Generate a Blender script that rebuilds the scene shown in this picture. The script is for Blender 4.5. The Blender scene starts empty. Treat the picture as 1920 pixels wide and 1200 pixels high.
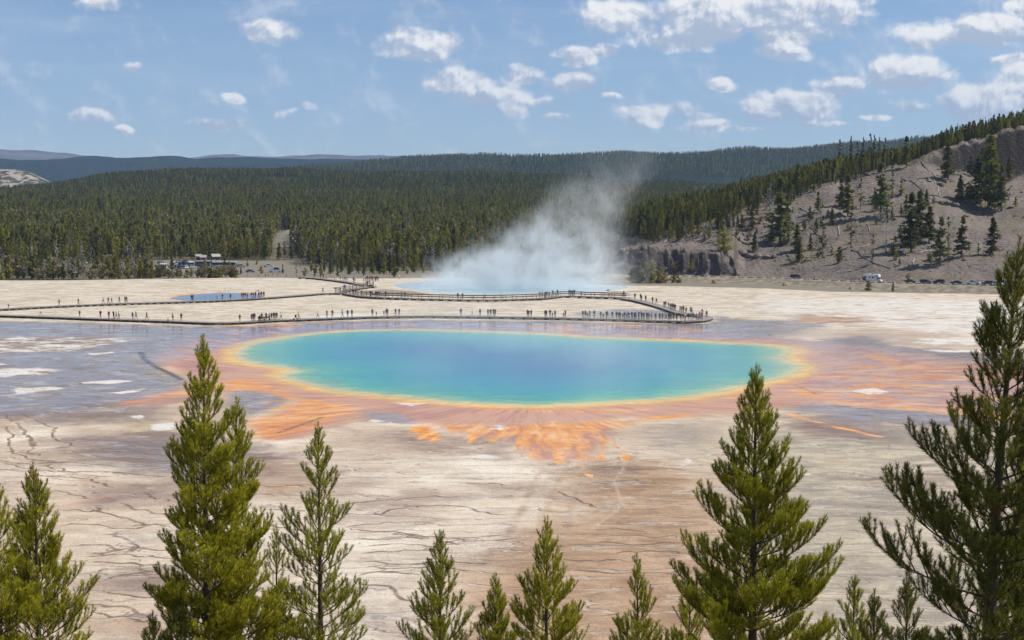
import bpy, math, random
import numpy as np
from mathutils import Vector, Matrix

random.seed(11)
rng = np.random.default_rng(11)
SC = bpy.context.scene
COL = SC.collection
R = math.radians

# ---------------------------------------------------------------- camera
F = 2750.0                      # focal length in pixels of the 1920 px wide photograph
CAM_H = 25.5
PITCH = math.atan(220.0 / F)    # horizon at row 380
cam_d = bpy.data.cameras.new("camera")
cam_d.sensor_width = 36.0
cam_d.lens = F / 1920.0 * 36.0
cam_d.clip_start = 0.5
cam_d.clip_end = 90000.0
cam = bpy.data.objects.new("camera", cam_d)
cam.location = (0, 0, CAM_H)
cam.rotation_euler = (R(90) - PITCH, 0, 0)
COL.objects.link(cam)
SC.camera = cam

# ---------------------------------------------------------------- light and exposure
SUN_ELEV, SUN_AZ = R(50), R(82)         # azimuth clockwise from the view direction (+Y)
SC.view_settings.view_transform = 'Standard'
SC.view_settings.look = 'None'
SC.view_settings.gamma = 1.0
SC.view_settings.exposure = 0.03
SC.view_settings.use_curve_mapping = False
SC.cycles.use_denoising = True
SC.cycles.max_bounces = 5
SC.cycles.diffuse_bounces = 2
SC.cycles.glossy_bounces = 2
SC.cycles.transmission_bounces = 2
SC.cycles.transparent_max_bounces = 8
SC.cycles.volume_bounces = 6
SC.cycles.volume_step_rate = 0.6
SC.cycles.volume_max_steps = 128
sl = bpy.data.lights.new("sun", 'SUN')
sl.energy = 4.7
sl.angle = R(0.5)
sl.color = (1.0, 0.955, 0.88)
so = bpy.data.objects.new("sun", sl)
sd_ = Vector((math.sin(SUN_AZ) * math.cos(SUN_ELEV), math.cos(SUN_AZ) * math.cos(SUN_ELEV), math.sin(SUN_ELEV)))
so.rotation_euler = sd_.to_track_quat('Z', 'Y').to_euler()
so.location = (60, 0, 120)
COL.objects.link(so)


# ---------------------------------------------------------------- shader node helper
class NT:
    def __init__(s, tree):
        s.t = tree; s.n = tree.nodes; s.l = tree.links
    def put(s, sock, v):
        if isinstance(v, bpy.types.NodeSocket):
            s.l.new(v, sock)
        elif v is not None:
            if sock.type == 'RGBA' and not hasattr(v, '__len__'): v = (v, v, v, 1)
            elif sock.type == 'RGBA' and len(v) == 3: v = (*v, 1)
            sock.default_value = v
    def m(s, op, a, b=None, c=None, clamp=False):
        n = s.n.new('ShaderNodeMath'); n.operation = op; n.use_clamp = clamp
        s.put(n.inputs[0], a); s.put(n.inputs[1], b); s.put(n.inputs[2], c)
        return n.outputs[0]
    def v(s, op, a, b=None, c=None):
        n = s.n.new('ShaderNodeVectorMath'); n.operation = op
        s.put(n.inputs[0], a)
        if b is not None: s.put(n.inputs[3 if op == 'SCALE' else 1], b)
        if c is not None: s.put(n.inputs[2], c)
        return n.outputs[1 if op in ('LENGTH', 'DOT_PRODUCT', 'DISTANCE') else 0]
    def sep(s, a):
        n = s.n.new('ShaderNodeSeparateXYZ'); s.put(n.inputs[0], a); return n.outputs
    def xyz(s, x, y, z):
        n = s.n.new('ShaderNodeCombineXYZ'); s.put(n.inputs[0], x); s.put(n.inputs[1], y); s.put(n.inputs[2], z); return n.outputs[0]
    def mix(s, f, a, b, mode='MIX'):
        n = s.n.new('ShaderNodeMix'); n.data_type = 'RGBA'; n.blend_type = mode; n.clamp_factor = True
        s.put(n.inputs[0], f); s.put(n.inputs[6], a); s.put(n.inputs[7], b)
        return n.outputs[2]
    def noise(s, vec, scale, detail=3, rough=0.55, dist=0.0, col=False):
        n = s.n.new('ShaderNodeTexNoise'); s.put(n.inputs['Vector'], vec)
        n.inputs['Scale'].default_value = scale; n.inputs['Detail'].default_value = detail
        n.inputs['Roughness'].default_value = rough; n.inputs['Distortion'].default_value = dist
        return n.outputs[1 if col else 0]
    def vor(s, vec, scale, feat='F1', out=0):
        n = s.n.new('ShaderNodeTexVoronoi'); n.feature = feat; s.put(n.inputs['Vector'], vec)
        n.inputs['Scale'].default_value = scale
        return n.outputs[out]
    def step(s, x, a, b, o0=0.0, o1=1.0):
        n = s.n.new('ShaderNodeMapRange'); n.interpolation_type = 'SMOOTHSTEP'
        s.put(n.inputs[0], x); n.inputs[1].default_value = a; n.inputs[2].default_value = b
        n.inputs[3].default_value = o0; n.inputs[4].default_value = o1
        return n.outputs[0]
    def lin(s, x, a, b, o0=0.0, o1=1.0):
        n = s.n.new('ShaderNodeMapRange'); s.put(n.inputs[0], x); n.inputs[1].default_value = a; n.inputs[2].default_value = b
        n.inputs[3].default_value = o0; n.inputs[4].default_value = o1
        return n.outputs[0]
    def ramp(s, f, stops, mode='LINEAR'):
        n = s.n.new('ShaderNodeValToRGB'); s.put(n.inputs[0], f); e = n.color_ramp.elements
        n.color_ramp.interpolation = mode
        while len(e) < len(stops): e.new(0.5)
        for k, (p, c) in enumerate(stops):
            e[k].position = p; e[k].color = (*c, 1)
        return n.outputs[0]
    def attr(s, name):
        n = s.n.new('ShaderNodeAttribute'); n.attribute_name = name; return n.outputs
    def pos(s):
        return s.n.new('ShaderNodeNewGeometry').outputs['Position']
    def rnd(s):
        return s.n.new('ShaderNodeObjectInfo').outputs['Random']
    def bump(s, h, strength, dist):
        n = s.n.new('ShaderNodeBump'); s.put(n.inputs['Height'], h)
        n.inputs['Strength'].default_value = strength; n.inputs['Distance'].default_value = dist
        return n.outputs[0]


def mat(name):
    m = bpy.data.materials.new(name); m.use_nodes = True
    nt = NT(m.node_tree)
    b = m.node_tree.nodes['Principled BSDF']
    return m, nt, b


_simple = {}
def simple(name, col, rough=0.7, metal=0.0, var=0.12, scale=3.0, spec=0.5):
    if name in _simple: return _simple[name]
    m, nt, b = mat(name)
    tc = m.node_tree.nodes.new('ShaderNodeTexCoord').outputs['Object']
    n = nt.noise(tc, scale, 4, 0.6)
    c = nt.mix(nt.step(n, 0.3, 0.7), tuple(x * (1 - var) for x in col), tuple(min(1, x * (1 + var)) for x in col))
    nt.put(b.inputs['Base Color'], c)
    b.inputs['Roughness'].default_value = rough
    b.inputs['Metallic'].default_value = metal
    b.inputs['Specular IOR Level'].default_value = spec
    _simple[name] = m
    return m


# ---------------------------------------------------------------- sky
w = bpy.data.worlds.new("World"); SC.world = w; w.use_nodes = True
wt = NT(w.node_tree)
bg = w.node_tree.nodes['Background']
sky = w.node_tree.nodes.new('ShaderNodeTexSky')
sky.sky_type = 'NISHITA'; sky.sun_disc = False
sky.sun_elevation = SUN_ELEV; sky.sun_rotation = SUN_AZ
sky.altitude = 2200; sky.air_density = 1.0; sky.dust_density = 0.6; sky.ozone_density = 1.2
SKY_STR = 0.094
dirn = w.node_tree.nodes.new('ShaderNodeTexCoord').outputs['Generated']
sx, sy, sz = wt.sep(dirn)
ay = wt.m('MAXIMUM', wt.m('ABSOLUTE', sy), 0.08)
U = wt.m('DIVIDE', sx, ay)
V = wt.m('DIVIDE', sz, ay)
UV = wt.xyz(U, V, wt.m('LESS_THAN', sy, 0))
# cumulus clouds: centre, half width, half height in units of the photo, then density
clouds = [(775, 86, 88, 30, 1.0), (860, 165, 85, 36, .85), (930, 185, 130, 26, .8), (980, 145, 42, 20, .95),
          (1062, 156, 50, 18, .95), (960, 212, 48, 18, .8), (1075, 108, 55, 20, .85), (1135, 93, 32, 14, .7),
          (1180, 24, 85, 30, 1.1), (1330, 25, 175, 48, 1.3), (1520, 12, 125, 34, 1.2), (1300, 72, 120, 26, 1.1), (1480, 60, 100, 26, 1.1), (1460, 104, 72, 16, .9),
          (1350, 162, 34, 13, .95), (1260, 205, 62, 20, .75), (1210, 215, 75, 18, .6), (1330, 240, 100, 14, .6), (1050, 222, 42, 12, .7),
          (1470, 205, 105, 32, .9), (1560, 160, 55, 20, .95), (1450, 225, 70, 14, .7), (1700, 140, 88, 34, 1.1), (1700, 205, 55, 18, .9),
          (1810, 190, 70, 34, 1.05), (1905, 180, 60, 40, 1.1), (1900, 135, 40, 22, .9), (1805, 60, 125, 28, 1.15), (1880, 110, 70, 12, .5), (1910, 15, 40, 18, .8),
          (515, 60, 68, 24, .8), (190, 8, 62, 20, .75), (265, 124, 30, 13, .75), (440, 184, 34, 10, .75), (170, 216, 42, 18, .9), (235, 243, 26, 9, .75),
          (408, 232, 58, 12, .85), (540, 212, 38, 13, .8), (582, 203, 20, 10, .7), (1140, 184, 40, 8, .6), (1205, 232, 60, 9, .45), (1290, 222, 70, 10, .5), (1400, 246, 70, 8, .45), (1520, 238, 90, 9, .5), (1640, 222, 60, 9, .5), (1500, 185, 60, 14, .8), (1010, 190, 60, 12, .7), ]
acc = None; hac = None
f1 = wt.noise(UV, 26.0, 6, 0.54, 0.2)
bill = wt.m('ABSOLUTE', wt.m('SUBTRACT', wt.noise(wt.v('ADD', UV, (3, 5, 0)), 75.0, 3, 0.55), 0.5))
warp = wt.v('SCALE', wt.v('SUBTRACT', wt.noise(UV, 20.0, 3, 0.5, col=True), (0.5, 0.5, 0.5)), 0.018)
UW = wt.v('ADD', UV, warp)
for (cx, cy, hw, hh, den) in clouds:
    c = ((cx - 960) / F, (380 - cy) / F, 0)
    q = wt.v('MULTIPLY', wt.v('SUBTRACT', UW, c), (F / (hw * 1.25), F / (hh * 1.4), 1))
    d = wt.m('MULTIPLY_ADD', wt.v('LENGTH', q), -1.05 , 0.55 + den * 0.5)
    dp = wt.m('MAXIMUM', d, 0.0)
    acc = dp if acc is None else wt.m('SMOOTH_MAX', acc, dp, 0.15)
    qy = wt.m('MULTIPLY', wt.sep(q)[1], dp)
    hac = qy if hac is None else wt.m('ADD', hac, qy)
den = wt.m('ADD', acc, wt.m('MULTIPLY', wt.m('SUBTRACT', f1, 0.525), 2.4))
den = wt.m('SUBTRACT', den, wt.m('MULTIPLY', bill, 0.9))
cm = wt.m('MULTIPLY', wt.step(den, -0.06, 0.48), wt.step(acc, 0.02, 0.28))
# high thin cirrus streaks
cir = wt.step(wt.noise(wt.v('MULTIPLY', UV, (1.0, 6.0, 1.0)), 5.0, 5, 0.6, 0.3), 0.46, 0.85, 0, 0.38)
mound = wt.noise(wt.v('ADD', UV, (0.0022, 0.0036, 0)), 26.0, 6, 0.54, 0.2)
lit = wt.m('ADD', wt.m('MULTIPLY', hac, 1.2), wt.m('MULTIPLY', wt.m('SUBTRACT', f1, mound), 6.0))
lit = wt.step(lit, -0.40, 0.46)
ccol = wt.mix(lit, (0.46, 0.53, 0.65), (1.04, 1.02, 0.99))
skyc = wt.v('MULTIPLY', sky.outputs[0], (SKY_STR * .93, SKY_STR * .985, SKY_STR * 1.09))
skyc = wt.mix(wt.step(sz, 0.0, 0.16, 0.30, 0.0), skyc, (0.36, 0.52, 0.72))
skyc = wt.mix(cir, skyc, (0.62, 0.72, 0.84))
final = wt.mix(wt.m('MULTIPLY', cm, 0.96), skyc, ccol)
wt.put(bg.inputs[0], final)
bg.inputs[1].default_value = 1.0
w.cycles.sampling_method = 'MANUAL'
w.cycles.sample_map_resolution = 512


# ---------------------------------------------------------------- geometry helpers
TP = math.tan(PITCH); CP = math.cos(PITCH)
def at(px, py, d):
    """the point seen at photo pixel (px, py) at forward distance d"""
    v = (py - 600.0) / F; u = (px - 960.0) / F
    k = CP * (1 - v * TP)
    return Vector((u / k * d, d, CAM_H - (TP + v) / (1 - v * TP) * d))
def gnd(px, py, z=0.0):
    v = (py - 600.0) / F
    d = (CAM_H - z) / ((TP + v) / (1 - v * TP))
    return at(px, py, d)

def vnoise(x, y, seed=0):
    xi = np.floor(x).astype(np.int64); yi = np.floor(y).astype(np.int64)
    xf = x - xi; yf = y - yi
    xf = xf * xf * (3 - 2 * xf); yf = yf * yf * (3 - 2 * yf)
    def h(a, b):
        n = (a * 374761393 + b * 668265263 + seed * 1442695041) & 0xFFFFFFFF
        n = ((n ^ (n >> 13)) * 1274126177) & 0xFFFFFFFF
        return ((n ^ (n >> 16)) & 0xFFFF) / 65535.0
    return (h(xi, yi) * (1 - xf) + h(xi + 1, yi) * xf) * (1 - yf) + (h(xi, yi + 1) * (1 - xf) + h(xi + 1, yi + 1) * xf) * yf
def fbm(x, y, oct=4, seed=0, gain=0.5):
    s = 0; a = 1; t = 0
    for o in range(oct):
        s = s + a * vnoise(x * 2 ** o, y * 2 ** o, seed + o * 7); t += a; a *= gain
    return s / t

def mesh_np(name, verts, faces, mats=(), attrs=None, smooth=True, mat_idx=None, size=4):
    """faces: (n, size) array"""
    me = bpy.data.meshes.new(name)
    verts = np.asarray(verts, dtype=np.float32); faces = np.asarray(faces, dtype=np.int32)
    me.vertices.add(len(verts)); me.vertices.foreach_set('co', verts.ravel())
    nf = len(faces)
    me.loops.add(nf * size); me.loops.foreach_set('vertex_index', faces.ravel())
    me.polygons.add(nf)
    me.polygons.foreach_set('loop_start', np.arange(nf, dtype=np.int32) * size)
    me.polygons.foreach_set('loop_total', np.full(nf, size, dtype=np.int32))
    if mat_idx is not None: me.polygons.foreach_set('material_index', np.asarray(mat_idx, dtype=np.int32))
    me.polygons.foreach_set('use_smooth', np.full(nf, smooth))
    me.update(calc_edges=True)
    if attrs:
        for k, v in attrs.items():
            a = me.attributes.new(k, 'FLOAT', 'POINT'); a.data.foreach_set('value', np.asarray(v, dtype=np.float32))
    for m in mats: me.materials.append(m)
    return me

def link(name, me, parent=None, loc=None):
    o = bpy.data.objects.new(name, me)
    COL.objects.link(o)
    if parent is not None: o.parent = parent
    if loc is not None: o.location = loc
    return o
def tag(o, label=None, cat=None, group=None, kind=None):
    if label: o['label'] = label
    if cat: o['category'] = cat
    if group: o['group'] = group
    if kind: o['kind'] = kind
    return o
def empty(name, loc, rz=0.0, label=None, cat=None, group=None, scale=1.0):
    o = bpy.data.objects.new(name, None); o.empty_display_size = 0.3
    o.location = loc; o.rotation_euler = (0, 0, rz); o.scale = (scale,) * 3
    COL.objects.link(o)
    return tag(o, label, cat, group)
def copy_tree(o, parent=None):
    c = o.copy(); COL.objects.link(c); c.parent = parent
    for ch in o.children: copy_tree(ch, c)
    return c

class MB:
    """collects boxes, tubes and polygons into one mesh"""
    def __init__(s): s.v = []; s.f = []
    def poly(s, pts, faces):
        b = len(s.v); s.v += [tuple(p) for p in pts]; s.f += [tuple(b + i for i in f) for f in faces]
    def box(s, x0, x1, y0, y1, z0, z1):
        s.poly([(x0, y0, z0), (x1, y0, z0), (x1, y1, z0), (x0, y1, z0), (x0, y0, z1), (x1, y0, z1), (x1, y1, z1), (x0, y1, z1)],
               [(0, 3, 2, 1), (4, 5, 6, 7), (0, 1, 5, 4), (1, 2, 6, 5), (2, 3, 7, 6), (3, 0, 4, 7)])
    def bar(s, a, b, wd, ht=None):
        a = Vector(a); b = Vector(b); ht = ht or wd
        d = (b - a).normalized()
        side = d.cross(Vector((0, 0, 1)))
        if side.length < 1e-4: side = Vector((1, 0, 0))
        side.normalize(); up = side.cross(d).normalized()
        P = []
        for p in (a, b):
            for (i, j) in ((-1, -1), (1, -1), (1, 1), (-1, 1)):
                P.append(p + side * (wd / 2 * i) + up * (ht / 2 * j))
        s.poly(P, [(3, 2, 1, 0), (4, 5, 6, 7), (0, 1, 5, 4), (1, 2, 6, 5), (2, 3, 7, 6), (3, 0, 4, 7)])
    def tube(s, pts, rad, n=6):
        pts = [Vector(p) for p in pts]
        b = len(s.v)
        for i, p in enumerate(pts):
            d = (pts[min(i + 1, len(pts) - 1)] - pts[max(i - 1, 0)]).normalized()
            a = d.orthogonal().normalized(); c = d.cross(a)
            for k in range(n):
                t = 2 * math.pi * k / n
                s.v.append(tuple(p + (a * math.cos(t) + c * math.sin(t)) * rad[i]))
        for i in range(len(pts) - 1):
            for k in range(n):
                s.f.append((b + i * n + k, b + i * n + (k + 1) % n, b + (i + 1) * n + (k + 1) % n, b + (i + 1) * n + k))
        s.f.append(tuple(b + k for k in range(n))[::-1]); s.f.append(tuple(b + (len(pts) - 1) * n + k for k in range(n)))
    def mesh(s, name, m, smooth=False):
        me = bpy.data.meshes.new(name); me.from_pydata(s.v, [], s.f); me.update()
        if m is not None:
            for q in (m if isinstance(m, (list, tuple)) else [m]): me.materials.append(q)
        if smooth: me.polygons.foreach_set('use_smooth', [True] * len(me.polygons))
        return me
    def build(s, name, m, parent=None, smooth=False, loc=None):
        return link(name, s.mesh(name, m, smooth), parent, loc)
# ---------------------------------------------------------------- the sinter flat with the coloured mats
def P2(pts):
    return np.array([gnd(a, b)[:2] for a, b in pts], dtype=np.float64)
def sd_seg(X, Y, pts, closed):
    d2 = np.full(X.shape, 1e12); inside = np.zeros(X.shape, bool)
    n = len(pts)
    for i in range(n if closed else n - 1):
        a = pts[i]; b = pts[(i + 1) % n]; e = b - a
        wx = X - a[0]; wy = Y - a[1]
        t = np.clip((wx * e[0] + wy * e[1]) / max(e @ e, 1e-9), 0, 1)
        d2 = np.minimum(d2, (wx - e[0] * t) ** 2 + (wy - e[1] * t) ** 2)
        if closed:
            c = ((a[1] <= Y) != (b[1] <= Y))
            if abs(e[1]) > 1e-12:
                xi = a[0] + (Y - a[1]) / e[1] * e[0]
                inside ^= (c & (X < xi))
    d = np.sqrt(d2)
    return np.where(inside, -d, d) if closed else d

gx = np.concatenate([-np.geomspace(1500, 246, 10), np.arange(-240, -70, 0.85), np.arange(-70, 70, .42), np.arange(70, 240.1, .85), np.geomspace(246, 1500, 10)])
gy = np.concatenate([np.arange(62, 82, 1.0), np.arange(82, 165, 0.4), np.arange(165, 300, 0.75), np.arange(300, 560.1, 1.1)])
GX, GY = np.meshgrid(gx, gy)
XX = GX.ravel(); YY = GY.ravel()

srng = random.Random(7)
def streams(p0, p1, q0, q1, n, w0, w1, s0, s1, bow=0.0, wig=3.0, parts=7):
    """thin runoff streams fanning from the line p0-p1 to the line q0-q1"""
    out = []
    for i in range(n):
        t = srng.random(); u = min(1, max(0, t + srng.uniform(-.18, .18)))
        a = (p0[0] + (p1[0] - p0[0]) * t, p0[1] + (p1[1] - p0[1]) * t); b = (q0[0] + (q1[0] - q0[0]) * u, q0[1] + (q1[1] - q0[1]) * u)
        f = srng.uniform(0, .35); e = srng.uniform(.55, 1.0); pts = []; ph = srng.uniform(0, 6.28)
        for k in range(parts + 1):
            v = f + (e - f) * k / parts
            pts.append((a[0] + (b[0] - a[0]) * v, a[1] + (b[1] - a[1]) * v + bow * math.sin(v * math.pi) + wig * math.sin(ph + v * 7)))
        out.append(('L', pts, srng.uniform(w0, w1), srng.uniform(s0, s1)))
    return out
def layer(shapes):
    out = np.zeros(XX.shape)
    for s in shapes:
        kind, pts, wd, st = s[:4]
        p = P2(pts)
        pad = 30 if kind == 'P' else 12 + wd
        lo = p.min(0) - pad; hi = p.max(0) + pad
        k = np.where((XX > lo[0]) & (XX < hi[0]) & (YY > lo[1]) & (YY < hi[1]))[0]
        if kind == 'P':
            val = np.clip(0.5 - sd_seg(XX[k], YY[k], p, True) / (4.5 * wd), 0, 1)
        else:                                   # a stroke: wd = half width in metres
            val = np.clip(0.5 - (sd_seg(XX[k], YY[k], p, False) - wd) / (1.6 * wd + 0.8), 0, 1)
        out[k] = np.maximum(out[k], val * st)
    return out

pool_px = [(437, 667), (443, 656), (457, 647), (490, 639), (533, 632), (585, 626), (640, 621), (720, 618.5), (807, 619), (880, 621), (940, 623), (1040, 627), (1100, 632),
           (1180, 635), (1280, 639), (1340, 641.5), (1410, 645), (1463, 650), (1492, 658), (1480, 665), (1472, 671), (1488, 678), (1508, 687), (1502, 697), (1480, 707), (1447, 715),
           (1400, 725), (1350, 736), (1290, 746), (1230, 751), (1173, 754), (1110, 758), (1040, 761), (990, 761), (940, 760), (890, 758), (840, 755), (773, 748), (705, 742), (640, 735), (600, 728),
           (567, 719), (540, 712), (522, 706), (530, 700), (545, 696), (535, 691), (505, 687), (470, 683), (448, 676)]
exc_px = [(735, 534), (762, 529.5), (800, 527), (880, 524), (1000, 523), (1120, 524), (1176, 530), (1180, 540), (1120, 549), (1040, 552), (960, 553.5), (880, 553.5), (820, 550), (775, 544), (745, 539)]
small_px = [(316, 560), (335, 554.5), (370, 551), (420, 549), (470, 549.5), (492, 553), (488, 558), (460, 562), (400, 565), (350, 565)]
sd_pool = np.full(XX.shape, 300.0)
k = np.where((abs(XX) < 200) & (YY < 420))[0]
sd_pool[k] = sd_seg(XX[k], YY[k], P2(pool_px), True)
sd_exc = np.full(XX.shape, 300.0); k = np.where((abs(XX) < 120) & (YY > 330))[0]; sd_exc[k] = sd_seg(XX[k], YY[k], P2(exc_px), True)
sd_sm = np.full(XX.shape, 300.0); k = np.where((XX < 20) & (XX > -160) & (YY > 330))[0]; sd_sm[k] = sd_seg(XX[k], YY[k], P2(small_px), True)

pink = layer([
    ('P', [(290, 672), (310, 652), (352, 632), (440, 618), (560, 610), (690, 604), (850, 606), (1000, 606), (1150, 606), (1290, 614), (1400, 628), (1500, 636), (1600, 648), (1700, 660), (1800, 674), (1940, 686),
           (1960, 800), (1850, 782), (1760, 772), (1640, 764), (1560, 758), (1480, 762), (1400, 772), (1280, 779), (1173, 783), (1067, 792), (940, 797), (830, 799), (775, 790), (740, 776), (700, 772), (672, 786), (617, 799), (560, 822),
           (533, 829), (483, 824), (462, 806), (465, 796), (530, 772), (548, 752), (520, 741), (460, 734), (430, 736), (350, 750), (300, 760), (225, 760), (235, 751), (300, 738), (350, 727), (356, 712), (325, 692), (296, 682)], 3.0, 1.0),
    ('P', [(800, 796), (1190, 788), (1140, 830), (1112, 864), (990, 866), (960, 830), (860, 814)], 1.6, .85), ('L', [(1240, 620), (1380, 619), (1460, 612), (1560, 604), (1640, 603), (1740, 596)], 1.6, 0.9),
    ('L', [(380, 611), (470, 612), (560, 605), (640, 602)], 1.6, 0.8),
    ('P', [(880, 614), (960, 609), (1080, 605), (1180, 608), (1230, 613), (1150, 624), (1000, 620)], 2.0, 1.0),
    ('L', [(0, 795), (60, 785), (120, 775), (200, 765)], 0.8, 0.62), ('L', [(130, 945), (230, 925), (330, 912)], 1.2, 0.5)])
STR_R = streams((1505, 680), (1510, 742), (1935, 684), (1935, 800), 34, .3, 1.15, .75, 1.0, 0, 2.0)
STR_L = streams((640, 742), (690, 770), (455, 760), (490, 824), 16, .15, .55, .6, 1.0, 0, 3.0)
STR_C = streams((800, 790), (1180, 786), (850, 830), (1180, 866), 22, .12, .4, .55, 1.0, 0, 1.0) + streams((960, 800), (1120, 800), (1000, 866), (1110, 870), 10, .12, .4, .6, 1.0, 0, 1.5)
STR_D = streams((1030, 864), (1210, 862), (900, 1075), (1330, 1190), 26, .18, .6, .4, .9, 0, 12.0) + streams((640, 900), (740, 870), (430, 935), (560, 900), 5, .3, .8, .4, .8, 0, 3.0)
STR_W = streams((420, 722), (540, 745), (230, 752), (300, 775), 8, .15, .5, .4, .8, 0, 2.5)
orange = layer(STR_R + STR_L + STR_C + STR_W + [
    ('P', [(417, 716), (467, 709), (522, 727), (548, 747), (633, 756), (662, 770), (640, 783), (583, 799), (520, 829), (467, 820), (463, 803), (533, 775), (566, 755), (500, 733), (425, 731)], 1.4, 0.95),
    ('L', [(240, 756), (300, 744), (350, 735), (400, 724)], 1.6, 0.7),
    ('P', [(770, 800), (813, 797), (940, 796), (1073, 791), (1140, 790), (1190, 800), (1125, 812), (1102, 833), (1104, 862), (1070, 862), (1060, 845), (1010, 833), (1018, 863), (995, 863), (985, 847), (958, 822), (873, 812), (827, 804)], 1.1, .72),
    ('P', [(770, 802), (808, 799), (826, 815), (842, 830), (807, 831), (783, 818)], .7, 0.85),
    ('L', [(1000, 860), (1030, 885), (1075, 905)], .3, .35), ('L', [(1085, 862), (1095, 880), (1115, 900)], .3, .5), ('L', [(1112, 812), (1130, 824), (1163, 842), (1177, 853), (1174, 862)], .25, 1.0),
    ('L', [(985, 856), (1050, 857), (1110, 856), (1200, 855), (1290, 853)], .18, .62), ('L', [(700, 844), (760, 846), (800, 847)], .2, .55),
    ('L', [(1280, 779), (1180, 790), (1090, 795)], 1.0, .7), ('L', [(900, 765), (1000, 770), (1100, 772), (1200, 768)], 1.6, .6),
    ('L', [(1640, 667), (1700, 686), (1750, 700), (1800, 710)], 1.7, 1.0),
    ('P', [(1606, 720), (1646, 699), (1697, 708), (1716, 729), (1663, 728)], 1.5, .95),
    ('L', [(1713, 729), (1813, 734), (1930, 742)], .8, .95), ('L', [(1730, 690), (1830, 694), (1930, 698)], 1.1, .9),
    ('L', [(1507, 733), (1563, 750), (1613, 760), (1700, 764), (1780, 768), (1850, 781), (1940, 794)], 1.8, 1.0),
    ('L', [(1620, 738), (1540, 738), (1500, 728)], .6, .8), ('L', [(1540, 742), (1640, 751), (1740, 751), (1840, 757)], .5, .75), ('L', [(1700, 742), (1800, 741), (1900, 748)], .5, .7),
    ('L', [(1480, 776), (1513, 787), (1580, 803), (1650, 818)], .4, .85), ('L', [(400, 609), (470, 612), (540, 608)], .9, .9), ('L', [(1170, 611), (1240, 611)], 1.2, .75),
    ('L', [(1480, 606), (1560, 602), (1620, 600), (1700, 598)], .9, .7), ('L', [(1300, 756), (1400, 742), (1440, 734)], 1.2, .5),
    ('L', [(720, 530), (760, 527), (840, 524)], 2.0, .7), ('L', [(320, 555), (370, 549), (430, 546.5), (490, 548)], 1.2, .9)])
wet = layer([
    ('P', [(-300, 600), (60, 603), (250, 608), (400, 613), (560, 607), (700, 600), (1000, 602), (1180, 606), (1335, 606), (1345, 592), (1390, 600), (1500, 600), (1545, 612), (1480, 625), (1420, 640), (1300, 640), (1000, 628), (600, 628), (420, 660), (300, 690),
           (360, 715), (350, 750), (200, 760), (150, 775), (-300, 790)], 3.5, 1.0),
    ('P', [(1500, 640), (1620, 630), (1700, 650), (1760, 655), (1930, 668), (1960, 800), (1700, 800), (1560, 790), (1490, 770), (1500, 700)], 3.0, 1.0),
    ('P', [(425, 734), (465, 731), (530, 738), (545, 750), (500, 770), (460, 780), (430, 760)], 1.5, 1.0),
    ('P', [(-100, 770), (180, 745), (350, 752), (350, 800), (160, 800), (0, 810)], 2.0, .5),
    ('P', [(130, 818), (330, 808), (450, 826), (540, 840), (420, 905), (250, 890), (120, 860)], 2.5, .6),
    ('P', [(660, 772), (750, 766), (800, 788), (760, 797), (670, 790)], 1.2, .8), ('P', [(1060, 845), (1100, 870), (1110, 900), (1090, 930), (1060, 905), (1050, 870)], 1.4, .45),
    ('P', [(1480, 790), (1700, 785), (1900, 830), (1850, 870), (1600, 830), (1480, 810)], 2.0, .5),
    ('P', [(1130, 800), (1250, 780), (1370, 785), (1380, 830), (1260, 860), (1170, 850)], 2.0, .45),
    ('P', [(1050, 590), (1150, 578), (1260, 582), (1300, 598), (1180, 600)], 2.0, .75)])
white = layer([
    ('P', [(-60, 631), (200, 631), (262, 637), (213, 648), (150, 661), (-60, 664)], 1.2, .5), ('P', [(-60, 688), (100, 691), (119, 697), (67, 704), (-60, 709)], 1.6, .75), ('P', [(-60, 680), (0, 681), (24, 684), (-60, 687)], .5, .9),
    ('P', [(27, 727), (97, 724), (119, 728), (67, 736), (30, 738)], .5, 1.0), ('P', [(150, 717), (210, 712), (262, 714), (200, 720), (150, 721)], .4, .9), ('P', [(207, 736), (250, 730), (278, 727), (260, 734), (222, 739)], .4, .95),
    ('P', [(286, 795), (327, 792), (336, 797), (327, 804), (292, 809)], .5, 1.0), ('P', [(236, 782), (268, 777), (264, 786)], .4, .9), ('P', [(728, 754), (773, 749), (798, 756), (772, 761)], .6, 1.0),
    ('P', [(1592, 733), (1638, 727), (1664, 736), (1630, 741)], .7, 1.0), ('P', [(690, 785), (720, 788), (705, 793), (680, 791)], .5, .7), ('P', [(1500, 885), (1545, 888), (1520, 894), (1495, 892)], .5, .8),
    ('P', [(920, 798), (938, 797), (950, 812), (938, 816)], .5, .7), ('P', [(160, 663), (215, 659), (210, 663), (170, 667)], .4, .8), ('P', [(880, 848), (915, 845), (925, 858), (895, 860)], .6, .6),
    ('P', [(1240, 870), (1290, 862), (1330, 880), (1300, 900), (1262, 890)], 1.2, .5), ('P', [(570, 595), (660, 588), (760, 592), (700, 596), (620, 598)], 1.0, .9),
    ('P', [(1660, 640), (1790, 628), (1930, 640), (1930, 655), (1760, 650)], 2.6, .6), ('P', [(1720, 655), (1930, 658), (1930, 662), (1760, 660)], .6, .9),
    ('P', [(1400, 560), (1700, 556), (1930, 570), (1930, 630), (1700, 625), (1560, 595), (1400, 585)], 3.0, .55)])
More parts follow.
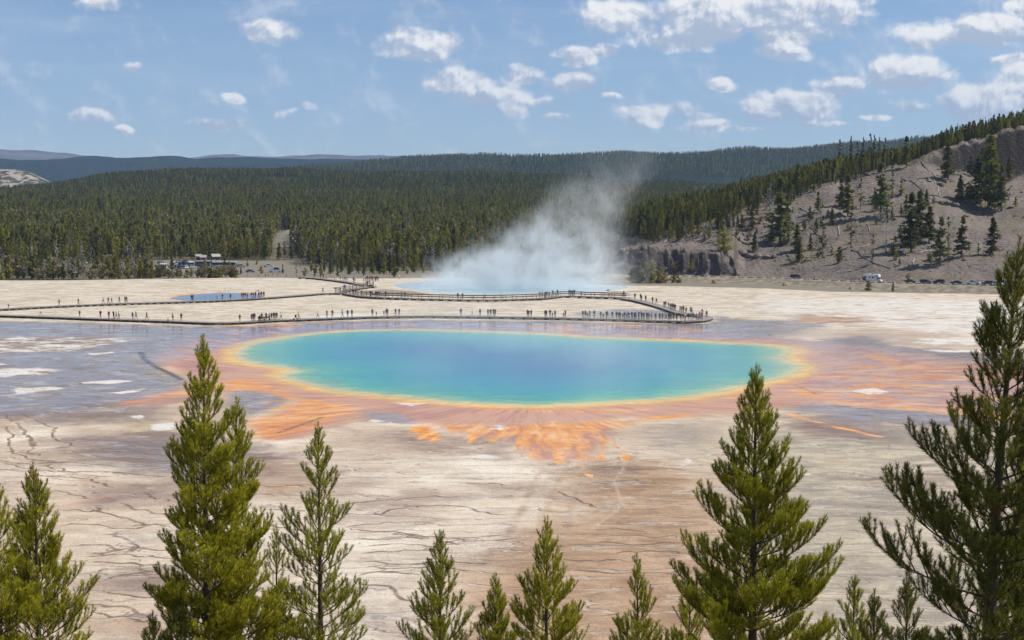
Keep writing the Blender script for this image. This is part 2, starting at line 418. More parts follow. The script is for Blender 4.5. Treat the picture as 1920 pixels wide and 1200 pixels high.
sand = layer([
    ('P', [(30, 740), (150, 726), (300, 717), (357, 716), (355, 722), (277, 729), (207, 738), (83, 748), (30, 744)], .7, .9), ('P', [(-60, 632), (200, 633), (270, 638), (215, 652), (150, 663), (-60, 663)], 2.2, .85), ('P', [(100, 770), (300, 775), (360, 790), (340, 815), (200, 812), (100, 800)], 3, .6),
    ('P', [(-60, 728), (20, 728), (30, 738), (0, 748), (-60, 750)], .7, .7), ('P', [(1450, 830), (1700, 850), (1700, 960), (1500, 960), (1400, 880)], 3.0, .45), ('P', [(1270, 806), (1330, 800), (1380, 830), (1330, 850), (1270, 830)], 1.5, .5)])
tan = layer(STR_D[1::2] + [
    ('P', [(1030, 880), (1110, 868), (1180, 860), (1260, 860), (1330, 900), (1360, 1000), (1380, 1230), (840, 1230), (860, 1110), (910, 1062), (1020, 985), (1110, 955), (1080, 915)], 3.0, 1.0),
    ('P', [(430, 850), (560, 850), (600, 900), (640, 930), (560, 950), (450, 930)], 3.0, .7), ('P', [(-60, 1150), (400, 1120), (500, 1230), (-60, 1230)], 3.0, .5),
    ('P', [(1380, 960), (1500, 950), (1560, 990), (1500, 1010), (1380, 1000)], 2.0, .6),
    ('P', [(1480, 590), (1560, 583), (1660, 598), (1600, 606), (1500, 604)], 2.0, .9), ('L', [(1560, 604), (1700, 598), (1930, 592)], 1.6, .7)])
GAP = streams((1520, 690), (1520, 745), (1935, 690), (1935, 790), 22, .18, .7, .6, 1.0, 0, 2.0) + streams((660, 752), (700, 770), (470, 780), (500, 815), 6, .15, .4, .5, .9, 0, 3.0) + streams((840, 800), (1150, 798), (860, 850), (1160, 872), 10, .1, .3, .5, .9, 0, 1.0)
gap = layer(GAP)
mauve = layer([(a, b, c * .5, d * .6) for a, b, c, d in STR_D[::3]] + [
    ('P', [(110, 820), (330, 806), (450, 830), (540, 850), (500, 890), (380, 900), (250, 888), (120, 862)], 2.5, .8),
    ('P', [(160, 920), (250, 902), (330, 905), (330, 930), (230, 945), (170, 948)], 1.5, .65), ('P', [(170, 1075), (330, 1070), (400, 1100), (200, 1110)], 1.5, .7),
    ('P', [(680, 800), (860, 815), (990, 850), (960, 860), (800, 850), (700, 830)], 2.5, .5), ('P', [(1040, 860), (1130, 862), (1240, 880), (1130, 920), (1080, 900)], 2.5, .5),
    ('P', [(-100, 745), (200, 740), (350, 765), (200, 800), (-100, 790)], 3.0, .6), ('P', [(620, 1100), (760, 1080), (800, 1230), (620, 1230)], 2.0, .4),
    ('P', [(1460, 780), (1620, 790), (1700, 830), (1560, 822), (1470, 800)], 2.0, .8), ('P', [(1550, 895), (1750, 885), (1930, 900), (1700, 910)], 1.5, .6)])
dark = layer([('L', [(264, 660), (269, 672), (288, 686), (318, 700), (340, 712)], .5, 1.0), ('L', [(520, 812), (560, 798), (605, 782)], .45, .75), ('L', [(640, 778), (700, 790), (790, 797)], .3, .55),
              ('L', [(705, 775), (800, 797)], .2, .3), ('L', [(1490, 722), (1506, 728), (1530, 738)], .4, .7), ('L', [(1230, 566), (1310, 576), (1400, 585), (1500, 590)], .8, .35), ('L', [(1300, 575), (1340, 566), (1400, 562)], .8, .4),
              ('L', [(1150, 547), (1200, 546.5), (1235, 547)], 1.2, .9), ('L', [(1140, 552), (1190, 553)], 1.2, .9), ('P', [(660, 546), (720, 541), (790, 546), (830, 554), (700, 556)], 1.5, .55),
              ('P', [(1040, 775), (1045, 770), (1052, 774)], .3, .1), ('L', [(1070, 826), (1075, 840)], .5, .5)])
olive = layer([('P', [(1400, 800), (1930, 800), (1930, 1230), (1500, 1230), (1330, 1000), (1380, 900)], 4.0, 1.0), ('P', [(1180, 800), (1380, 790), (1400, 900), (1250, 850)], 3.0, .8)])
grey = layer([('P', [(660, 875), (900, 850), (1040, 880), (1110, 950), (1000, 990), (900, 1060), (800, 1230), (500, 1230), (560, 960)], 4.0, .8), ('P', [(180, 1000), (340, 1000), (330, 1070), (190, 1060)], 2.0, .7)])
def LQ(ox, oy, *ls): return [('L', [(ox + a / 3, oy + b / 3) for a, b in l], .13, 1.0) for l in ls]
_cl = (LQ(0, 600, [(20, 490), (40, 540), (60, 570), (110, 600), (140, 640), (200, 690), (190, 710)], [(60, 490), (120, 530), (170, 550)], [(40, 600), (60, 660), (50, 710), (90, 750), (200, 790), (340, 800)], [(200, 560), (310, 610), (290, 650), (340, 680), (420, 710)], [(640, 740), (800, 745), (950, 765)],
    [(100, 560), (150, 640), (180, 660), (170, 740), (220, 760)], [(0, 840), (150, 850), (300, 880), (420, 870), (600, 880)], [(0, 800), (120, 830), (260, 820), (380, 850), (560, 850), (700, 870)])
  + LQ(0, 850, [(240, 130), (500, 145), (560, 165), (620, 190)], [(300, 210), (420, 235), (510, 255)], [(380, 320), (550, 325), (700, 365), (850, 400), (930, 410)], [(380, 400), (560, 405), (650, 425), (740, 425), (850, 405), (930, 405)], [(460, 515), (590, 515), (700, 545), (780, 535), (940, 545)],
    [(640, 450), (690, 480), (780, 525)], [(500, 580), (680, 575), (800, 580), (960, 590)], [(530, 610), (700, 615), (900, 635)], [(560, 660), (700, 650), (860, 662)], [(830, 230), (870, 260), (950, 262)], [(700, 285), (820, 330), (950, 355)], [(550, 305), (560, 325)], [(500, 850), (640, 870), (690, 860), (850, 920)], [(600, 780), (780, 800), (900, 810)], [(560, 900), (700, 930), (850, 945)],
    [(1500, 185), (1700, 183)], [(1530, 315), (1700, 322)], [(1540, 407), (1700, 432)], [(0, 40), (200, 60), (400, 50), (700, 75), (960, 70)], [(0, 95), (160, 80), (330, 105), (560, 100), (900, 130)], [(700, 690), (900, 700), (1000, 690)], [(540, 560), (660, 545), (740, 548)], [(620, 700), (760, 670), (900, 680)])
  + LQ(640, 850, [(0, 345), (200, 345), (270, 320), (430, 295), (530, 290), (730, 305), (800, 335), (900, 345)], [(60, 410), (300, 387), (480, 392), (590, 407)], [(0, 290), (150, 270), (330, 258), (520, 240), (600, 245)], [(90, 430), (250, 435), (450, 465)], [(300, 455), (440, 480)], [(120, 480), (400, 475), (700, 470), (900, 460)],
    [(150, 560), (380, 545), (600, 560)], [(140, 610), (350, 620), (600, 600), (800, 620)], [(120, 680), (300, 665), (420, 680)], [(1240, 655), (1360, 665), (1540, 670), (1700, 665), (1900, 690)], [(1450, 500), (1700, 510), (1900, 505)], [(1500, 460), (1750, 470), (1880, 465)], [(130, 740), (250, 745), (330, 790), (380, 830)], [(1500, 910), (1600, 905), (1700, 940)],
    [(1230, 220), (1330, 262), (1420, 300)], [(200, 640), (420, 650), (560, 640), (700, 660)], [(160, 520), (330, 510), (520, 525), (760, 505)], [(560, 500), (760, 490), (960, 480)], [(700, 170), (860, 168), (900, 175)], [(1560, 560), (1740, 545), (1900, 560)], [(1420, 430), (1560, 420), (1700, 440)], [(1290, 600), (1420, 610), (1560, 600)]))
crack = np.full(XX.shape, 9.0); cside = np.full(XX.shape, 9.0)
for s_ in _cl:
    p_ = s_[1]; q_ = []
    for i_ in range(len(p_) - 1):                      # a little natural wander along each crack
        for t_ in np.arange(0, 1, .2): q_.append((p_[i_][0] * (1 - t_) + p_[i_ + 1][0] * t_, p_[i_][1] * (1 - t_) + p_[i_ + 1][1] * t_))
    q_.append(p_[-1]); q_ = P2(q_)
    q_[1:-1, 0] += (vnoise(q_[1:-1, 0] * 1.1, q_[1:-1, 1] * 1.1, 71) - .5) * .9; q_[1:-1, 1] += (vnoise(q_[1:-1, 0] * 1.3, q_[1:-1, 1] * 1.3, 72) - .5) * 1.1
    lo = q_.min(0) - 2; hi = q_.max(0) + 2; kk = np.where((XX > lo[0]) & (XX < hi[0]) & (YY > lo[1]) & (YY < hi[1]))[0]
    X_, Y_ = XX[kk], YY[kk]; D_ = np.full(len(kk), 9.0); S_ = np.full(len(kk), 9.0)
    for i_ in range(len(q_) - 1):
        a_, e_ = q_[i_], q_[i_ + 1] - q_[i_]; t_ = ((X_ - a_[0]) * e_[0] + (Y_ - a_[1]) * e_[1]) / max(e_ @ e_, 1e-9); tc = np.clip(t_, 0, 1)
        dd_ = np.hypot(X_ - a_[0] - e_[0] * tc, Y_ - a_[1] - e_[1] * tc); cr_ = np.sign(e_[0] * (Y_ - a_[1]) - e_[1] * (X_ - a_[0])); m_ = dd_ < D_
        D_ = np.where(m_, dd_, D_); S_ = np.where(m_, dd_ * cr_, S_)
    m_ = D_ < crack[kk]; crack[kk] = np.where(m_, D_, crack[kk]); cside[kk] = np.where(m_, S_, cside[kk])
rill = layer([('L', [(1120, 893), (1123, 907), (1140, 923), (1133, 937), (1143, 950), (1127, 963), (1107, 973), (1083, 983)], .18, .8), ('L', [(1172, 862), (1168, 880), (1153, 900), (1150, 907), (1163, 930), (1165, 945), (1150, 963), (1120, 983), (1117, 997), (1087, 1010)], .16, 1.0), ('L', [(1160, 905), (1156, 930), (1158, 948), (1140, 968), (1110, 990)], .1, .8),
              ('L', [(1076, 864), (1085, 880), (1118, 892)], .2, .6), ('L', [(1178, 866), (1182, 890), (1170, 915)], .15, .6), ('L', [(1087, 1010), (1000, 1040), (905, 1062)], .3, .35)])
north = np.clip((YY - (285 + 0.02 * XX)) / 14, 0, 1) * (sd_pool > 6)
edge_tab = ([-900, 0, 120, 280, 450, 580, 700, 850, 1180, 1250, 1440, 1560, 1700, 1920, 2800], [526, 526, 526, 523, 521, 521.5, 522, 521, 536, 536, 541, 547, 549, 553, 556])
def edge_d(A):
    Yp = np.interp(A, *edge_tab)
    v = (Yp - 600.0) / F
    return CAM_H / ((TP + v) / (1 - v * TP))
def Aof(x, y): return 960 + F * x / np.maximum(y, 1)
EDG = edge_d(Aof(XX, YY))
over = np.clip((YY - EDG + 3 * (fbm(XX / 9, YY / 9, 3, 3) - .5)) / 32.0, 0, 1)
ZZ = -12.0 * over * over * (3 - 2 * over)
ZZ = ZZ - 0.0

ny, nx = GX.shape
ii = np.arange(nx * ny).reshape(ny, nx)
Fq = np.stack([ii[:-1, :-1], ii[:-1, 1:], ii[1:, 1:], ii[1:, :-1]], -1).reshape(-1, 4)
att = dict(pool=sd_pool, exc=sd_exc, sm=sd_sm, pink=pink, orange=orange, wet=wet, white=white, sand=sand, tan=tan, mauve=mauve, dark=dark, grey=grey, olive=olive, gap=gap, crack=crack, cside=cside, rill=rill, north=north, over=over)

gm, g, gb = mat('sinter_and_mats')
pos = g.pos(); X, Y, Z = g.sep(pos)
PW = g.xyz(X, Y, 0.0)
A = {k: g.attr(k)[2] for k in att}
n_big = g.noise(PW, 0.045, 4, 0.6)
n_mid = g.noise(PW, 0.22, 5, 0.65, 0.4)
n_fine = g.noise(PW, 1.6, 5, 0.7)
n_col = g.noise(PW, 0.1, 3, 0.5, col=True)
warpv = g.v('SCALE', g.v('SUBTRACT', n_col, (0.5, 0.5, 0.5)), 9.0)
PWw = g.v('ADD', PW, warpv)
n_str = g.noise(g.v('MULTIPLY', PWw, (0.24, 0.55, 1)), 0.6, 6, 0.66, 0.4)     # streaks lying across the view
n_str2 = g.noise(g.v('MULTIPLY', PWw, (0.09, 0.34, 1)), 1.0, 6, 0.7, 0.3)
cx0, cy0 = 3.0, 195.0
rel = g.xyz(g.m('SUBTRACT', X, cx0), g.m('SUBTRACT', Y, cy0), 0)
rad = g.v('LENGTH', rel)
un = g.v('NORMALIZE', rel)
ux, uy, _ = g.sep(un)
n_rad = g.noise(g.v('ADD', g.xyz(g.m('MULTIPLY', ux, 13.0), g.m('MULTIPLY', uy, 13.0), g.m('MULTIPLY', rad, 0.05)), g.v('SCALE', warpv, 0.09)), 1.6, 7, 0.72, 0.25)
wob = g.m('SUBTRACT', n_mid, 0.5)
def mask(name, k=0.9, lo=0.38, hi=0.62, n=None):
    n = n if n is not None else n_mid
    return g.step(g.m('ADD', A[name], g.m('MULTIPLY', g.m('SUBTRACT', n, 0.5), g.m('MULTIPLY', k, g.step(A[name], 0.0, 0.25)))), lo, hi)
# dry sinter
base = g.mix(g.m('MULTIPLY', g.step(n_str2, 0.25, 0.75), 1.0), (0.50, 0.385, 0.305), (0.75, 0.655, 0.545))
base = g.mix(g.step(n_big, 0.35, 0.68, 0, .6), base, (0.47, 0.37, 0.31))
base = g.mix(g.m('MULTIPLY', A['grey'], g.step(n_big, 0.3, 0.6, 0.35, 1)), base, g.mix(g.step(n_str, .3, .7), (0.56, 0.50, 0.44), (0.97, 0.94, 0.88)))
base = g.mix(g.m('MULTIPLY', g.step(n_fine, 0.35, 0.75), 0.18), base, (0.36, 0.31, 0.26))
nth = g.mix(g.step(n_str2, 0.34, 0.62), (0.42, 0.355, 0.285), (0.72, 0.665, 0.595))
nth = g.mix(g.step(n_str, 0.53, 0.72, 0, .6), nth, (0.38, 0.325, 0.26))
n_pat = g.noise(PWw, 0.03, 5, 0.62, 0.2)
base = g.mix(g.step(n_pat, .50, .60, 0, .8), base, g.mix(n_str, (0.31, 0.235, 0.20), (0.47, 0.375, 0.335)))
base = g.mix(g.step(n_pat, .48, .37, 0, .65), base, (0.88, 0.82, 0.75))
base = g.mix(g.m('MULTIPLY', g.step(X, 22, 40), g.step(g.noise(g.v('ADD', PWw, (40, 9, 0)), 0.05, 4, .6), .46, .62, 0, .55)), base, (0.43, 0.385, 0.37))
base = g.mix(g.m('MULTIPLY', mask('olive', .7, .2, .8, n_big), .88), base, g.mix(g.step(g.m('ADD', g.m('MULTIPLY', n_str, .6), g.m('MULTIPLY', n_pat, .4)), .36, .62), (0.25, 0.225, 0.205), (0.60, 0.54, 0.44)))
base = g.mix(A['north'], base, nth)
base = g.mix(mask('tan', .8, .25, .75), base, g.mix(g.step(n_str, .3, .7), (0.32, 0.215, 0.145), (0.54, 0.395, 0.29)))
base = g.mix(mask('sand', .6), base, g.mix(n_fine, (0.36, 0.30, 0.19), (0.58, 0.50, 0.36)))
base = g.mix(g.m('MULTIPLY', mask('mauve', 1.0, .1, .65), .92), base, g.mix(g.step(n_str, .3, .7), (0.19, 0.14, 0.13), (0.36, 0.28, 0.26)))
base = g.mix(1.0, base, (1.0, 0.955, 0.86), 'MULTIPLY')
n_tiny = g.noise(PW, 5.5, 4, .7)
base = g.mix(1.0, base, g.mix(g.step(n_tiny, .34, .66), (0.84, 0.83, 0.81), (1.12, 1.12, 1.12)), 'MULTIPLY')
# terrace rims: contour lines of a slowly stepping field
fld = g.m('ADD', g.m('MULTIPLY', Y, 0.30), g.m('MULTIPLY', g.noise(g.v('MULTIPLY', PW, (0.45, 1, 1)), 0.09, 5, 0.6, 0.0), 6.0))
def contour(f, wd):
    fr = g.m('ABSOLUTE', g.m('SUBTRACT', g.m('FRACT', f), 0.5))
    return g.step(fr, wd, wd * 2.6, 1.0, 0.0)
c1 = g.m('MULTIPLY', contour(fld, 0.030), g.step(n_mid, 0.36, 0.5))
c2 = g.m('MULTIPLY', contour(g.m('MULTIPLY', fld, 3.1), 0.035), g.step(n_big, 0.42, 0.6))
near = g.step(Y, 150, 175, 1, 0)
cr = g.m('MULTIPLY', g.m('MAXIMUM', c1, g.m('MULTIPLY', c2, 0.5)), near)
cr = g.m('MULTIPLY', cr, g.step(g.m('ADD', A['pink'], A['orange']), 0.2, 0.5, 1, 0))
base = g.mix(g.m('MULTIPLY', cr, 0.55), base, (0.24, 0.175, 0.13))
base = g.mix(g.m('MULTIPLY', g.step(g.m('ADD', A['rill'], g.m('MULTIPLY', wob, .5)), .35, .75), .42), base, (0.74, 0.58, 0.47))
cwd = g.m('MULTIPLY_ADD', g.m('SUBTRACT', n_fine, .5), .22, .13)
ck = g.m('MULTIPLY', g.step(g.m('SUBTRACT', g.m('ABSOLUTE', g.m('ADD', A['cside'], g.m('MULTIPLY', g.m('SUBTRACT', n_fine, .5), .5))), cwd), -.04, .10, 1, 0), g.step(A['crack'], .55, .9, 1, 0))
base = g.mix(g.m('MULTIPLY', ck, g.step(n_mid, .3, .55, .35, .85)), base, (0.17, 0.115, 0.08))
base = g.mix(g.m('MULTIPLY', contour(g.m('ADD', fld, 0.05), 0.03), g.m('MULTIPLY', near, .3)), base, (0.70, 0.66, 0.60))
# wet film
wetm = mask('wet', 1.1, .28, .72, n_str)
wcol = g.mix(g.step(n_str2, .3, .7), (0.17, 0.128, 0.115), (0.33, 0.26, 0.225))
wcol = g.mix(g.m('MULTIPLY', g.step(n_str, .53, .64, 0, .75), g.step(X, -35, -15, 1, .25)), wcol, (0.55, 0.46, 0.36))
base = g.mix(g.m('MULTIPLY', wetm, .85), base, wcol)
# bacterial mats
pinkm = mask('pink', 1.0, .34, .66, g.m('ADD', g.m('MULTIPLY', n_rad, .6), g.m('MULTIPLY', n_mid, .4)))
pk = g.ramp(g.m('ADD', g.m('MULTIPLY', n_rad, .7), g.m('MULTIPLY', n_big, .3)), [(0.30, (0.36, 0.185, 0.165)), (0.45, (0.50, 0.25, 0.17)), (0.54, (0.62, 0.35, 0.215)), (0.66, (0.56, 0.33, 0.26))])
far_p = g.step(rad, 62, 110)
pk = g.mix(g.m('MULTIPLY', far_p, g.step(n_rad, .5, .58, .9, 0)), pk, (0.30, 0.235, 0.26))
base = g.mix(pinkm, base, pk)
orm = mask('orange', 2.6, .30, .66, g.m('ADD', g.m('MULTIPLY', n_rad, .65), g.m('MULTIPLY', n_mid, .35)))
oc = g.ramp(g.m('ADD', g.m('MULTIPLY', n_rad, .55), g.m('MULTIPLY', n_str, .45)), [(0.36, (0.44, 0.17, 0.07)), (0.45, (0.66, 0.25, 0.07)), (0.52, (0.80, 0.36, 0.09)), (0.58, (0.82, 0.50, 0.26)), (0.68, (0.66, 0.36, 0.22))])
base = g.mix(g.m('MULTIPLY', orm, .95), base, oc)
base = g.mix(g.m('MULTIPLY', mask('gap', .9, .3, .7), .72), base, g.mix(n_str, (0.20, 0.155, 0.16), (0.40, 0.31, 0.30)))
base = g.mix(g.m('MULTIPLY', g.step(g.m('ADD', g.m('MULTIPLY', n_str, .5), g.m('MULTIPLY', n_fine, .5)), .38, .56, .40, 1), mask('white', 3.0, .36, .70, g.m('ADD', g.m('MULTIPLY', n_str, .55), g.m('MULTIPLY', n_mid, .45)))), base, g.mix(n_fine, (0.60, 0.56, 0.50), (0.80, 0.77, 0.71)))
base = g.mix(g.m('MULTIPLY', mask('dark', 1.0, .3, .7, n_fine), .85), base, (0.095, 0.075, 0.055))
# the big spring, coloured by depth
sdw = g.m('ADD', A['pool'], g.m('ADD', g.m('MULTIPLY', wob, 3.0), g.m('MULTIPLY', g.m('SUBTRACT', n_str, .5), g.lin(A['pool'], -30, 0, 26.0, 2.5))))
pc = g.ramp(g.lin(sdw, -40, 10), [(0.0, (0.008, 0.150, 0.30)), (0.22, (0.006, 0.19, 0.31)), (0.40, (0.006, 0.25, 0.33)), (0.57, (0.010, 0.31, 0.295)), (0.685, (0.06, 0.38, 0.25)), (0.75, (0.26, 0.45, 0.19)),
                                  (0.785, (0.70, 0.58, 0.19)), (0.815, (0.78, 0.50, 0.16)), (0.86, (0.64, 0.34, 0.15)), (1.0, (0.5, 0.27, 0.16))])
pst = g.noise(g.v('MULTIPLY', g.v('ADD', PWw, g.xyz(Y, 0, 0)), (0.05, 0.30, 1)), 1.0, 6, .65, .4)
pc = g.mix(1.0, pc, g.mix(g.step(pst, .34, .66), (0.80, 0.84, 0.90), (1.18, 1.12, 1.05)), 'MULTIPLY')
rimm = g.step(g.m('ADD', A['pool'], g.m('MULTIPLY', wob, 7.0)), 1.6, 4.4, 1, 0)
base = g.mix(rimm, base, pc)
sp = g.step(g.m('ADD', A['pool'], g.m('MULTIPLY', wob, 3.0)), -0.6, 0.4, 0, 1)
base = g.mix(g.m('MULTIPLY', g.m('MULTIPLY', sp, rimm), g.step(n_fine, .52, .66, 0, .75)), base, (0.80, 0.56, 0.24))
base = g.mix(g.step(g.m('ADD', A['exc'], g.m('MULTIPLY', wob, 6)), -1.5, 1.5, 1, 0), base, g.mix(g.step(A['exc'], -14, 0), (0.30, 0.46, 0.50), (0.45, 0.52, 0.50)))
base = g.mix(g.step(g.m('ADD', A['sm'], g.m('MULTIPLY', wob, 4)), -1.0, 1.0, 1, 0), base, g.mix(g.step(A['sm'], -9, 0), (0.09, 0.17, 0.25), (0.26, 0.22, 0.27)))
bankc = g.mix(n_fine, (0.20, 0.165, 0.11), (0.34, 0.29, 0.21))
base = g.mix(g.step(A['over'], 0.01, 0.10), base, bankc)
g.put(gb.inputs['Base Color'], base)
inw = g.m('MAXIMUM', g.step(A['pool'], -1.0, 1.0, 1, 0), g.m('MAXIMUM', g.step(A['exc'], -1, 1, 1, 0), g.step(A['sm'], -1, 1, 1, 0)))
film = g.m('MAXIMUM', g.m('MULTIPLY', wetm, g.step(n_mid, .3, .5, .6, 1)), g.m('MULTIPLY', pinkm, .72))
film = g.m('MULTIPLY', film, g.step(A['white'], .3, .6, 1, 0))
rough = g.mix(inw, g.mix(film, 0.93, g.mix(n_fine, .04, .17)), 0.13)
g.put(gb.inputs['Roughness'], rough)
g.put(gb.inputs['Specular IOR Level'], g.mix(inw, g.mix(film, 0.15, 0.135), 0.31))
gb.inputs['IOR'].default_value = 1.36
hgt = g.m('ADD', g.m('MULTIPLY', n_fine, 0.10), g.m('SUBTRACT', g.m('MULTIPLY', n_str, 0.25), g.m('MULTIPLY', cr, 0.12)))
rip = g.noise(g.v('MULTIPLY', PW, (0.35, 1.6, 1)), 1.3, 3, 0.6)
hh = g.mix(g.m('MAXIMUM', inw, g.m('MULTIPLY', film, .93)), hgt, g.m('MULTIPLY', rip, 0.012))
nb = g.bump(hh, 0.7, 1.0)
g.put(gb.inputs['Normal'], nb)

VV = np.stack([XX, YY, ZZ], -1)
def sub(name, keep, **kw):
    f = Fq[keep]
    used = np.unique(f); rm = np.zeros(len(XX), np.int64); rm[used] = np.arange(len(used))
    me = mesh_np(name, VV[used], rm[f], [gm], {k: v[used] for k, v in att.items()})
    return tag(link(name, me), kind='structure', **kw)
fc = lambda a: a[Fq].mean(1)
inp = fc(sd_pool) < 0; ine = fc(sd_exc) < 0; ins = fc(sd_sm) < 0
sub('ground', ~(inp | ine | ins), label='pale cracked sinter flat with pink, orange and tan mineral mats')
sub('water', inp, label='large blue hot spring with turquoise and yellow margins')
sub('water', ine, label='pale blue hot pool under the rising steam')
sub('water', ins, label='small dark blue pool behind the far left boardwalk')

# ---------------------------------------------------------------- valley, ridges and mountains
gmv, gv, vb = mat('forest_floor')
pv = gv.pos()
fl = gv.mix(gv.step(gv.noise(pv, .05, 5, .65), .35, .65), (0.055, 0.055, 0.030), (0.17, 0.14, 0.09))
fl = gv.mix(gv.step(gv.noise(pv, .6, 4, .7), .4, .7, 0, .5), fl, (0.24, 0.21, 0.15))
clr = gv.attr('clear')[2]
fl = gv.mix(clr, fl, gv.mix(gv.noise(pv, .5, 5, .7), (0.17, 0.15, 0.105), (0.30, 0.265, 0.21)))
gv.put(vb.inputs['Base Color'], fl); vb.inputs['Roughness'].default_value = .95
vb.inputs['Specular IOR Level'].default_value = .1

vt_d = [300, 520, 640, 700, 900, 1200, 1700, 2500, 3000, 3600, 40000]
vt_z = [-11.5, -10.5, -9.3, -8.5, -8.5, -5, 7, 34, 38, 40, 40]
def valley_z(x, y):
    return np.interp(y, vt_d, vt_z) + (fbm(x / 90.0, y / 90.0, 3, 21) - .5) * np.clip((y - 950) / 600, 0, 1) * 9.0
va = np.concatenate([np.linspace(-9000, -900, 12), np.linspace(-700, 2700, 240), np.linspace(2900, 11000, 12)])
vd = np.concatenate([np.arange(440, 1000, 8.0), np.geomspace(1000, 3600, 90), np.geomspace(4200, 30000, 8)])
VA, VD = np.meshgrid(va, vd)
vx = ((VA - 960) / F * VD); vy = VD
vz = valley_z(vx, vy)
def clear_mask(x, y):
    A_ = Aof(x, y)
    lot = (A_ > 285) & (A_ < 640) & (y > 660) & (y < 868)
    lot2 = (A_ > 560) & (A_ < 860) & (y > 640) & (y < 730)
    cc = np.interp(y, [1060, 1200, 1300, 1430], [524, 530, 545, 556]); road = (abs(A_ - cc) < np.interp(y, [1060, 1430], [12, 20])) & (y > 1060) & (y < 1430)
    road2 = (A_ > 468) & (A_ < 530) & (abs(y - 1285 - (A_ - 500) * .5) < 18)
    rr = (A_ > 1150) & (y > 520) & (y < 700)
    return (lot | lot2 | road | road2 | rr)
ii = np.arange(vx.size).reshape(vx.shape)
fq = np.stack([ii[:-1, :-1], ii[:-1, 1:], ii[1:, 1:], ii[1:, :-1]], -1).reshape(-1, 4)
me = mesh_np('forest_floor', np.stack([vx.ravel(), vy.ravel(), vz.ravel()], -1), fq, [gmv], {'clear': clear_mask(vx, vy).ravel().astype(float)})
tag(link('ground', me), 'wooded valley floor beyond the spring', kind='structure')

# hillside under the overlook, dropping to the flat
hx, hy = np.meshgrid(np.linspace(-260, 260, 90), np.concatenate([np.linspace(-90, 90, 60)]))
def slope_z(x, y):
    return np.interp(y, [-90, -6, 4, 12, 30, 60, 80, 92], [34, 24.6, 23.2, 19.5, 13.6, 4.5, 0.3, -.6]) + (fbm(x / 9, y / 9, 3, 5) - .5) * 1.6 * np.clip((78 - y) / 30, 0, 1) * np.clip(abs(y + 2) / 8, 0.1, 1)
hm, hn, hb = mat('slope_soil')
ph = hn.pos()
hn.put(hb.inputs['Base Color'], hn.mix(hn.step(hn.noise(ph, .8, 6, .7), .35, .65), (0.10, 0.085, 0.05), (0.26, 0.22, 0.16)))
hb.inputs['Roughness'].default_value = .95
ii = np.arange(hx.size).reshape(hx.shape)
fq = np.stack([ii[:-1, :-1], ii[:-1, 1:], ii[1:, 1:], ii[1:, :-1]], -1).reshape(-1, 4)
tag(link('hill', mesh_np('overlook_slope', np.stack([hx.ravel(), hy.ravel(), slope_z(hx, hy).ravel()], -1), fq, [hm])), 'wooded slope below the overlook', kind='structure')

def ridge(name, label, crest, d1, d0, z0, m, canopy=0.0, a0=-900, a1=2800, na=260, nr=26, rough=10.0, seed=1, attrs=None):
    """a ridge with its crest line seen along the given photo heights; returns a height function for its trees"""
    ca, cy = zip(*crest)
    a = np.linspace(a0, a1, na); r = np.concatenate([np.linspace(0, 1, nr), [1.12, 1.35]])
    AA, RR = np.meshgrid(a, r)
    DD = d0 + (d1 - d0) * RR
    yc = np.interp(AA, ca, cy)
    zc = CAM_H + (380 - yc) / F * d1 - canopy
    prof = np.where(RR <= 1, np.sin(np.clip(RR, 0, 1) * math.pi / 2) ** 1.25, 1 - (RR - 1) * .9)
    z = z0 + (zc - z0) * prof
    x = (AA - 960) / F * DD
    z = z + (fbm(x / (d1 * .035), DD / (d1 * .05), 4, seed) - .5) * rough * np.clip(RR * 2, 0, 1) * np.where(RR > .93, .25, 1)
    ii = np.arange(x.size).reshape(x.shape)
    fq = np.stack([ii[:-1, :-1], ii[:-1, 1:], ii[1:, 1:], ii[1:, :-1]], -1).reshape(-1, 4)
    me = mesh_np(name, np.stack([x.ravel(), DD.ravel(), z.ravel()], -1), fq, [m])
    o = tag(link(name, me), label, kind='structure')
    def zf(A_, d_):
        fi = (A_ - a0) / (a1 - a0) * (na - 1); i = np.clip(fi.astype(int), 0, na - 2); fi = fi - i
        rr = (d_ - d0) / (d1 - d0); fj = np.interp(rr, r, np.arange(len(r))); j = np.clip(fj.astype(int), 0, len(r) - 2); fj = fj - j
        return (z[j, i] * (1 - fi) + z[j, i + 1] * fi) * (1 - fj) + (z[j + 1, i] * (1 - fi) + z[j + 1, i + 1] * fi) * fj
    return zf

def hillmat(name, c1, c2, sc, bumpd, bare=None):
    m, n, b = mat(name)
    p = n.pos()
    nn = n.noise(n.v('MULTIPLY', p, (1, .5, 1)), sc, 6, .75)
    c = n.mix(n.step(nn, .35, .65), c1, c2)
    c = n.mix(n.step(n.noise(p, sc * .12, 3, .5), .4, .65, 0, .5), c, tuple(x * 1.35 for x in c2))
    if bare: c = n.mix(n.step(n.noise(n.v('MULTIPLY', p, (1, .6, 1)), sc * .4, 5, .7), bare[0], bare[0] + .05), c, bare[1])
    n.put(b.inputs['Base Color'], c); b.inputs['Roughness'].default_value = 1.0; b.inputs['Specular IOR Level'].default_value = 0.0
    n.put(b.inputs['Normal'], n.bump(nn, 1.0, bumpd))
    return m
m_r1 = hillmat('near_ridge_woods', (0.035, 0.042, 0.02), (0.07, 0.075, 0.035), .08, 6, (.66, (0.30, 0.26, 0.21)))
m_r2 = hillmat('far_ridge_woods', (0.016, 0.026, 0.02), (0.035, 0.048, 0.03), .03, 14)
m_r3 = hillmat('blue_ridge_woods', (0.010, 0.017, 0.016), (0.018, 0.027, 0.022), .012, 30)  # cloud shadow over this ridge is put into its darker woods colour
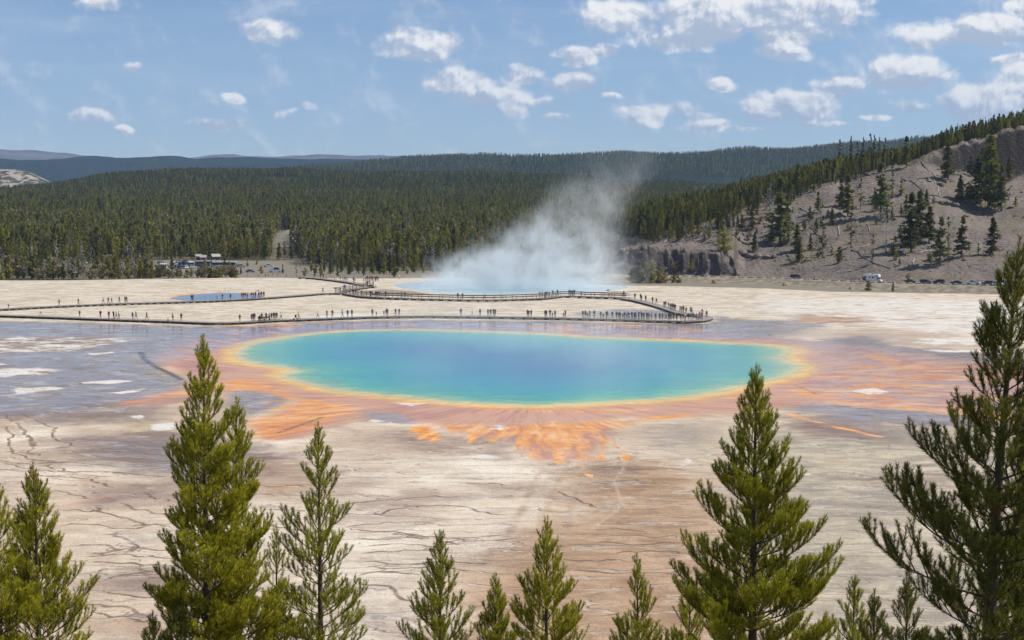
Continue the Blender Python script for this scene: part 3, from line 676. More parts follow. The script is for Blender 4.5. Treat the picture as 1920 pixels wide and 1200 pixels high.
m_r4 = hillmat('mountain_side', (0.05, 0.055, 0.05), (0.16, 0.14, 0.12), .004, 80)
m_kn = hillmat('bare_knoll_rock', (0.05, 0.055, 0.035), (0.09, 0.085, 0.055), .05, 8, (.50, (0.42, 0.36, 0.31)))
z_r1 = ridge('hills', 'low forested ridge across the middle distance', [(-900, 372), (-300, 362), (0, 354), (100, 346), (200, 328), (320, 317), (450, 318), (600, 322), (800, 324), (950, 322), (1000, 329), (1100, 338), (1300, 347), (2800, 352)],
             3300, 2450, 30, m_r1, canopy=15, rough=22, seed=31)
z_r2 = ridge('hills', 'long dark forested plateau below the clouds', [(-900, 372), (200, 350), (500, 322), (640, 309), (720, 305), (800, 301), (950, 295), (1100, 292.5), (1190, 293), (1250, 290), (1400, 285), (1520, 276), (1600, 272), (1700, 264), (1760, 259), (2000, 244), (2800, 225)],
             6200, 4300, 55, m_r2, canopy=18, rough=60, seed=32)
ridge('hills', 'dark blue shaded ridge on the left horizon', [(-900, 304), (0, 303), (150, 300), (250, 298), (400, 298), (560, 300), (700, 305), (850, 312), (1200, 330), (2800, 340)], 10500, 7400, 70, m_r3, rough=90, seed=33)
ridge('mountains', 'pale blue mountains on the left horizon', [(-900, 270), (-100, 280), (0, 281), (60, 284), (120, 289), (200, 299), (330, 301), (365, 297), (400, 291.5), (435, 290), (455, 296), (560, 295), (600, 293), (660, 295), (720, 297), (780, 299), (805, 295), (822, 294), (838, 300), (1000, 312), (2800, 320)],
      17000, 13500, 150, m_r4, rough=120, seed=34)
ridge('hills', 'knoll with bare pale patches beside a meadow', [(-900, 330), (-300, 322), (-60, 318), (30, 318), (60, 322), (80, 332), (100, 342), (118, 352), (400, 380)], 4150, 3650, 40, m_kn, a0=-900, a1=300, na=120, rough=9, seed=35)
tb = MB(); 
q = [at(-300, 354, 3640), at(70, 353, 3640), at(84, 349, 3660), at(-300, 349, 3660)]
tb.poly(q, [(0, 1, 2, 3)])
tag(tb.build('meadow', simple('dry_meadow', (0.42, 0.42, 0.22), .9)), 'pale meadow below the bare knoll', kind='structure')
# ---------------------------------------------------------------- the rocky hill on the right, its road and bank
hA = np.concatenate([np.arange(1060, 1440, 1.6), np.arange(1440, 2000, 3.0), np.arange(2000, 3000, 14)])
A_k = [1060, 1130, 1160, 1200, 1250, 1300, 1350, 1400, 1500, 1560, 1600, 1700, 1750, 1800, 1860, 1920, 2100, 2300, 3000]
Y_k = [512, 497, 474, 457, 440, 427, 412, 392, 356, 338, 330, 306, 284, 267, 252, 238, 205, 175, 120]
D0_k = ([1060, 1130, 1250, 1480, 1640, 1900, 2300, 3000], [684, 676, 668, 646, 614, 586, 556, 520])
D1_k = ([1060, 1200, 1300, 1500, 1700, 1920, 2300, 3000], [700, 726, 745, 790, 835, 850, 850, 820])
def tz(Y, d): return CAM_H + (380 - Y) / F * d
RZ = -7.4
def hill_prof(A_):
    d0 = np.interp(A_, *D0_k); d1 = np.interp(A_, *D1_k); yc = np.interp(A_, A_k, Y_k)
    zc = tz(yc, d1)
    cl = np.interp(A_, [1130, 1165, 1375, 1400], [.35, 1, 1, 0])        # low cliff by the road
    cy = np.interp(A_, [1130, 1165, 1205, 1290, 1375, 1400], [497, 472, 463, 468, 480, 505])
    up = np.interp(A_, [1690, 1760, 1840], [0, .8, 1])                 # upper cliff band
    ys = np.interp(A_, [1690, 1780, 1860, 2300], [315, 330, 338, 300])
    return d0, d1, zc, cl, tz(cy, d0 + 9), up, tz(ys, d1 - 22)
def hill_z0(A_, d):
    d0, d1, zc, cl, zcl, up, zs = hill_prof(A_)
    t = np.clip((d - d0) / (d1 - d0), 0, 1)
    z = RZ + (zc - RZ) * (t ** 1.08)
    tcl = np.clip((d - d0 - 3) / 6.0, 0, 1)
    zB = RZ + (zcl - RZ) * tcl ** .7 + (zc - zcl) * np.clip((d - d0 - 9) / (d1 - d0 - 9), 0, 1)
    z = z * (1 - cl) + zB * cl
    t2 = np.clip((d - d0) / (d1 - 22 - d0), 0, 1)
    zC = RZ + (zs - RZ) * t2 ** 1.1 + (zc - zs) * np.clip((d - d1 + 20) / 9.0, 0, 1) ** .8
    z = z * (1 - up) + zC * up
    return np.where(d > d1, np.maximum(z, zc) + (d - d1) * 0.02, z)
def hill_z(x, y):
    A_ = Aof(x, y)
    d0, d1, zc, cl, zcl, up, zs = hill_prof(A_)
    t = np.clip((y - d0) / 25.0, 0, 1)
    n = (fbm(x / 26.0, y / 22.0, 4, 41) - .5) * 6.5 * t + (fbm(x / 6.0, y / 5.0, 3, 43) - .5) * 1.7 * t
    rock = np.maximum(cl * np.clip(1 - abs(y - d0 - 8) / 12, 0, 1), up * np.clip(1 - abs(y - d1 + 12) / 18, 0, 1))
    n2 = (fbm(x / 3.7 + y / 15, y / 9.0, 3, 47) - .5) * 6.5 * rock * (.4 + 1.2 * vnoise(x / 11, y / 30, 49)) + (vnoise(x / 1.1, y / 2.6, 48) - .5) * 1.8 * rock
    return hill_z0(A_, y) + n + n2
rows = []
for Aq in hA:
    d0, d1 = np.interp(Aq, *D0_k), np.interp(Aq, *D1_k)
    rows.append(np.concatenate([[d0 - 1.5, d0], d0 + np.linspace(1.2, 14, 17), np.linspace(d0 + 17, d1 - 26, 44), np.linspace(d1 - 24, d1 + 4, 18), [d1 + 12, d1 + 30, d1 + 70, d1 + 150, d1 + 320]]))
HD = np.array(rows); HAA = np.repeat(hA[:, None], HD.shape[1], 1)
HX = (HAA - 960) / F * HD
wobx = (vnoise(HX / 2.6, HD / 3, 51) - .5) * 2.2 * (np.interp(HAA, [1150, 1180, 1370, 1400], [0, 1, 1, 0]) * np.clip(1 - abs(HD - np.interp(HAA, *D0_k) - 7) / 9, 0, 1))
HZ = hill_z(HX, HD); HZ[:, 0] = RZ - .6; HZ[:, 1] = RZ - .05
HZ[:, -1] -= 30
hv = np.stack([HX, HD + wobx, HZ], -1).reshape(-1, 3)
ii = np.arange(HX.size).reshape(HX.shape)
fq = np.stack([ii[:-1, :-1], ii[1:, :-1], ii[1:, 1:], ii[:-1, 1:]], -1).reshape(-1, 4)
mh, h, hb_ = mat('rhyolite_scree')
p = h.pos(); nrm = h.n.new('ShaderNodeNewGeometry').outputs['Normal']
slope = h.sep(nrm)[2]
n1 = h.noise(p, .06, 5, .65); n2 = h.noise(p, .5, 6, .75); n3 = h.vor(p, .55)
c = h.mix(h.step(n1, .35, .65), (0.155, 0.125, 0.102), (0.235, 0.195, 0.165))
c = h.mix(h.step(n2, .42, .68, 0, .65), c, (0.31, 0.265, 0.225))
c = h.mix(h.step(h.noise(p, .035, 3, .6), .5, .62, 0, .5), c, (0.20, 0.16, 0.09))
c = h.mix(h.step(n2, .30, .40, .5, 0), c, (0.10, 0.08, 0.065))
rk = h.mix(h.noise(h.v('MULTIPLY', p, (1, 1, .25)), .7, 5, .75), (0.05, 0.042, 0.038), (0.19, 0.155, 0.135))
rk = h.mix(h.step(h.sep(p)[2], 22, 40), rk, h.mix(h.noise(h.v('MULTIPLY', p, (1, 1, .25)), .5, 5, .75), (0.022, 0.019, 0.018), (0.10, 0.082, 0.072)))  # upper cliff rock coloured darker to stand in for the shade on it
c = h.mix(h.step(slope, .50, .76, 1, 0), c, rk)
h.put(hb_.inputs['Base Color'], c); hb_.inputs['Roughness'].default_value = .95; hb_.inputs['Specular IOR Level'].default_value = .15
h.put(hb_.inputs['Normal'], h.bump(h.m('ADD', n2, h.m('MULTIPLY', n3, .35)), .9, 1.2))
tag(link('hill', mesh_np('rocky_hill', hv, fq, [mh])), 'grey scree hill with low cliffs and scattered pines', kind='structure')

def strip_mesh(name, A_, dfun, offs, zoff, m, label):
    """a ribbon along constant bearings: offs = list of (metres towards the camera, height)"""
    V = []; 
    for a in A_:
        d0 = np.interp(a, *D0_k)
        for (o_, zz) in zip(offs, zoff):
            d = d0 - o_; V.append(((a - 960) / F * d, d, zz + 0.0))
    n = len(offs); nA = len(A_)
    ii = np.arange(nA * n).reshape(nA, n)
    fq = np.stack([ii[:-1, :-1], ii[:-1, 1:], ii[1:, 1:], ii[1:, :-1]], -1).reshape(-1, 4)
    V = np.array(V)
    V[:, 2] += (fbm(V[:, 0] / 5, V[:, 1] / 5, 3, 8) - .5) * np.tile([.0 if z > RZ - .3 else .8 for z in zoff], nA)
    return tag(link(name, mesh_np(name, V, fq, [m])), label, kind='structure')
rA = np.arange(1120, 3000, 5.0)
m_asph = simple('worn_asphalt', (0.20, 0.18, 0.165), .9, var=.15, scale=.5)
m_grav = simple('gravel_shoulder', (0.40, 0.35, 0.28), .95, var=.2, scale=.8)
m_bank = simple('dry_grass_bank', (0.25, 0.205, 0.14), .95, var=.38, scale=.35)
strip_mesh('road', rA, None, [1.4, 9.0], [RZ + .004, RZ + .004], m_asph, 'grey road along the foot of the rocky hill')
strip_mesh('ground', rA, None, [-1.5, 1.4], [RZ - .02, RZ], m_grav, 'gravel verge between road and hill')
strip_mesh('ground', rA, None, [9.0, 12.5], [RZ, RZ - .02], m_grav, 'pale gravel verge on the river side of the road')
strip_mesh('bank', rA, None, [12.5, 15, 19, 24, 30, 44, 70], [RZ - .02, RZ - .6, RZ - 1.6, RZ - 2.4, RZ - 2.9, RZ - 3.4, RZ - 4.2], m_bank, 'dry grassy bank below the road')

def hit(px, py, z_add=0.0):
    """where the sight line through a photo pixel meets the hill"""
    ds = np.arange(500, 900, .5)
    v = (py - 600.0) / F; k = CP * (1 - v * TP)
    x = (px - 960) / F / k * ds; z = CAM_H - (TP + v) / (1 - v * TP) * ds
    hz = hill_z(x, ds); d0 = np.interp(Aof(x, ds), *D0_k)
    hz = np.where(ds < d0, RZ - np.clip((d0 - ds - 12.5) * .2, 0, 5), hz)
    k = np.where(z <= hz)[0]
    i = k[0] if len(k) else len(ds) - 60
    return Vector((x[i], ds[i], hz[i]))
def HC(cx, cy): return 1160 + cx / 2.526, 200 + cy / 2.526
# ---------------------------------------------------------------- conifers of the middle distance
def leafmat(name, c1, c2, rvar=.48, trans=.38, scale=.6, dead=None):
    m, n, b = mat(name)
    p = n.pos(); r = n.rnd()
    c = n.mix(n.noise(p, scale, 3, .6), c1, c2)
    hs = n.n.new('ShaderNodeHueSaturation')
    n.put(hs.inputs['Hue'], n.lin(r, 0, 1, .482, .515)); n.put(hs.inputs['Value'], n.lin(n.m('FRACT', n.m('MULTIPLY', r, 7.31)), 0, 1, 1 - rvar, 1 + rvar)); n.put(hs.inputs['Color'], c)
    n.put(hs.inputs['Saturation'], n.lin(n.m('FRACT', n.m('MULTIPLY', r, 3.7)), 0, 1, .75, 1.05))
    col = hs.outputs[0]
    n.put(b.inputs['Base Color'], col); b.inputs['Roughness'].default_value = .7; b.inputs['Specular IOR Level'].default_value = .2
    if trans:
        t = n.n.new('ShaderNodeBsdfTranslucent'); n.put(t.inputs[0], n.mix(.4, col, (0.16, 0.2, 0.02)))
        mx = n.n.new('ShaderNodeMixShader'); mx.inputs[0].default_value = trans
        out = m.node_tree.nodes['Material Output']
        n.l.new(b.outputs[0], mx.inputs[1]); n.l.new(t.outputs[0], mx.inputs[2]); n.l.new(mx.outputs[0], out.inputs[0])
    return m
m_pine = leafmat('lodgepole_foliage', (0.20, 0.19, 0.020), (0.41, 0.365, 0.050))
m_fir = leafmat('dark_conifer_foliage', (0.095, 0.10, 0.020), (0.18, 0.175, 0.042))
m_yng = leafmat('young_pine_foliage', (0.21, 0.195, 0.032), (0.40, 0.33, 0.075))
m_wil = leafmat('willow_twigs', (0.28, 0.20, 0.10), (0.42, 0.32, 0.19))
m_dead = leafmat('dead_twigs', (0.26, 0.22, 0.19), (0.44, 0.385, 0.34), trans=0)
m_bark = simple('grey_pine_bark', (0.20, 0.165, 0.135), .9, var=.3, scale=2)
m_grey = simple('weathered_grey_wood', (0.40, 0.37, 0.335), .85, var=.2, scale=2)

def tri_cloud(cent, outdir, size, r):
    """irregular leaf clumps: one pair of triangles for each centre"""
    n = len(cent)
    a = outdir + r.normal(0, .45, (n, 3)); a /= np.linalg.norm(a, axis=1)[:, None]
    b = np.cross(a, r.normal(0, 1, (n, 3))); b /= np.maximum(np.linalg.norm(b, axis=1)[:, None], 1e-6)
    s = size * r.uniform(.6, 1.4, (n, 1))
    P0 = cent - b * s * .5 - a * s * .3; P1 = cent + b * s * .5 - a * s * .25; P2_ = cent + a * s * .9 + b * s * r.uniform(-.3, .3, (n, 1))
    v = np.stack([P0, P1, P2_], 1).reshape(-1, 3)
    return v, np.arange(n * 3).reshape(-1, 3)

def conifer(H, base, rmax, n, shape, size, seed, droop=.35, gap=.25, flat=.5):
    """crown triangles on whorled boughs"""
    r = np.random.default_rng(seed)
    nb = max(14, int(n / 11))
    t = r.uniform(0, 1, nb) ** .75                       # 0 at the top of the crown
    az = r.uniform(0, 2 * np.pi, nb)
    R0 = rmax * (shape(t)) * r.uniform(.55, 1.15, nb) * np.where(r.uniform(0, 1, nb) < gap, .45, 1)
    per = 11
    s = np.tile(np.linspace(.12, 1, per), (nb, 1)) + r.normal(0, .05, (nb, per))
    rr = R0[:, None] * s
    z = (H - (H - base) * t)[:, None] - droop * rr + .12 * rr * rr / max(rmax, .1) + r.normal(0, size * .25, (nb, per))
    a2 = az[:, None] + r.normal(0, .16, (nb, per))
    C = np.stack([rr * np.cos(a2), rr * np.sin(a2), np.minimum(z, H)], -1).reshape(-1, 3)
    O = np.stack([np.cos(a2), np.sin(a2), np.full_like(a2, flat)], -1).reshape(-1, 3)
    top = np.stack([r.normal(0, size * .12, 14), r.normal(0, size * .12, 14), np.linspace(H * .93, H, 14)], -1)
    C = np.concatenate([C, top]); O = np.concatenate([O, np.tile([[0, 0, 1.6]], (14, 1))])
    return tri_cloud(C, O, size, r)
def trunk_mesh(name, H, r0, m, seed, boughs=0, blen=1.2, lean=.02, bz0=.15):
    r = random.Random(seed); mb = MB()
    lx, ly = r.uniform(-lean, lean) * H, r.uniform(-lean, lean) * H
    P = [(lx * (k / 6) ** 2, ly * (k / 6) ** 2, -0.4 + (H + .3) * k / 6) for k in range(7)]
    mb.tube(P, [r0 * (1 - .9 * k / 6) for k in range(7)], 6)
    for k in range(boughs):
        z = r.uniform(bz0 * H, .92 * H); a = r.uniform(0, 6.28); L = blen * r.uniform(.4, 1.1) * (1.1 - z / H)
        fx = lx * (z / H) ** 2; fy = ly * (z / H) ** 2
        mb.tube([(fx, fy, z), (fx + math.cos(a) * L * .6, fy + math.sin(a) * L * .6, z + L * .05), (fx + math.cos(a) * L, fy + math.sin(a) * L, z - L * .1 + r.uniform(-.1, .3))], [r0 * .22, r0 * .14, r0 * .05], 4)
    return mb.mesh(name, m, True)
PROTO = {}
def proto(kind, H, crown, trunk): PROTO[kind] = (H, crown, trunk)
narrow = lambda t: np.minimum(1, (t * 2.4) ** .8) * (1 - .35 * np.clip(t - .5, 0, 1))
cone = lambda t: t ** .85 + .04
def cm_(name, vf, m): return mesh_np(name, vf[0], vf[1], [m], size=3, smooth=False)
for k_, (H_, b_, r_, n_) in enumerate([(18, 6.5, 1.75, 620), (19, 8.5, 1.6, 520), (17, 5, 2.0, 700)]):
    proto('tall%d' % k_, H_, cm_('pine_crown', conifer(H_, b_, r_, n_, narrow, .62, 100 + k_), m_pine), trunk_mesh('pine_trunk', H_, .17, m_bark, k_, 14, 1.5))
proto('thin0', 19, cm_('pine_crown', conifer(19, 8, 1.25, 300, narrow, .5, 111, gap=.5), m_fir), trunk_mesh('pine_trunk', 19, .16, m_bark, 11, 22, 1.4))
proto('thin1', 19, cm_('pine_crown', conifer(19, 11, 1.1, 200, narrow, .5, 112, gap=.5), m_fir), trunk_mesh('pine_trunk', 19, .15, m_bark, 12, 26, 1.3))
for k_, (H_, b_, r_, n_) in enumerate([(14, .8, 2.5, 1000), (14, 1.6, 2.1, 800)]):
    proto('fir%d' % k_, H_, cm_('fir_crown', conifer(H_, b_, r_ * 1.25, n_, cone, .62, 120 + k_), m_fir), trunk_mesh('fir_trunk', H_, .22, m_bark, 20 + k_, 10, 1.6))
for k_, (H_, b_, r_, n_) in enumerate([(5, .25, 1.5, 420), (5.5, .35, 1.25, 380), (4.5, .2, 1.8, 420)]):
    proto('young%d' % k_, H_, cm_('young_crown', conifer(H_, b_, r_, n_, lambda t: np.clip(t * 1.5, 0, 1) ** .7 * (1 - .25 * t), .42, 130 + k_, droop=0, flat=1.2), m_yng), trunk_mesh('young_trunk', H_, .08, m_bark, 30 + k_, 4, .8))
proto('sparse0', 12, cm_('pine_crown', conifer(12, 1.5, 1.7, 260, narrow, .42, 140, gap=.5), m_fir), trunk_mesh('pine_trunk', 12, .16, m_bark, 41, 40, 1.7, bz0=.1))
proto('willow0', 4, cm_('willow_crown', conifer(4, .1, 1.7, 330, lambda t: np.clip(t * 3, 0, 1) ** .5, .42, 150, droop=-.8, flat=2), m_wil), trunk_mesh('willow_stem', 3.2, .07, m_grey, 50, 12, 1.2))
proto('dead0', 9, cm_('dead_crown', conifer(9, .8, 1.5, 300, narrow, .34, 160, droop=.1), m_dead), trunk_mesh('dead_trunk', 9, .13, m_grey, 60, 44, 1.6, bz0=.08))
def snag_mesh():
    return trunk_mesh('snag_trunk', 9, .2, m_grey, 77, 26, 2.2, bz0=.2)
proto('snag0', 9, None, snag_mesh())

PT = {}
COUNTS = {}
LABELK = {'tall': ('pine_tree', 'pine tree'), 'thin': ('pine_tree', 'pine tree'), 'fir': ('fir_tree', 'fir tree'), 'young': ('young_pine', 'pine tree'), 'sparse': ('pine_tree', 'pine tree'),
          'willow': ('willow_bush', 'bush'), 'dead': ('dead_tree', 'dead tree'), 'snag': ('dead_tree', 'dead tree')}
def tree(kind, loc, h, label, group=None, wide=1.0, rz=None):
    H_, crown, trunk = PROTO[kind]
    base = kind.rstrip('0123456789')
    nm, cat = LABELK[base]
    s = h / H_
    e = empty(nm, loc, rng.uniform(0, 6.28) if rz is None else rz, label, cat, group)
    e.scale = (s * wide, s * wide, s)
    if crown is not None: PT.setdefault(kind, []).append(link('crown', crown, e))
    t = link('trunk', trunk, e)
    if kind not in COUNTS: COUNTS[kind] = (PT[kind][0] if crown is not None else None, t)
    return e

# trees standing on the open hill (place in the photo's crop: x, foot y, height), each told apart by where it stands
hill_trees = [
    (195, 640, 42, 'young1', 'small dark pine at the left end of the low cliff top'), (275, 600, 95, 'tall2', 'slim pine at the upper left edge of the cliff top clearing'),
    (320, 642, 95, 'sparse0', 'twisted sparse pine leaning over the brink of the low cliff'), (380, 612, 50, 'young1', 'small pine just right of the twisted cliff pine'),
    (430, 625, 60, 'young0', 'small yellowish pine above the middle of the low cliff'), (470, 578, 110, 'fir1', 'slim fir behind the bushy pine on the cliff'),
    (500, 688, 105, 'young2', 'wide bushy pine growing on the right part of the cliff brink'), (560, 615, 55, 'young1', 'narrow small pine right of the bushy cliff pine'),
    (588, 572, 52, 'young2', 'rounded bushy pine in the pair above the cliff'), (630, 582, 95, 'fir0', 'dark fir touching the rounded bushy pine'),
    (645, 688, 88, 'fir0', 'dark conical fir just right of the low cliff'), (765, 648, 300, 'fir1', 'tallest ragged fir at the left of the open slope'),
    (715, 520, 150, 'dead0', 'grey dead tree left of the tallest ragged fir'), (800, 588, 125, 'fir0', 'dense fir right of the tallest ragged fir'), (845, 692, 130, 'fir0', 'broad dark fir low on the left slope above its shadow'),
    (878, 582, 42, 'young0', 'tiny pine right above the broad dark fir'), (905, 535, 62, 'fir0', 'small dark fir with a pale log beside it'), (945, 500, 92, 'fir1', 'dark slim fir at the upper left of the slope'),
    (935, 580, 45, 'young0', 'small bushy pine under the dark slim fir'), (965, 716, 190, 'sparse0', 'tall bare-stemmed pine with a long shadow low on the slope'), (1010, 556, 72, 'fir0', 'compact fir in the middle of the left slope'),
    (1045, 742, 72, 'young0', 'pale small pine above the road with a short shadow'), (1055, 482, 135, 'fir1', 'narrow fir at the left of the upper middle cluster'), (1085, 522, 190, 'fir1', 'tall pine in the upper middle cluster'),
    (1100, 672, 190, 'sparse0', 'tall thin brownish pine beside the forked snag'), (1125, 642, 120, 'snag0', 'forked grey snag in the middle of the slope'), (1145, 488, 140, 'sparse0', 'thin pine right of the upper middle cluster'),
    (1240, 520, 240, 'fir1', 'large tall fir high in the middle of the slope'), (1295, 438, 150, 'sparse0', 'slender pine right of the large tall fir'), (1340, 420, 70, 'young1', 'small slim pine on the upper bare slope'),
    (1203, 752, 135, 'sparse0', 'gaunt pine low on the slope above the camper'), (1265, 692, 160, 'snag0', 'tall bare grey snag left of the dense grove'), (1300, 700, 50, 'young2', 'low spreading bush pine beside the tall bare snag'),
    (1330, 752, 30, 'young0', 'tiny bush pine below the low spreading one'), (1385, 692, 265, 'fir1', 'tall fir at the left of the dense grove'), (1425, 645, 235, 'fir0', 'broad fir in the middle of the dense grove'),
    (1470, 640, 160, 'fir0', 'dark fir at the right of the dense grove'), (1522, 757, 220, 'fir1', 'big fir lowest on the slope right of the grove'), (1560, 680, 150, 'sparse0', 'thin pine behind the big lowest fir'),
    (1625, 716, 185, 'fir1', 'tall fir standing alone left of the dark round fir'), (1770, 702, 170, 'fir0', 'dark round fir standing alone on the bare scree'), (1560, 345, 175, 'fir0', 'dark fir on the crest at the left end of the upper cliff'),
    (1618, 450, 120, 'fir0', 'dark fir below the upper cliff at the left of its clump'), (1655, 445, 80, 'young2', 'low bushy fir inside the clump below the upper cliff'), (1700, 462, 215, 'fir0', 'mid sized fir in the clump below the upper cliff'),
    (1752, 485, 330, 'fir0', 'biggest dark fir of the clump in front of the upper cliff'), (1812, 492, 205, 'fir1', 'fir at the right edge of the clump below the upper cliff'), (1880, 472, 42, 'young0', 'sapling alone on the scree by the right edge'), (1722, 335, 120, 'fir0', 'dark fir against the left part of the upper cliff'), (1785, 345, 125, 'fir1', 'fir growing from the middle of the upper cliff'), (1850, 350, 105, 'fir0', 'dark fir at the foot of the upper cliff on its right'), (1668, 330, 90, 'fir1', 'small fir at the left start of the upper cliff'),
    (1705, 690, 42, 'young1', 'faint small sapling between the two lone firs'), (1435, 420, 90, 'snag0', 'thin leaning snag on the upper bare slope'),
    (1045, 340, 175, 'thin1', 'leftmost of the tall thin pines breaking the skyline'), (1098, 345, 195, 'thin0', 'tall thin pine second from the left on the skyline'), (1128, 330, 155, 'thin1', 'shorter thin pine between two tall skyline pines'),
    (1156, 335, 180, 'thin0', 'tall thin pine in the middle of the skyline row'), (1190, 320, 182, 'thin1', 'tallest bare stemmed pine of the skyline row'), (1208, 325, 180, 'thin0', 'thick crowned tall pine of the skyline row'),
    (1232, 320, 165, 'thin0', 'tall pine third from the right on the skyline row'), (1260, 300, 145, 'thin1', 'thin bare pine at the right of the skyline row'), (1362, 290, 140, 'fir1', 'dark fir rising alone above the crest wood'),
    (1640, 160, 78, 'fir1', 'dark fir rising above the crest wood near the upper right'), (1785, 115, 75, 'thin0', 'tall pine above the crest wood at the upper right'), (1910, 75, 66, 'thin0', 'tall pine at the top right corner of the crest'),
    (733, 400, 120, 'thin0', 'thin pine rising over the left crest wood'), (625, 420, 125, 'thin0', 'dark pine rising over the wood left of the crest'), (583, 410, 135, 'thin1', 'bare topped pine on the wood edge left of the crest'), (845, 400, 120, 'fir1', 'dark fir rising over the crest wood left of centre')]
for (cx, cy, hh_, kind, lab) in hill_trees:
    px, py = HC(cx, cy)
    P = hit(px, py)
    tree(kind, P, hh_ / 2.526 / F * P.y * 1.04, lab, wide=1.35 if kind[:3] == 'fir' else 1.2)
rx = random.Random(31)
for q in range(84):
    cx = rx.uniform(230, 1500); cy = rx.uniform(max(420, 700 - cx * .28), 735 if cx > 640 else 640)
    px, py = HC(cx, cy); P = hit(px, py)
    if P.y < np.interp(px, *D0_k) + 12: continue
    k = rx.choice(['young0', 'young1', 'fir0', 'fir1', 'young2', 'sparse0', 'willow0', 'dead0'])
    big = k[:3] == 'fir' or k in ('sparse0', 'dead0')
    lab = {'you': 'small green pine sapling on the left part of the rocky slope', 'fir': 'small dark conifer on the left part of the rocky slope', 'spa': 'small gaunt pine on the left part of the rocky slope', 'wil': 'tan low shrub on the left part of the rocky slope', 'dea': 'small grey dead conifer on the left part of the rocky slope'}[k[:3]]
    tree(k, P, rx.uniform(5, 10.5) if big else rx.uniform(2, 4.2), lab, 'small growth scattered on the rocky slope', wide=1.25)
# shrubs along the road bank
for (cx, cy, hh_, kind, lab) in [(62, 862, 85, 'young2', 'leftmost shrub of the thicket at the foot of the cliff'), (95, 858, 120, 'young0', 'tall olive shrub at the left of the cliff foot thicket'), (128, 860, 110, 'young2', 'broad olive shrub in the middle of the cliff foot thicket'),
                                (158, 858, 118, 'young0', 'tallest right-hand shrub of the cliff foot thicket'), (190, 856, 85, 'willow0', 'brownish willow at the right of the cliff foot thicket'), (215, 852, 60, 'willow0', 'low willow at the right end of the cliff foot thicket'),
                                (258, 842, 42, 'willow0', 'bare brown willow left of the small dark pine on the bank'), (285, 846, 62, 'young1', 'small dark pine on the left end of the river bank'), (268, 790, 42, 'willow0', 'pale willow against the middle of the cliff foot'),
                                (345, 795, 55, 'young1', 'small pine against the dark part of the cliff foot'), (450, 850, 26, 'willow0', 'small tan shrub on the bank below the cliff'), (783, 862, 24, 'willow0', 'small tan shrub on the bank below the dark car'),
                                (1095, 871, 18, 'young2', 'tiny bush on the bank left of the camper'), (1184, 874, 46, 'young2', 'rounded green bush on the bank below the camper'), (1299, 878, 46, 'fir0', 'dark conical bush on the bank right of the camper'),
                                (1370, 823, 30, 'willow0', 'olive bush behind the parked black sedan')]:
    px, py = HC(cx, cy); P = hit(px, py)
    tree(kind, P, hh_ / 2.526 / F * P.y * 1.05, lab, wide=1.15)

# left treeline, shrubs and saplings round the car park: (x, foot y, height px, kind)
def vpt(px, py):
    ds = np.arange(560, 1500, 1.0); v = (py - 600.0) / F; k = CP * (1 - v * TP)
    x = (px - 960) / F / k * ds; z = CAM_H - (TP + v) / (1 - v * TP) * ds
    hz = valley_z(x, ds); q = np.where(z <= hz)[0]; i = q[0] if len(q) else -1
    return Vector((x[i], ds[i], hz[i]))
r_ = random.Random(5)
tree('young1', vpt(4, 529), 9.5, 'dark green pine at the far left end of the sinter edge')
n_ = 0
for a in np.arange(14, 290, 7.5):
    k = r_.choice(['dead0', 'young0', 'willow0', 'dead0', 'young1'] if a > 95 else ['young0', 'willow0', 'fir0', 'dead0', 'young1'])
    lab = {'dead0': 'grey leafless tree in the thicket along the left sinter edge', 'young0': 'young green pine in the thicket along the left sinter edge', 'young1': 'young green pine in the thicket along the left sinter edge',
           'willow0': 'brownish willow in the thicket along the left sinter edge', 'fir0': 'darker fir in the thicket along the left sinter edge'}[k]
    tree(k, vpt(a + r_.uniform(-3, 3), 524 + r_.uniform(-1.5, 1.5)), r_.uniform(7, 11) if k != 'willow0' else r_.uniform(4, 6), lab, 'thicket on the left edge of the sinter flat')
for a in np.arange(12, 290, 9):
    k = r_.choice(['young0', 'young1', 'young2', 'dead0', 'willow0'])
    lab = {'young': 'reddish green young pine just behind the left thicket', 'dead': 'dead grey tree just behind the left thicket', 'willo': 'tan willow just behind the left thicket'}[k[:-1][:5]]
    tree(k, vpt(a + r_.uniform(-3, 3), 515 + r_.uniform(-3, 3)), r_.uniform(6, 10), lab, 'young trees behind the left thicket')
for a in list(np.arange(292, 448, 6.0)):
    k = r_.choice(['willow0', 'young2', 'young0', 'willow0', 'dead0'])
    lab = {'willow0': 'tan leafless willow between sinter edge and car park', 'young2': 'low green bush between sinter edge and car park', 'young0': 'low green pine between sinter edge and car park', 'dead0': 'grey dead sapling between sinter edge and car park'}[k]
    tree(k, vpt(a + r_.uniform(-2, 2), 521.5 + r_.uniform(-2, 1)), r_.uniform(3.4, 5.6), lab, 'bushes screening the car park', wide=1.2)
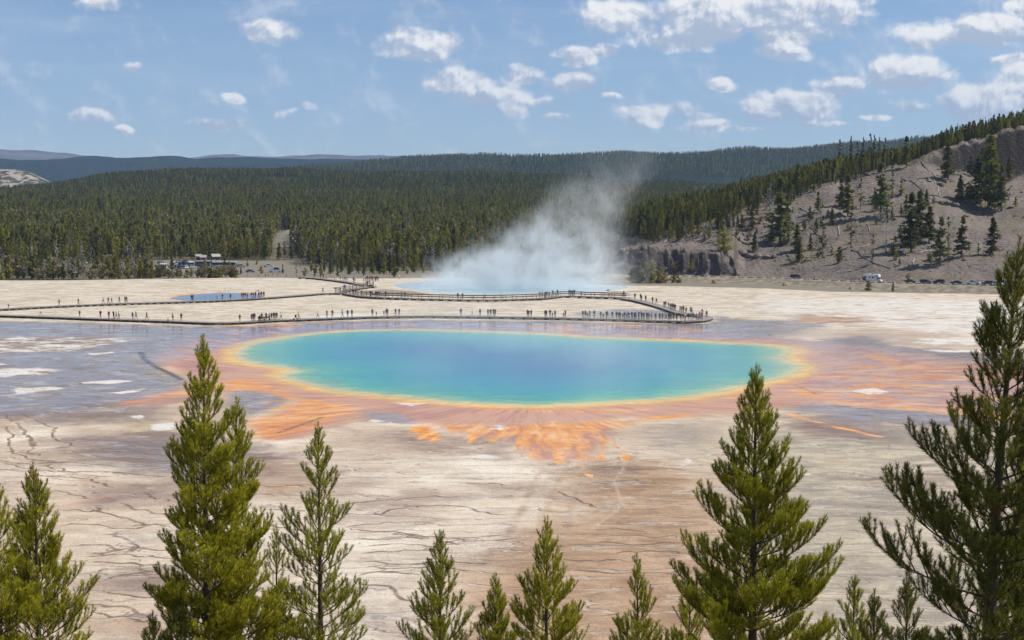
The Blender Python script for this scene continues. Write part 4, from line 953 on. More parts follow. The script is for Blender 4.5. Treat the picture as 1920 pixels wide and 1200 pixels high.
for (px, py, hh_, k, lab) in [(322, 508, 34, 'fir0', 'rounded dark pine standing amid the parked cars'), (384, 512, 24, 'young0', 'green pine in front of the first coach'), (396, 512, 23, 'young1', 'slim pine before the middle of the coaches'), (421, 507, 32, 'fir1', 'tall pine covering the middle of the white coach'),
                              (430, 515, 25, 'young1', 'young pine before the rear of the white coach'), (437, 518, 20, 'young2', 'bushy pine at the right end of the screening bushes'), (452, 514, 15, 'fir0', 'small dark conical pine left of the grey hatchback'),
                              (464, 500, 15, 'young1', 'slim green pine behind the grey hatchback'), (489, 513, 15, 'young2', 'round green bush between hatchback and white van'), (530, 513, 17, 'young1', 'slim dark pine right of the white van'),
                              (482, 497, 13, 'young0', 'small pine left of the white pickup'), (556, 520, 24, 'dead0', 'bare grey tree right of the white van'), (572, 519, 16, 'willow0', 'tan willow bush by the river bridge'), (563, 505, 20, 'dead0', 'bare grey tree at the corner of the car park')]:
    P = vpt(px, py); tree(k, P, hh_ / F * P.y, lab)
for a, y0, h0 in [(590, 515, 8), (604, 517, 7), (618, 514, 9), (628, 518, 6), (641, 512, 10), (655, 517, 7), (668, 514, 9), (679, 519, 8), (694, 515, 7), (709, 512, 10), (722, 516, 8), (736, 513, 9), (745, 520, 9), (760, 514, 7), (776, 512, 9), (792, 513, 8), (808, 512, 8), (826, 512, 9), (845, 513, 7)]:
    for q in range(2):
        k = r_.choice(['young0', 'young1', 'fir0', 'fir1'])
        lab = 'dark young fir between river path and forest' if k[:3] == 'fir' else 'green young pine between river path and forest'
        tree(k, vpt(a + r_.uniform(-6, 6), y0 - q * 5 + r_.uniform(-1.5, 1.5)), h0 * r_.uniform(.75, 1.2), lab, 'young conifers beyond the river path')

# ---------------------------------------------------------------- the forest
def thin_out(x, y, dmin):
    """keep points that are not crowded, on a jittered grid"""
    return x, y
def scatter(amin, amax, d0, d1, sp):
    xs = np.arange((amin - 960) / F * d1, (amax - 960) / F * d1, sp); ys = np.arange(d0, d1, sp)
    X_, Y_ = np.meshgrid(xs, ys); X_ = X_.ravel() + rng.uniform(-.48, .48, X_.size) * sp; Y_ = Y_.ravel() + rng.uniform(-.48, .48, Y_.size) * sp
    A_ = Aof(X_, Y_); k = (A_ > amin) & (A_ < amax) & (Y_ > d0) & (Y_ < d1)
    return X_[k], Y_[k]
fx, fy, fz, fh, fk = [], [], [], [], []
def addf(x, y, z, h, kinds):
    fx.append(x); fy.append(y); fz.append(z); fh.append(h); fk.append(rng.choice(kinds, len(x)))
# valley forest
x, y = scatter(-220, 2150, 690, 1500, 5.0)
A_ = Aof(x, y)
front = np.interp(A_, [-220, 0, 280, 300, 350, 450, 560, 570, 640, 860, 1180, 1200, 2150], [810, 810, 830, 880, 880, 872, 872, 800, 760, 765, 760, 850, 900]) + (fbm(x / 30, y / 30, 2, 9) - .5) * 40
k = (y > front) & ~((abs(A_ - np.interp(y, [872, 1060, 1200, 1300, 1430], [535, 524, 530, 545, 556])) < np.interp(y, [872, 1000, 1060, 1430], [22, 26, 20, 26]) + 9 * (fbm(x / 14, y / 30, 2, 91) - .5)) & (y < 1430) & (y > 872)) & ~((A_ > 462) & (A_ < 535) & (abs(y - 1285 - (A_ - 500) * .5) < 26)) & (fbm(x / 25, y / 25, 3, 61) > .3)
k &= ~((A_ > 1130) & (y > np.interp(A_, *D0_k) - 40) & (y < np.interp(A_, *D1_k) + 330))
x, y, A_ = x[k], y[k], A_[k]; fr = front[k]
hts = rng.triangular(9, 15, 21, len(x)) * np.clip(.62 + (y - fr) / 120, .6, 1) * (.85 + .35 * fbm(x / 40, y / 40, 2, 62))
z = valley_z(x, y)
fo = np.argsort(y - fr)
FRONT_N = 118
cand = [i for i in fo[:1500] if -20 < A_[i] < 1180]
# nearest standing trees as individuals
idx = []
seen = {}
for i in cand:
    b = int(A_[i] // 10)
    if seen.get(b, 0) < 1: seen[b] = seen.get(b, 0) + 1; idx.append(i)
    if len(idx) >= FRONT_N: break
segs = [(-50, 290, 'behind the left thicket'), (290, 450, 'behind the parked cars and coaches'), (450, 640, 'behind the white pickup and van'), (640, 860, 'left of the steam'), (860, 1200, 'behind the rising steam')]
for i in idx:
    s = next(s for s in segs if s[0] <= A_[i] < s[1])
    kd = ['tall0', 'tall1', 'tall2', 'fir1'][int(rng.integers(0, 4))]
    tree(kd, (x[i], y[i], z[i]), hts[i], ('dark bushy fir' if kd == 'fir1' else 'tall lodgepole pine') + ' in the front row of forest ' + s[2], 'front row of forest ' + s[2])
rest = np.ones(len(x), bool); rest[idx] = False
x, y, z, hts = x[rest], y[rest], z[rest], hts[rest]
addf(x, y, z, hts, [0, 1, 2, 0, 1, 2, 5, 0, 1, 2, 4, 7])
x, y = scatter(-220, 2150, 1500, 2500, 6.5); k = fbm(x / 45, y / 60, 3, 63) > .16; x, y = x[k], y[k]
addf(x, y, valley_z(x, y), rng.triangular(10, 15, 22, len(x)) * (.8 + .4 * fbm(x / 80, y / 80, 2, 64)), [0, 1, 2, 5])
x, y = scatter(-250, 1500, 2500, 3380, 8.0); A_ = Aof(x, y)
bare = (((A_ > 262) & (A_ < 300)) | ((A_ > 500) & (A_ < 565)) | ((A_ > 818) & (A_ < 862))) & (y > 2850) & (y < 2990)
k = ~bare & (fbm(x / 60, y / 90, 3, 65) > .2); x, y, A_ = x[k], y[k], A_[k]
addf(x, y, np.maximum(z_r1(A_, y), valley_z(x, y)), rng.uniform(13, 19, len(x)), [0, 2, 5, 5])
x, y = scatter(560, 2000, 4750, 6280, 17.0); A_ = Aof(x, y)
addf(x, y, z_r2(A_, y), rng.uniform(17, 25, len(x)), [0, 2, 5, 5])
x, y = scatter(-200, 112, 3700, 4150, 14.0); A_ = Aof(x, y); k = fbm(x / 50, y / 50, 3, 66) > .56
x, y = x[k], y[k]; zk = np.interp(y, [3650, 4150], [40, 112]) 
# crest wood on the right hill
x, y = scatter(1120, 2250, 680, 1180, 3.7); A_ = Aof(x, y)
d1_ = np.interp(A_, *D1_k); dd = y - d1_
inner = np.interp(A_, [1120, 1180, 1400, 1500, 1700, 2250], [-6, -30, -22, -14, 2, 4]) + (fbm(x / 12, y / 12, 2, 71) - .5) * 26
k = (dd > inner) & (dd < 300); x, y, A_, dd = x[k], y[k], A_[k], dd[k]
hh2 = rng.uniform(8, 14.5, len(x)) * np.interp(A_, [1120, 1300, 1500, 1700, 2250], [1.15, 1.05, .95, .85, .85]) * np.clip(.7 + dd / 60, .55, 1)
addf(x, y, hill_z(x, y) - .3, hh2, [0, 0, 2, 3, 5, 6])
FX, FY, FZ, FH, FK = map(np.concatenate, (fx, fy, fz, fh, fk))
print('forest trees', len(FX))
ORDER = ['tall0', 'tall1', 'tall2', 'thin0', 'young0', 'fir1', 'fir0', 'dead0']
def forest_object(name, label, X_, Y_, Z_, H_, K_):
    me = bpy.data.meshes.new(name)
    P = np.stack([X_, Y_, Z_], -1).astype(np.float32)
    me.vertices.add(len(P)); me.vertices.foreach_set('co', P.ravel())
    for nm, tp, arr in (('kind', 'INT', K_.astype(np.int32)), ('rot', 'FLOAT', rng.uniform(0, 6.28, len(P)).astype(np.float32)),
                        ('hs', 'FLOAT', (H_ / np.array([PROTO[k][0] for k in ORDER])[K_]).astype(np.float32))):
        a = me.attributes.new(nm, tp, 'POINT'); a.data.foreach_set('value', arr)
    o = link(name, me); tag(o, label, 'forest', kind='stuff')
    ng = bpy.data.node_groups.new(name, 'GeometryNodeTree')
    ng.interface.new_socket(name='Geometry', in_out='INPUT', socket_type='NodeSocketGeometry')
    ng.interface.new_socket(name='Geometry', in_out='OUTPUT', socket_type='NodeSocketGeometry')
    N = ng.nodes; L = ng.links
    gi = N.new('NodeGroupInput'); go = N.new('NodeGroupOutput')
    jv = N.new('GeometryNodeJoinGeometry')
    for k in reversed(ORDER):
        j = N.new('GeometryNodeJoinGeometry')
        for part in COUNTS[k]:
            oi = N.new('GeometryNodeObjectInfo'); oi.transform_space = 'ORIGINAL'; oi.inputs[0].default_value = part
            L.new(oi.outputs['Geometry'], j.inputs[0])
        g2 = N.new('GeometryNodeGeometryToInstance'); L.new(j.outputs[0], g2.inputs[0]); L.new(g2.outputs[0], jv.inputs[0])
    ip = N.new('GeometryNodeInstanceOnPoints'); L.new(gi.outputs[0], ip.inputs['Points']); L.new(jv.outputs[0], ip.inputs['Instance'])
    ip.inputs['Pick Instance'].default_value = True
    def na(nm, tp):
        q = N.new('GeometryNodeInputNamedAttribute'); q.data_type = tp; q.inputs[0].default_value = nm; return q.outputs[0]
    L.new(na('kind', 'INT'), ip.inputs['Instance Index'])
    cb = N.new('ShaderNodeCombineXYZ'); L.new(na('rot', 'FLOAT'), cb.inputs[2]); L.new(cb.outputs[0], ip.inputs['Rotation'])
    L.new(na('hs', 'FLOAT'), ip.inputs['Scale'])
    L.new(ip.outputs[0], go.inputs[0])
    md = o.modifiers.new('trees', 'NODES'); md.node_group = ng
    return o
for k in ORDER:
    assert k in COUNTS, k
forest_object('forest', 'dense pine forest covering the valley, ridges and hill crest', FX, FY, FZ, FH, FK)
# ---------------------------------------------------------------- foreground lodgepole pines on the slope below the overlook
def needle_mat(name, c1, c2, c3):
    m, n, b = mat(name)
    p = n.pos()
    c = n.mix(n.step(n.noise(p, 2.2, 3, .6), .3, .7), c1, c2)
    c = n.mix(n.step(n.noise(p, 9, 3, .6), .48, .62, 0, .8), c, c3)
    c = n.mix(n.step(n.noise(p, 3.1, 2, .5), .62, .72, 0, .5), c, (0.36, 0.24, 0.06))
    n.put(b.inputs['Base Color'], c); b.inputs['Roughness'].default_value = .5; b.inputs['Specular IOR Level'].default_value = .12
    t = n.n.new('ShaderNodeBsdfTranslucent'); n.put(t.inputs[0], n.mix(.5, c, (0.30, 0.32, 0.03)))
    mx = n.n.new('ShaderNodeMixShader'); mx.inputs[0].default_value = .22
    out = m.node_tree.nodes['Material Output']
    n.l.new(b.outputs[0], mx.inputs[1]); n.l.new(t.outputs[0], mx.inputs[2]); n.l.new(mx.outputs[0], out.inputs[0])
    return m
m_nA = needle_mat('needles_yellow_green', (0.21, 0.225, 0.012), (0.54, 0.51, 0.028), (0.78, 0.68, 0.05))
m_nB = needle_mat('needles_green', (0.165, 0.19, 0.013), (0.45, 0.45, 0.028), (0.70, 0.62, 0.048))
m_nC = needle_mat('needles_dark', (0.10, 0.115, 0.022), (0.19, 0.20, 0.033), (0.26, 0.25, 0.045))
m_fbark = simple('pine_bark_brown', (0.105, 0.078, 0.058), .9, var=.35, scale=9)
m_bud = simple('reddish_pine_shoot', (0.24, 0.11, 0.05), .8, var=.3, scale=9)

def rotv(v, axis, ang): return Matrix.Rotation(ang, 3, axis) @ v
class Pine:
    def __init__(s, H, seed, rprof, zvis, dens=1.0, asc=1.0, nlen=.052, wood=1.0):
        s.r = random.Random(seed); s.H = H; s.wood = MB(); s.seg = []; s.tips = []
        r = s.r
        s.bx, s.by = r.uniform(-.012, .012) * H, r.uniform(-.012, .012) * H
        z = H - .28; k = 0
        s.seg.append((Vector(s.tr(H - .55)), Vector(s.tr(H)), 1.0)); s.tips.append((Vector(s.tr(H)), Vector((0, 0, 1))))
        az0 = r.uniform(0, 6.28)
        while z > 1.0:
            t = (H - z)
            dz = .17 if t < 1 else r.uniform(.17, .28)
            vis = z > zvis - .7
            nb = r.choice([3, 4, 4, 5]) if vis else 3
            if t < .35: nb = r.choice([3, 4])
            az0 += 2.4
            for q in range(nb):
                a = az0 + q * 2 * math.pi / nb + r.uniform(-.35, .35)
                el0 = max(.30, 1.05 - .17 * t) * asc + r.uniform(-.1, .12)
                hr = rprof(t)
                for _ in range(4): hr = rprof(max(0, t - hr * (math.tan(el0) * .8 + .25)))
                L = max(hr, .08) / max(.45, math.cos(el0 + .2)) * r.choice([.45, .7, .9, 1.0, 1.2]) * r.uniform(.85, 1.1)
                L = min(L, .44 * t + .05)
                if r.random() < .07: L *= .3
                if not vis and r.random() < .4: continue
                s.branch(Vector(s.tr(z + r.uniform(-.06, .06))), a, el0, max(.12, L), 1 if vis else 3, dens)
            z -= dz / (dens ** .5)
        P = [s.tr(H * i / 9.0 - (.5 if i == 0 else 0)) for i in range(10)]
        r0 = (.011 * H + .02) * wood
        s.wood.tube(P, [max(.009, r0 * (1 - i / 9.4)) for i in range(10)], 8)
    def tr(s, z):
        q = z / s.H
        return (s.bx * math.sin(q * 2.6), s.by * math.sin(q * 2.1 + .5) - s.by * math.sin(.5), z)
    def branch(s, p, az, el, L, lvl, dens):
        r = s.r
        n = max(3, int(L / .13)); st = L / n
        d = Vector((math.cos(az) * math.cos(el), math.sin(az) * math.cos(el), math.sin(el)))
        pts = [p.copy()]; dirs = []
        azd = 0
        for i in range(n):
            q = i / n
            el2 = el + (1.35 - el) * (q ** 1.7) * .72
            azd += r.uniform(-.09, .09)
            d = Vector((math.cos(az + azd) * math.cos(el2), math.sin(az + azd) * math.cos(el2), math.sin(el2)))
            dirs.append(d); pts.append(pts[-1] + d * st)
        br = .005 + .008 * L
        idx = range(0, len(pts), 2) if len(pts) > 4 else range(len(pts))
        idx = list(idx); 
        if idx[-1] != len(pts) - 1: idx.append(len(pts) - 1)
        s.wood.tube([pts[i] for i in idx], [max(.004, br * (1 - .85 * i / n)) for i in idx], 4)
        ndl = min(L * .8, .34 + .25 * L)
        acc_ = 0
        for i in range(n - 1, -1, -1):
            if acc_ < ndl: s.seg.append((pts[i], pts[i + 1], 1.0 if acc_ < ndl * .7 else .6))
            acc_ += st
        s.tips.append((pts[-1], dirs[-1]))
        if lvl == 3: return
        side = 1
        step = .095 / dens if lvl == 1 else .11
        q = (.22 if L > .6 else .35) * L
        while q < L - .08:
            i = min(n - 1, int(q / st)); P = pts[i] + dirs[i] * (q - i * st); dd = dirs[i]
            side = -side
            if lvl == 1:
                l2 = min(.75, (L - q) * .62 + .10) * r.uniform(.6, 1.15)
                ang = side * r.uniform(.6, 1.0)
            else:
                l2 = min(.24, (L - q) * .6 + .06) * r.uniform(.7, 1.15); ang = side * r.uniform(.55, .9)
            a2 = math.atan2(dd.y, dd.x) + ang; e2 = min(1.3, math.asin(max(-1, min(1, dd.z))) + r.uniform(-.05, .55))
            if l2 > .3 and lvl == 1: s.branch(P, a2, e2, l2, 2, dens)
            else:
                v = Vector((math.cos(a2) * math.cos(e2), math.sin(a2) * math.cos(e2), math.sin(e2)))
                v2 = (v + Vector((0, 0, .7))).normalized()
                m_ = P + v * l2 * .5; e_ = m_ + v2 * l2 * .5
                s.seg.append((P, m_, .9)); s.seg.append((m_, e_, 1.0)); s.tips.append((e_, v2))
                s.wood.tube([P, m_, e_], [.006, .005, .003], 3)
            q += step * r.uniform(.8, 1.3)
    def needles(s, m, seed, per_m=165, nl=.056, wdt=.0065, name='needles'):
        g_ = np.random.default_rng(seed)
        P0 = np.array([a[:] for a, b, c in s.seg]); P1 = np.array([b[:] for a, b, c in s.seg]); W = np.array([c for a, b, c in s.seg])
        Ls = np.linalg.norm(P1 - P0, axis=1)
        cnt = np.maximum(3, (Ls * per_m * W)).astype(int)
        id_ = np.repeat(np.arange(len(P0)), cnt); N_ = len(id_)
        t = g_.uniform(0, 1.05, N_)[:, None]
        base = P0[id_] * (1 - t) + P1[id_] * t
        ax = (P1 - P0)[id_]; ax /= np.linalg.norm(ax, axis=1)[:, None]
        # tufts closing each tip
        tp = np.array([a[:] for a, b in s.tips]); td = np.array([b[:] for a, b in s.tips])
        ti = np.repeat(np.arange(len(tp)), 9)
        base = np.concatenate([base, tp[ti]]); ax = np.concatenate([ax, td[ti]])
        N_ = len(base)
        rnd = g_.normal(0, 1, (N_, 3)); perp = rnd - ax * (rnd * ax).sum(1)[:, None]; perp /= np.linalg.norm(perp, axis=1)[:, None]
        an = g_.uniform(.45, 1.0, N_)[:, None]; an[-len(ti):] *= .55
        d = ax * np.cos(an) + perp * np.sin(an); d[:, 2] += .12
        l = nl * g_.uniform(.7, 1.2, (N_, 1))
        sd = np.cross(d, g_.normal(0, 1, (N_, 3))); sd /= np.linalg.norm(sd, axis=1)[:, None]
        v = np.stack([base - sd * wdt * .5, base + sd * wdt * .5, base + d * l + sd * wdt * .25, base + d * l - sd * wdt * .25], 1).reshape(-1, 3)
        return mesh_np(name, v, np.arange(N_ * 4).reshape(-1, 4), [m], size=4, smooth=False)

fg_total = 0
def fg_pine(px, py, d, prof, m, label, seed, dens=1.0, asc=1.0, per=165, base_dx=0.0, nl=.060, wood=1.0, wdt=.0068, ybot=1200, red=False):
    global fg_total
    top = at(px, py, d)
    bz = float(slope_z(np.array([top.x]), np.array([d]))[0]) - .1
    H = top.z - bz
    pts = [(q[0], q[1]) for q in prof]                # (photo row, half width in px) of the crown
    ks = d / F
    ts = [max(0, (y_ - py) * ks) for y_, _ in pts]; ws = [w_ * ks for _, w_ in pts]
    rp = lambda t: float(np.interp(t, ts, ws)) * 1.12
    zvis = at(px, ybot, d).z - bz
    pn = Pine(H, seed, rp, zvis, dens, asc, wood=wood)
    e = empty('lodgepole_pine', (top.x - pn.tr(H)[0], d - pn.tr(H)[1], bz), 0, label, 'pine tree')
    if base_dx: e.rotation_euler = (0, math.atan2(-base_dx * ks, (1200 - py) * ks), 0); e.location = (top.x - math.sin(e.rotation_euler[1]) * H, d, bz)
    me = pn.needles(m, seed, per * 1.65, nl, wdt); fg_total += len(me.polygons)
    link('needles', me, e)
    pn.wood.build('trunk', m_fbark, e, True)
    if red:
        b = MB(); 
        tips = sorted(pn.tips, key=lambda q: -q[0].z)[:34]
        for (a, dd) in tips: b.tube([a, a + dd * .05, a + (dd + Vector((0, 0, .3))).normalized() * .10], [.008, .009, .003], 4)
        b.build('new_shoot', m_bud, e, True)
    return e
fg_pine(382, 630, 30, [(630, 8), (700, 20), (760, 36), (820, 52), (900, 74), (1000, 90), (1100, 104), (1200, 114), (1500, 140)], m_nA, 'tallest bright pine left of centre with a thin pointed leader', 3, dens=1.25, per=180)
fg_pine(443, 748, 31, [(748, 8), (820, 22), (900, 48), (1000, 72), (1200, 95), (1500, 110)], m_nA, 'shorter pine pressed against the right side of the tallest left pine', 4, dens=1.25)
fg_pine(596, 795, 32, [(795, 8), (850, 24), (900, 44), (960, 55), (1060, 72), (1200, 98), (1500, 120)], m_nB, 'narrow open pine right of the tallest left pine', 5, dens=.82)
fg_pine(62, 872, 28, [(872, 12), (930, 38), (1000, 66), (1100, 98), (1200, 118), (1500, 140)], m_nA, 'bushy pine with reddish tips near the left edge', 6, dens=1.1, red=True)
fg_pine(-14, 885, 27, [(885, 12), (950, 34), (1050, 60), (1200, 85), (1500, 100)], m_nA, 'pine cut off by the left edge of the view', 7)
fg_pine(518, 985, 33, [(985, 5), (1050, 20), (1120, 34), (1200, 46), (1500, 60)], m_nB, 'thin sparse pine between the tallest left pine and the narrow one', 8, dens=.6, per=120)
fg_pine(331, 1120, 29, [(1120, 6), (1160, 25), (1200, 42), (1500, 80)], m_nC, 'low dark pine at the foot of the tallest left pine', 9)
fg_pine(286, 1148, 30, [(1148, 6), (1200, 26), (1500, 70)], m_nB, 'pine tip lowest at the left of the tallest left pine', 10)
fg_pine(825, 998, 31, [(998, 6), (1040, 20), (1075, 40), (1110, 56), (1200, 70), (1500, 90)], m_nB, 'small pine with a bare gap under its top, left of bottom centre', 12, dens=.9, red=True)
fg_pine(930, 1078, 32, [(1078, 8), (1110, 26), (1150, 36), (1200, 48), (1500, 80)], m_nB, 'low dense pine between the two small centre pines', 13, dens=1.15)
fg_pine(1027, 972, 31, [(972, 8), (1000, 28), (1050, 48), (1100, 70), (1150, 84), (1200, 86), (1500, 110)], m_nA, 'bright small pine at bottom centre with spreading boughs', 14, dens=.95)
fg_pine(1194, 1040, 32, [(1040, 5), (1090, 20), (1130, 36), (1160, 50), (1200, 62), (1500, 90)], m_nB, 'slim pointed pine alone right of bottom centre', 15, dens=.85)
fg_pine(1294, 1092, 29, [(1092, 6), (1130, 22), (1200, 44), (1500, 90)], m_nA, 'low pine at the foot of the large right pine on its left', 16, dens=.9)
fg_pine(1418, 686, 27, [(686, 12), (740, 38), (800, 58), (860, 104), (950, 146), (1050, 160), (1200, 170), (1500, 210)], m_nB, 'large round topped pine right of centre with a dark trunk', 17, dens=1.2, per=180, wood=1.15)
fg_pine(1603, 1082, 29, [(1082, 6), (1120, 18), (1200, 40), (1500, 90)], m_nB, 'small pine just right of the large round topped pine', 18, dens=.9)
fg_pine(1640, 1108, 27, [(1108, 6), (1150, 22), (1200, 40), (1500, 80)], m_nC, 'dark small pine beside the tree at the right edge', 19, dens=.9)
fg_pine(1700, 1080, 25, [(1080, 8), (1130, 30), (1200, 60), (1500, 90)], m_nC, 'dark pine tip in front of the right edge tree', 20)
fg_pine(1917, 448, 19, [(448, 8), (520, 30), (570, 66), (640, 92), (700, 98), (760, 112), (820, 150), (900, 175), (960, 205), (1080, 225), (1200, 240), (1500, 260)], m_nC, 'tall dark pine at the right edge rising above the spring', 21, dens=1.05, asc=.8, per=190, base_dx=-36, wood=1.25)
fg_pine(1932, 765, 22, [(765, 10), (850, 40), (1000, 70), (1200, 95), (1500, 120)], m_nB, 'pine cut off by the right edge behind the tall dark pine', 22)
print('foreground needles', fg_total)
# ---------------------------------------------------------------- boardwalks
def wood_mat(name, c1, c2, sc=2.0):
    m, n, b = mat(name)
    p = n.pos()
    c = n.mix(n.noise(p, sc, 5, .7), c1, c2)
    n.put(b.inputs['Base Color'], c); b.inputs['Roughness'].default_value = .85; b.inputs['Specular IOR Level'].default_value = .2
    return m
m_deck = wood_mat('weathered_deck_boards', (0.23, 0.205, 0.185), (0.36, 0.33, 0.30))
m_fascia = wood_mat('dark_deck_timber', (0.065, 0.055, 0.048), (0.13, 0.115, 0.10))
m_rail = wood_mat('brown_rail_timber', (0.13, 0.10, 0.08), (0.22, 0.18, 0.15))
DZ = .5
def smooth_line(pts, step=2.2):
    P = [Vector((p[0], p[1], 0)) for p in pts]
    out = []
    for i in range(len(P) - 1):
        a, b = P[i], P[i + 1]; a0 = P[max(i - 1, 0)]; b1 = P[min(i + 2, len(P) - 1)]
        n = max(1, int((b - a).length / step))
        for k in range(n):
            t = k / n
            out.append(0.5 * ((2 * a) + (b - a0) * t + (2 * a0 - 5 * a + 4 * b - b1) * t * t + (3 * a - a0 - 3 * b + b1) * t ** 3))
    out.append(P[-1]); return out
def resample(L, step):
    out = [L[0]]; acc_ = 0
    for i in range(len(L) - 1):
        a, b = L[i], L[i + 1]; d = (b - a).length; s = step - acc_
        while s <= d: out.append(a + (b - a) * (s / d)); s += step
        acc_ = (acc_ + d) % step if d else acc_
    return out
WALK = {}
sup_mesh = None
def walkway(key, label, px_pts, rails=False, width=2.3, sup=2.4, rail_rng=None):
    line = smooth_line([gnd(a, b) for a, b in px_pts])
    n = len(line)
    T = [(line[min(i + 1, n - 1)] - line[max(i - 1, 0)]).normalized() for i in range(n)]
    Nn = [Vector((-t.y, t.x, 0)) for t in T]
    WALK[key] = (line, T, Nn, width)
    root = empty('boardwalk', line[n // 2].copy(), 0, label, 'boardwalk')
    off = -line[n // 2]
    def ribbon(name, o0, o1, z0, z1, m):
        mb = MB()
        for i in range(n):
            a = line[i] + Nn[i] * o0 + off; b = line[i] + Nn[i] * o1 + off
            mb.v += [(a.x, a.y, z0), (b.x, b.y, z0), (b.x, b.y, z1), (a.x, a.y, z1)]
        for i in range(n - 1):
            q = i * 4; w_ = q + 4
            mb.f += [(q, w_, w_ + 3, q + 3), (q + 1, q + 2, w_ + 2, w_ + 1), (q + 3, w_ + 3, w_ + 2, q + 2), (q, q + 1, w_ + 1, w_)]
        mb.f += [(0, 3, 2, 1), tuple(4 * (n - 1) + k for k in range(4))]
        return mb.build(name, m, root)
    ribbon('deck', 0, width, DZ - .07, DZ, m_deck)
    ribbon('side_beam', .05, .15, DZ - .26, DZ - .072, m_fascia)
    ribbon('side_beam', width - .15, width - .05, DZ - .26, DZ - .072, m_fascia)
    mb = MB(); mb.box(-.16, .16, .17, width - .17, 0, DZ - .08); mb.box(-.2, .2, -.03, .24, -.05, DZ - .27)
    sm = mb.mesh('support', m_fascia)
    S = resample(line, sup)
    for p in S[:100]:
        i = min(range(n), key=lambda k: (line[k] - p).length)
        o = link('support', sm, root, p + off); o.rotation_euler = (0, 0, math.atan2(T[i].y, T[i].x))
    if rails:
        pm = MB(); pm.box(-.06, .06, -.06, .06, DZ, DZ + 1.12); pmm = pm.mesh('rail_post', m_rail)
        i0, i1 = rail_rng or (0, n)
        for side in (.12, width - .12):
            mb = MB()
            for z in (DZ + .55, DZ + 1.06):
                for i in range(i0, min(i1, n) - 1):
                    mb.bar(line[i] + Nn[i] * side + off + Vector((0, 0, z)), line[i + 1] + Nn[i + 1] * side + off + Vector((0, 0, z)), .07, .13)
            mb.build('handrail', m_rail, root)
            ln = line[i0:i1]
            for p in resample(ln, 3.0)[:48]:
                i = min(range(n), key=lambda k: (line[k] - p).length)
                link('rail_post', pmm, root, p + Nn[i] * side + off)
    return root
walkway('near', 'long near boardwalk curving behind the big blue spring', [(-70, 593.5), (0, 595.5), (104, 599), (208, 603), (300, 606), (400, 609.8), (462, 608.2), (504, 605.5), (587, 602.5), (692, 598.5), (800, 597), (900, 598), (1008, 599.8), (1112, 602), (1184, 604), (1257, 606.5),
        (1290, 607), (1318, 605.5), (1334, 602), (1336, 598), (1322, 595)], width=2.6, sup=2.5)
walkway('back', 'boardwalk slanting up left from the bend at the crowd', [(1318, 594), (1288, 590.5), (1247, 577.5), (1205, 566.5), (1176, 562)], width=2.5, sup=1.9)
walkway('rail', 'railed boardwalk along the edge of the steaming pool', [(1174, 562), (1145, 561), (1112, 560), (1080, 558.7), (1055, 558.5), (1029, 562), (987, 564), (904, 566), (800, 564), (720, 561.5), (677, 559), (642, 553.5)][::-1], rails=True, sup=2.6)
walkway('left', 'far boardwalk running left past the small dark blue pool', [(-70, 587.5), (0, 583.5), (104, 578), (208, 573.5), (400, 567.3), (504, 561.5), (570, 556.5), (608, 553.5), (639, 553.3)], sup=1.85)
walkway('upper', 'boardwalk climbing from the river bridge to the junction', [(560, 522.8), (581, 523.5), (617, 527.5), (650, 532), (677, 537), (692, 540.5)], sup=3.0, width=2.4)
walkway('link', 'short railed boardwalk linking junction and upper boardwalk', [(644, 552), (656, 547.5), (676, 543.5), (696, 540.5), (702, 537)], rails=True, sup=3.0, width=2.4)

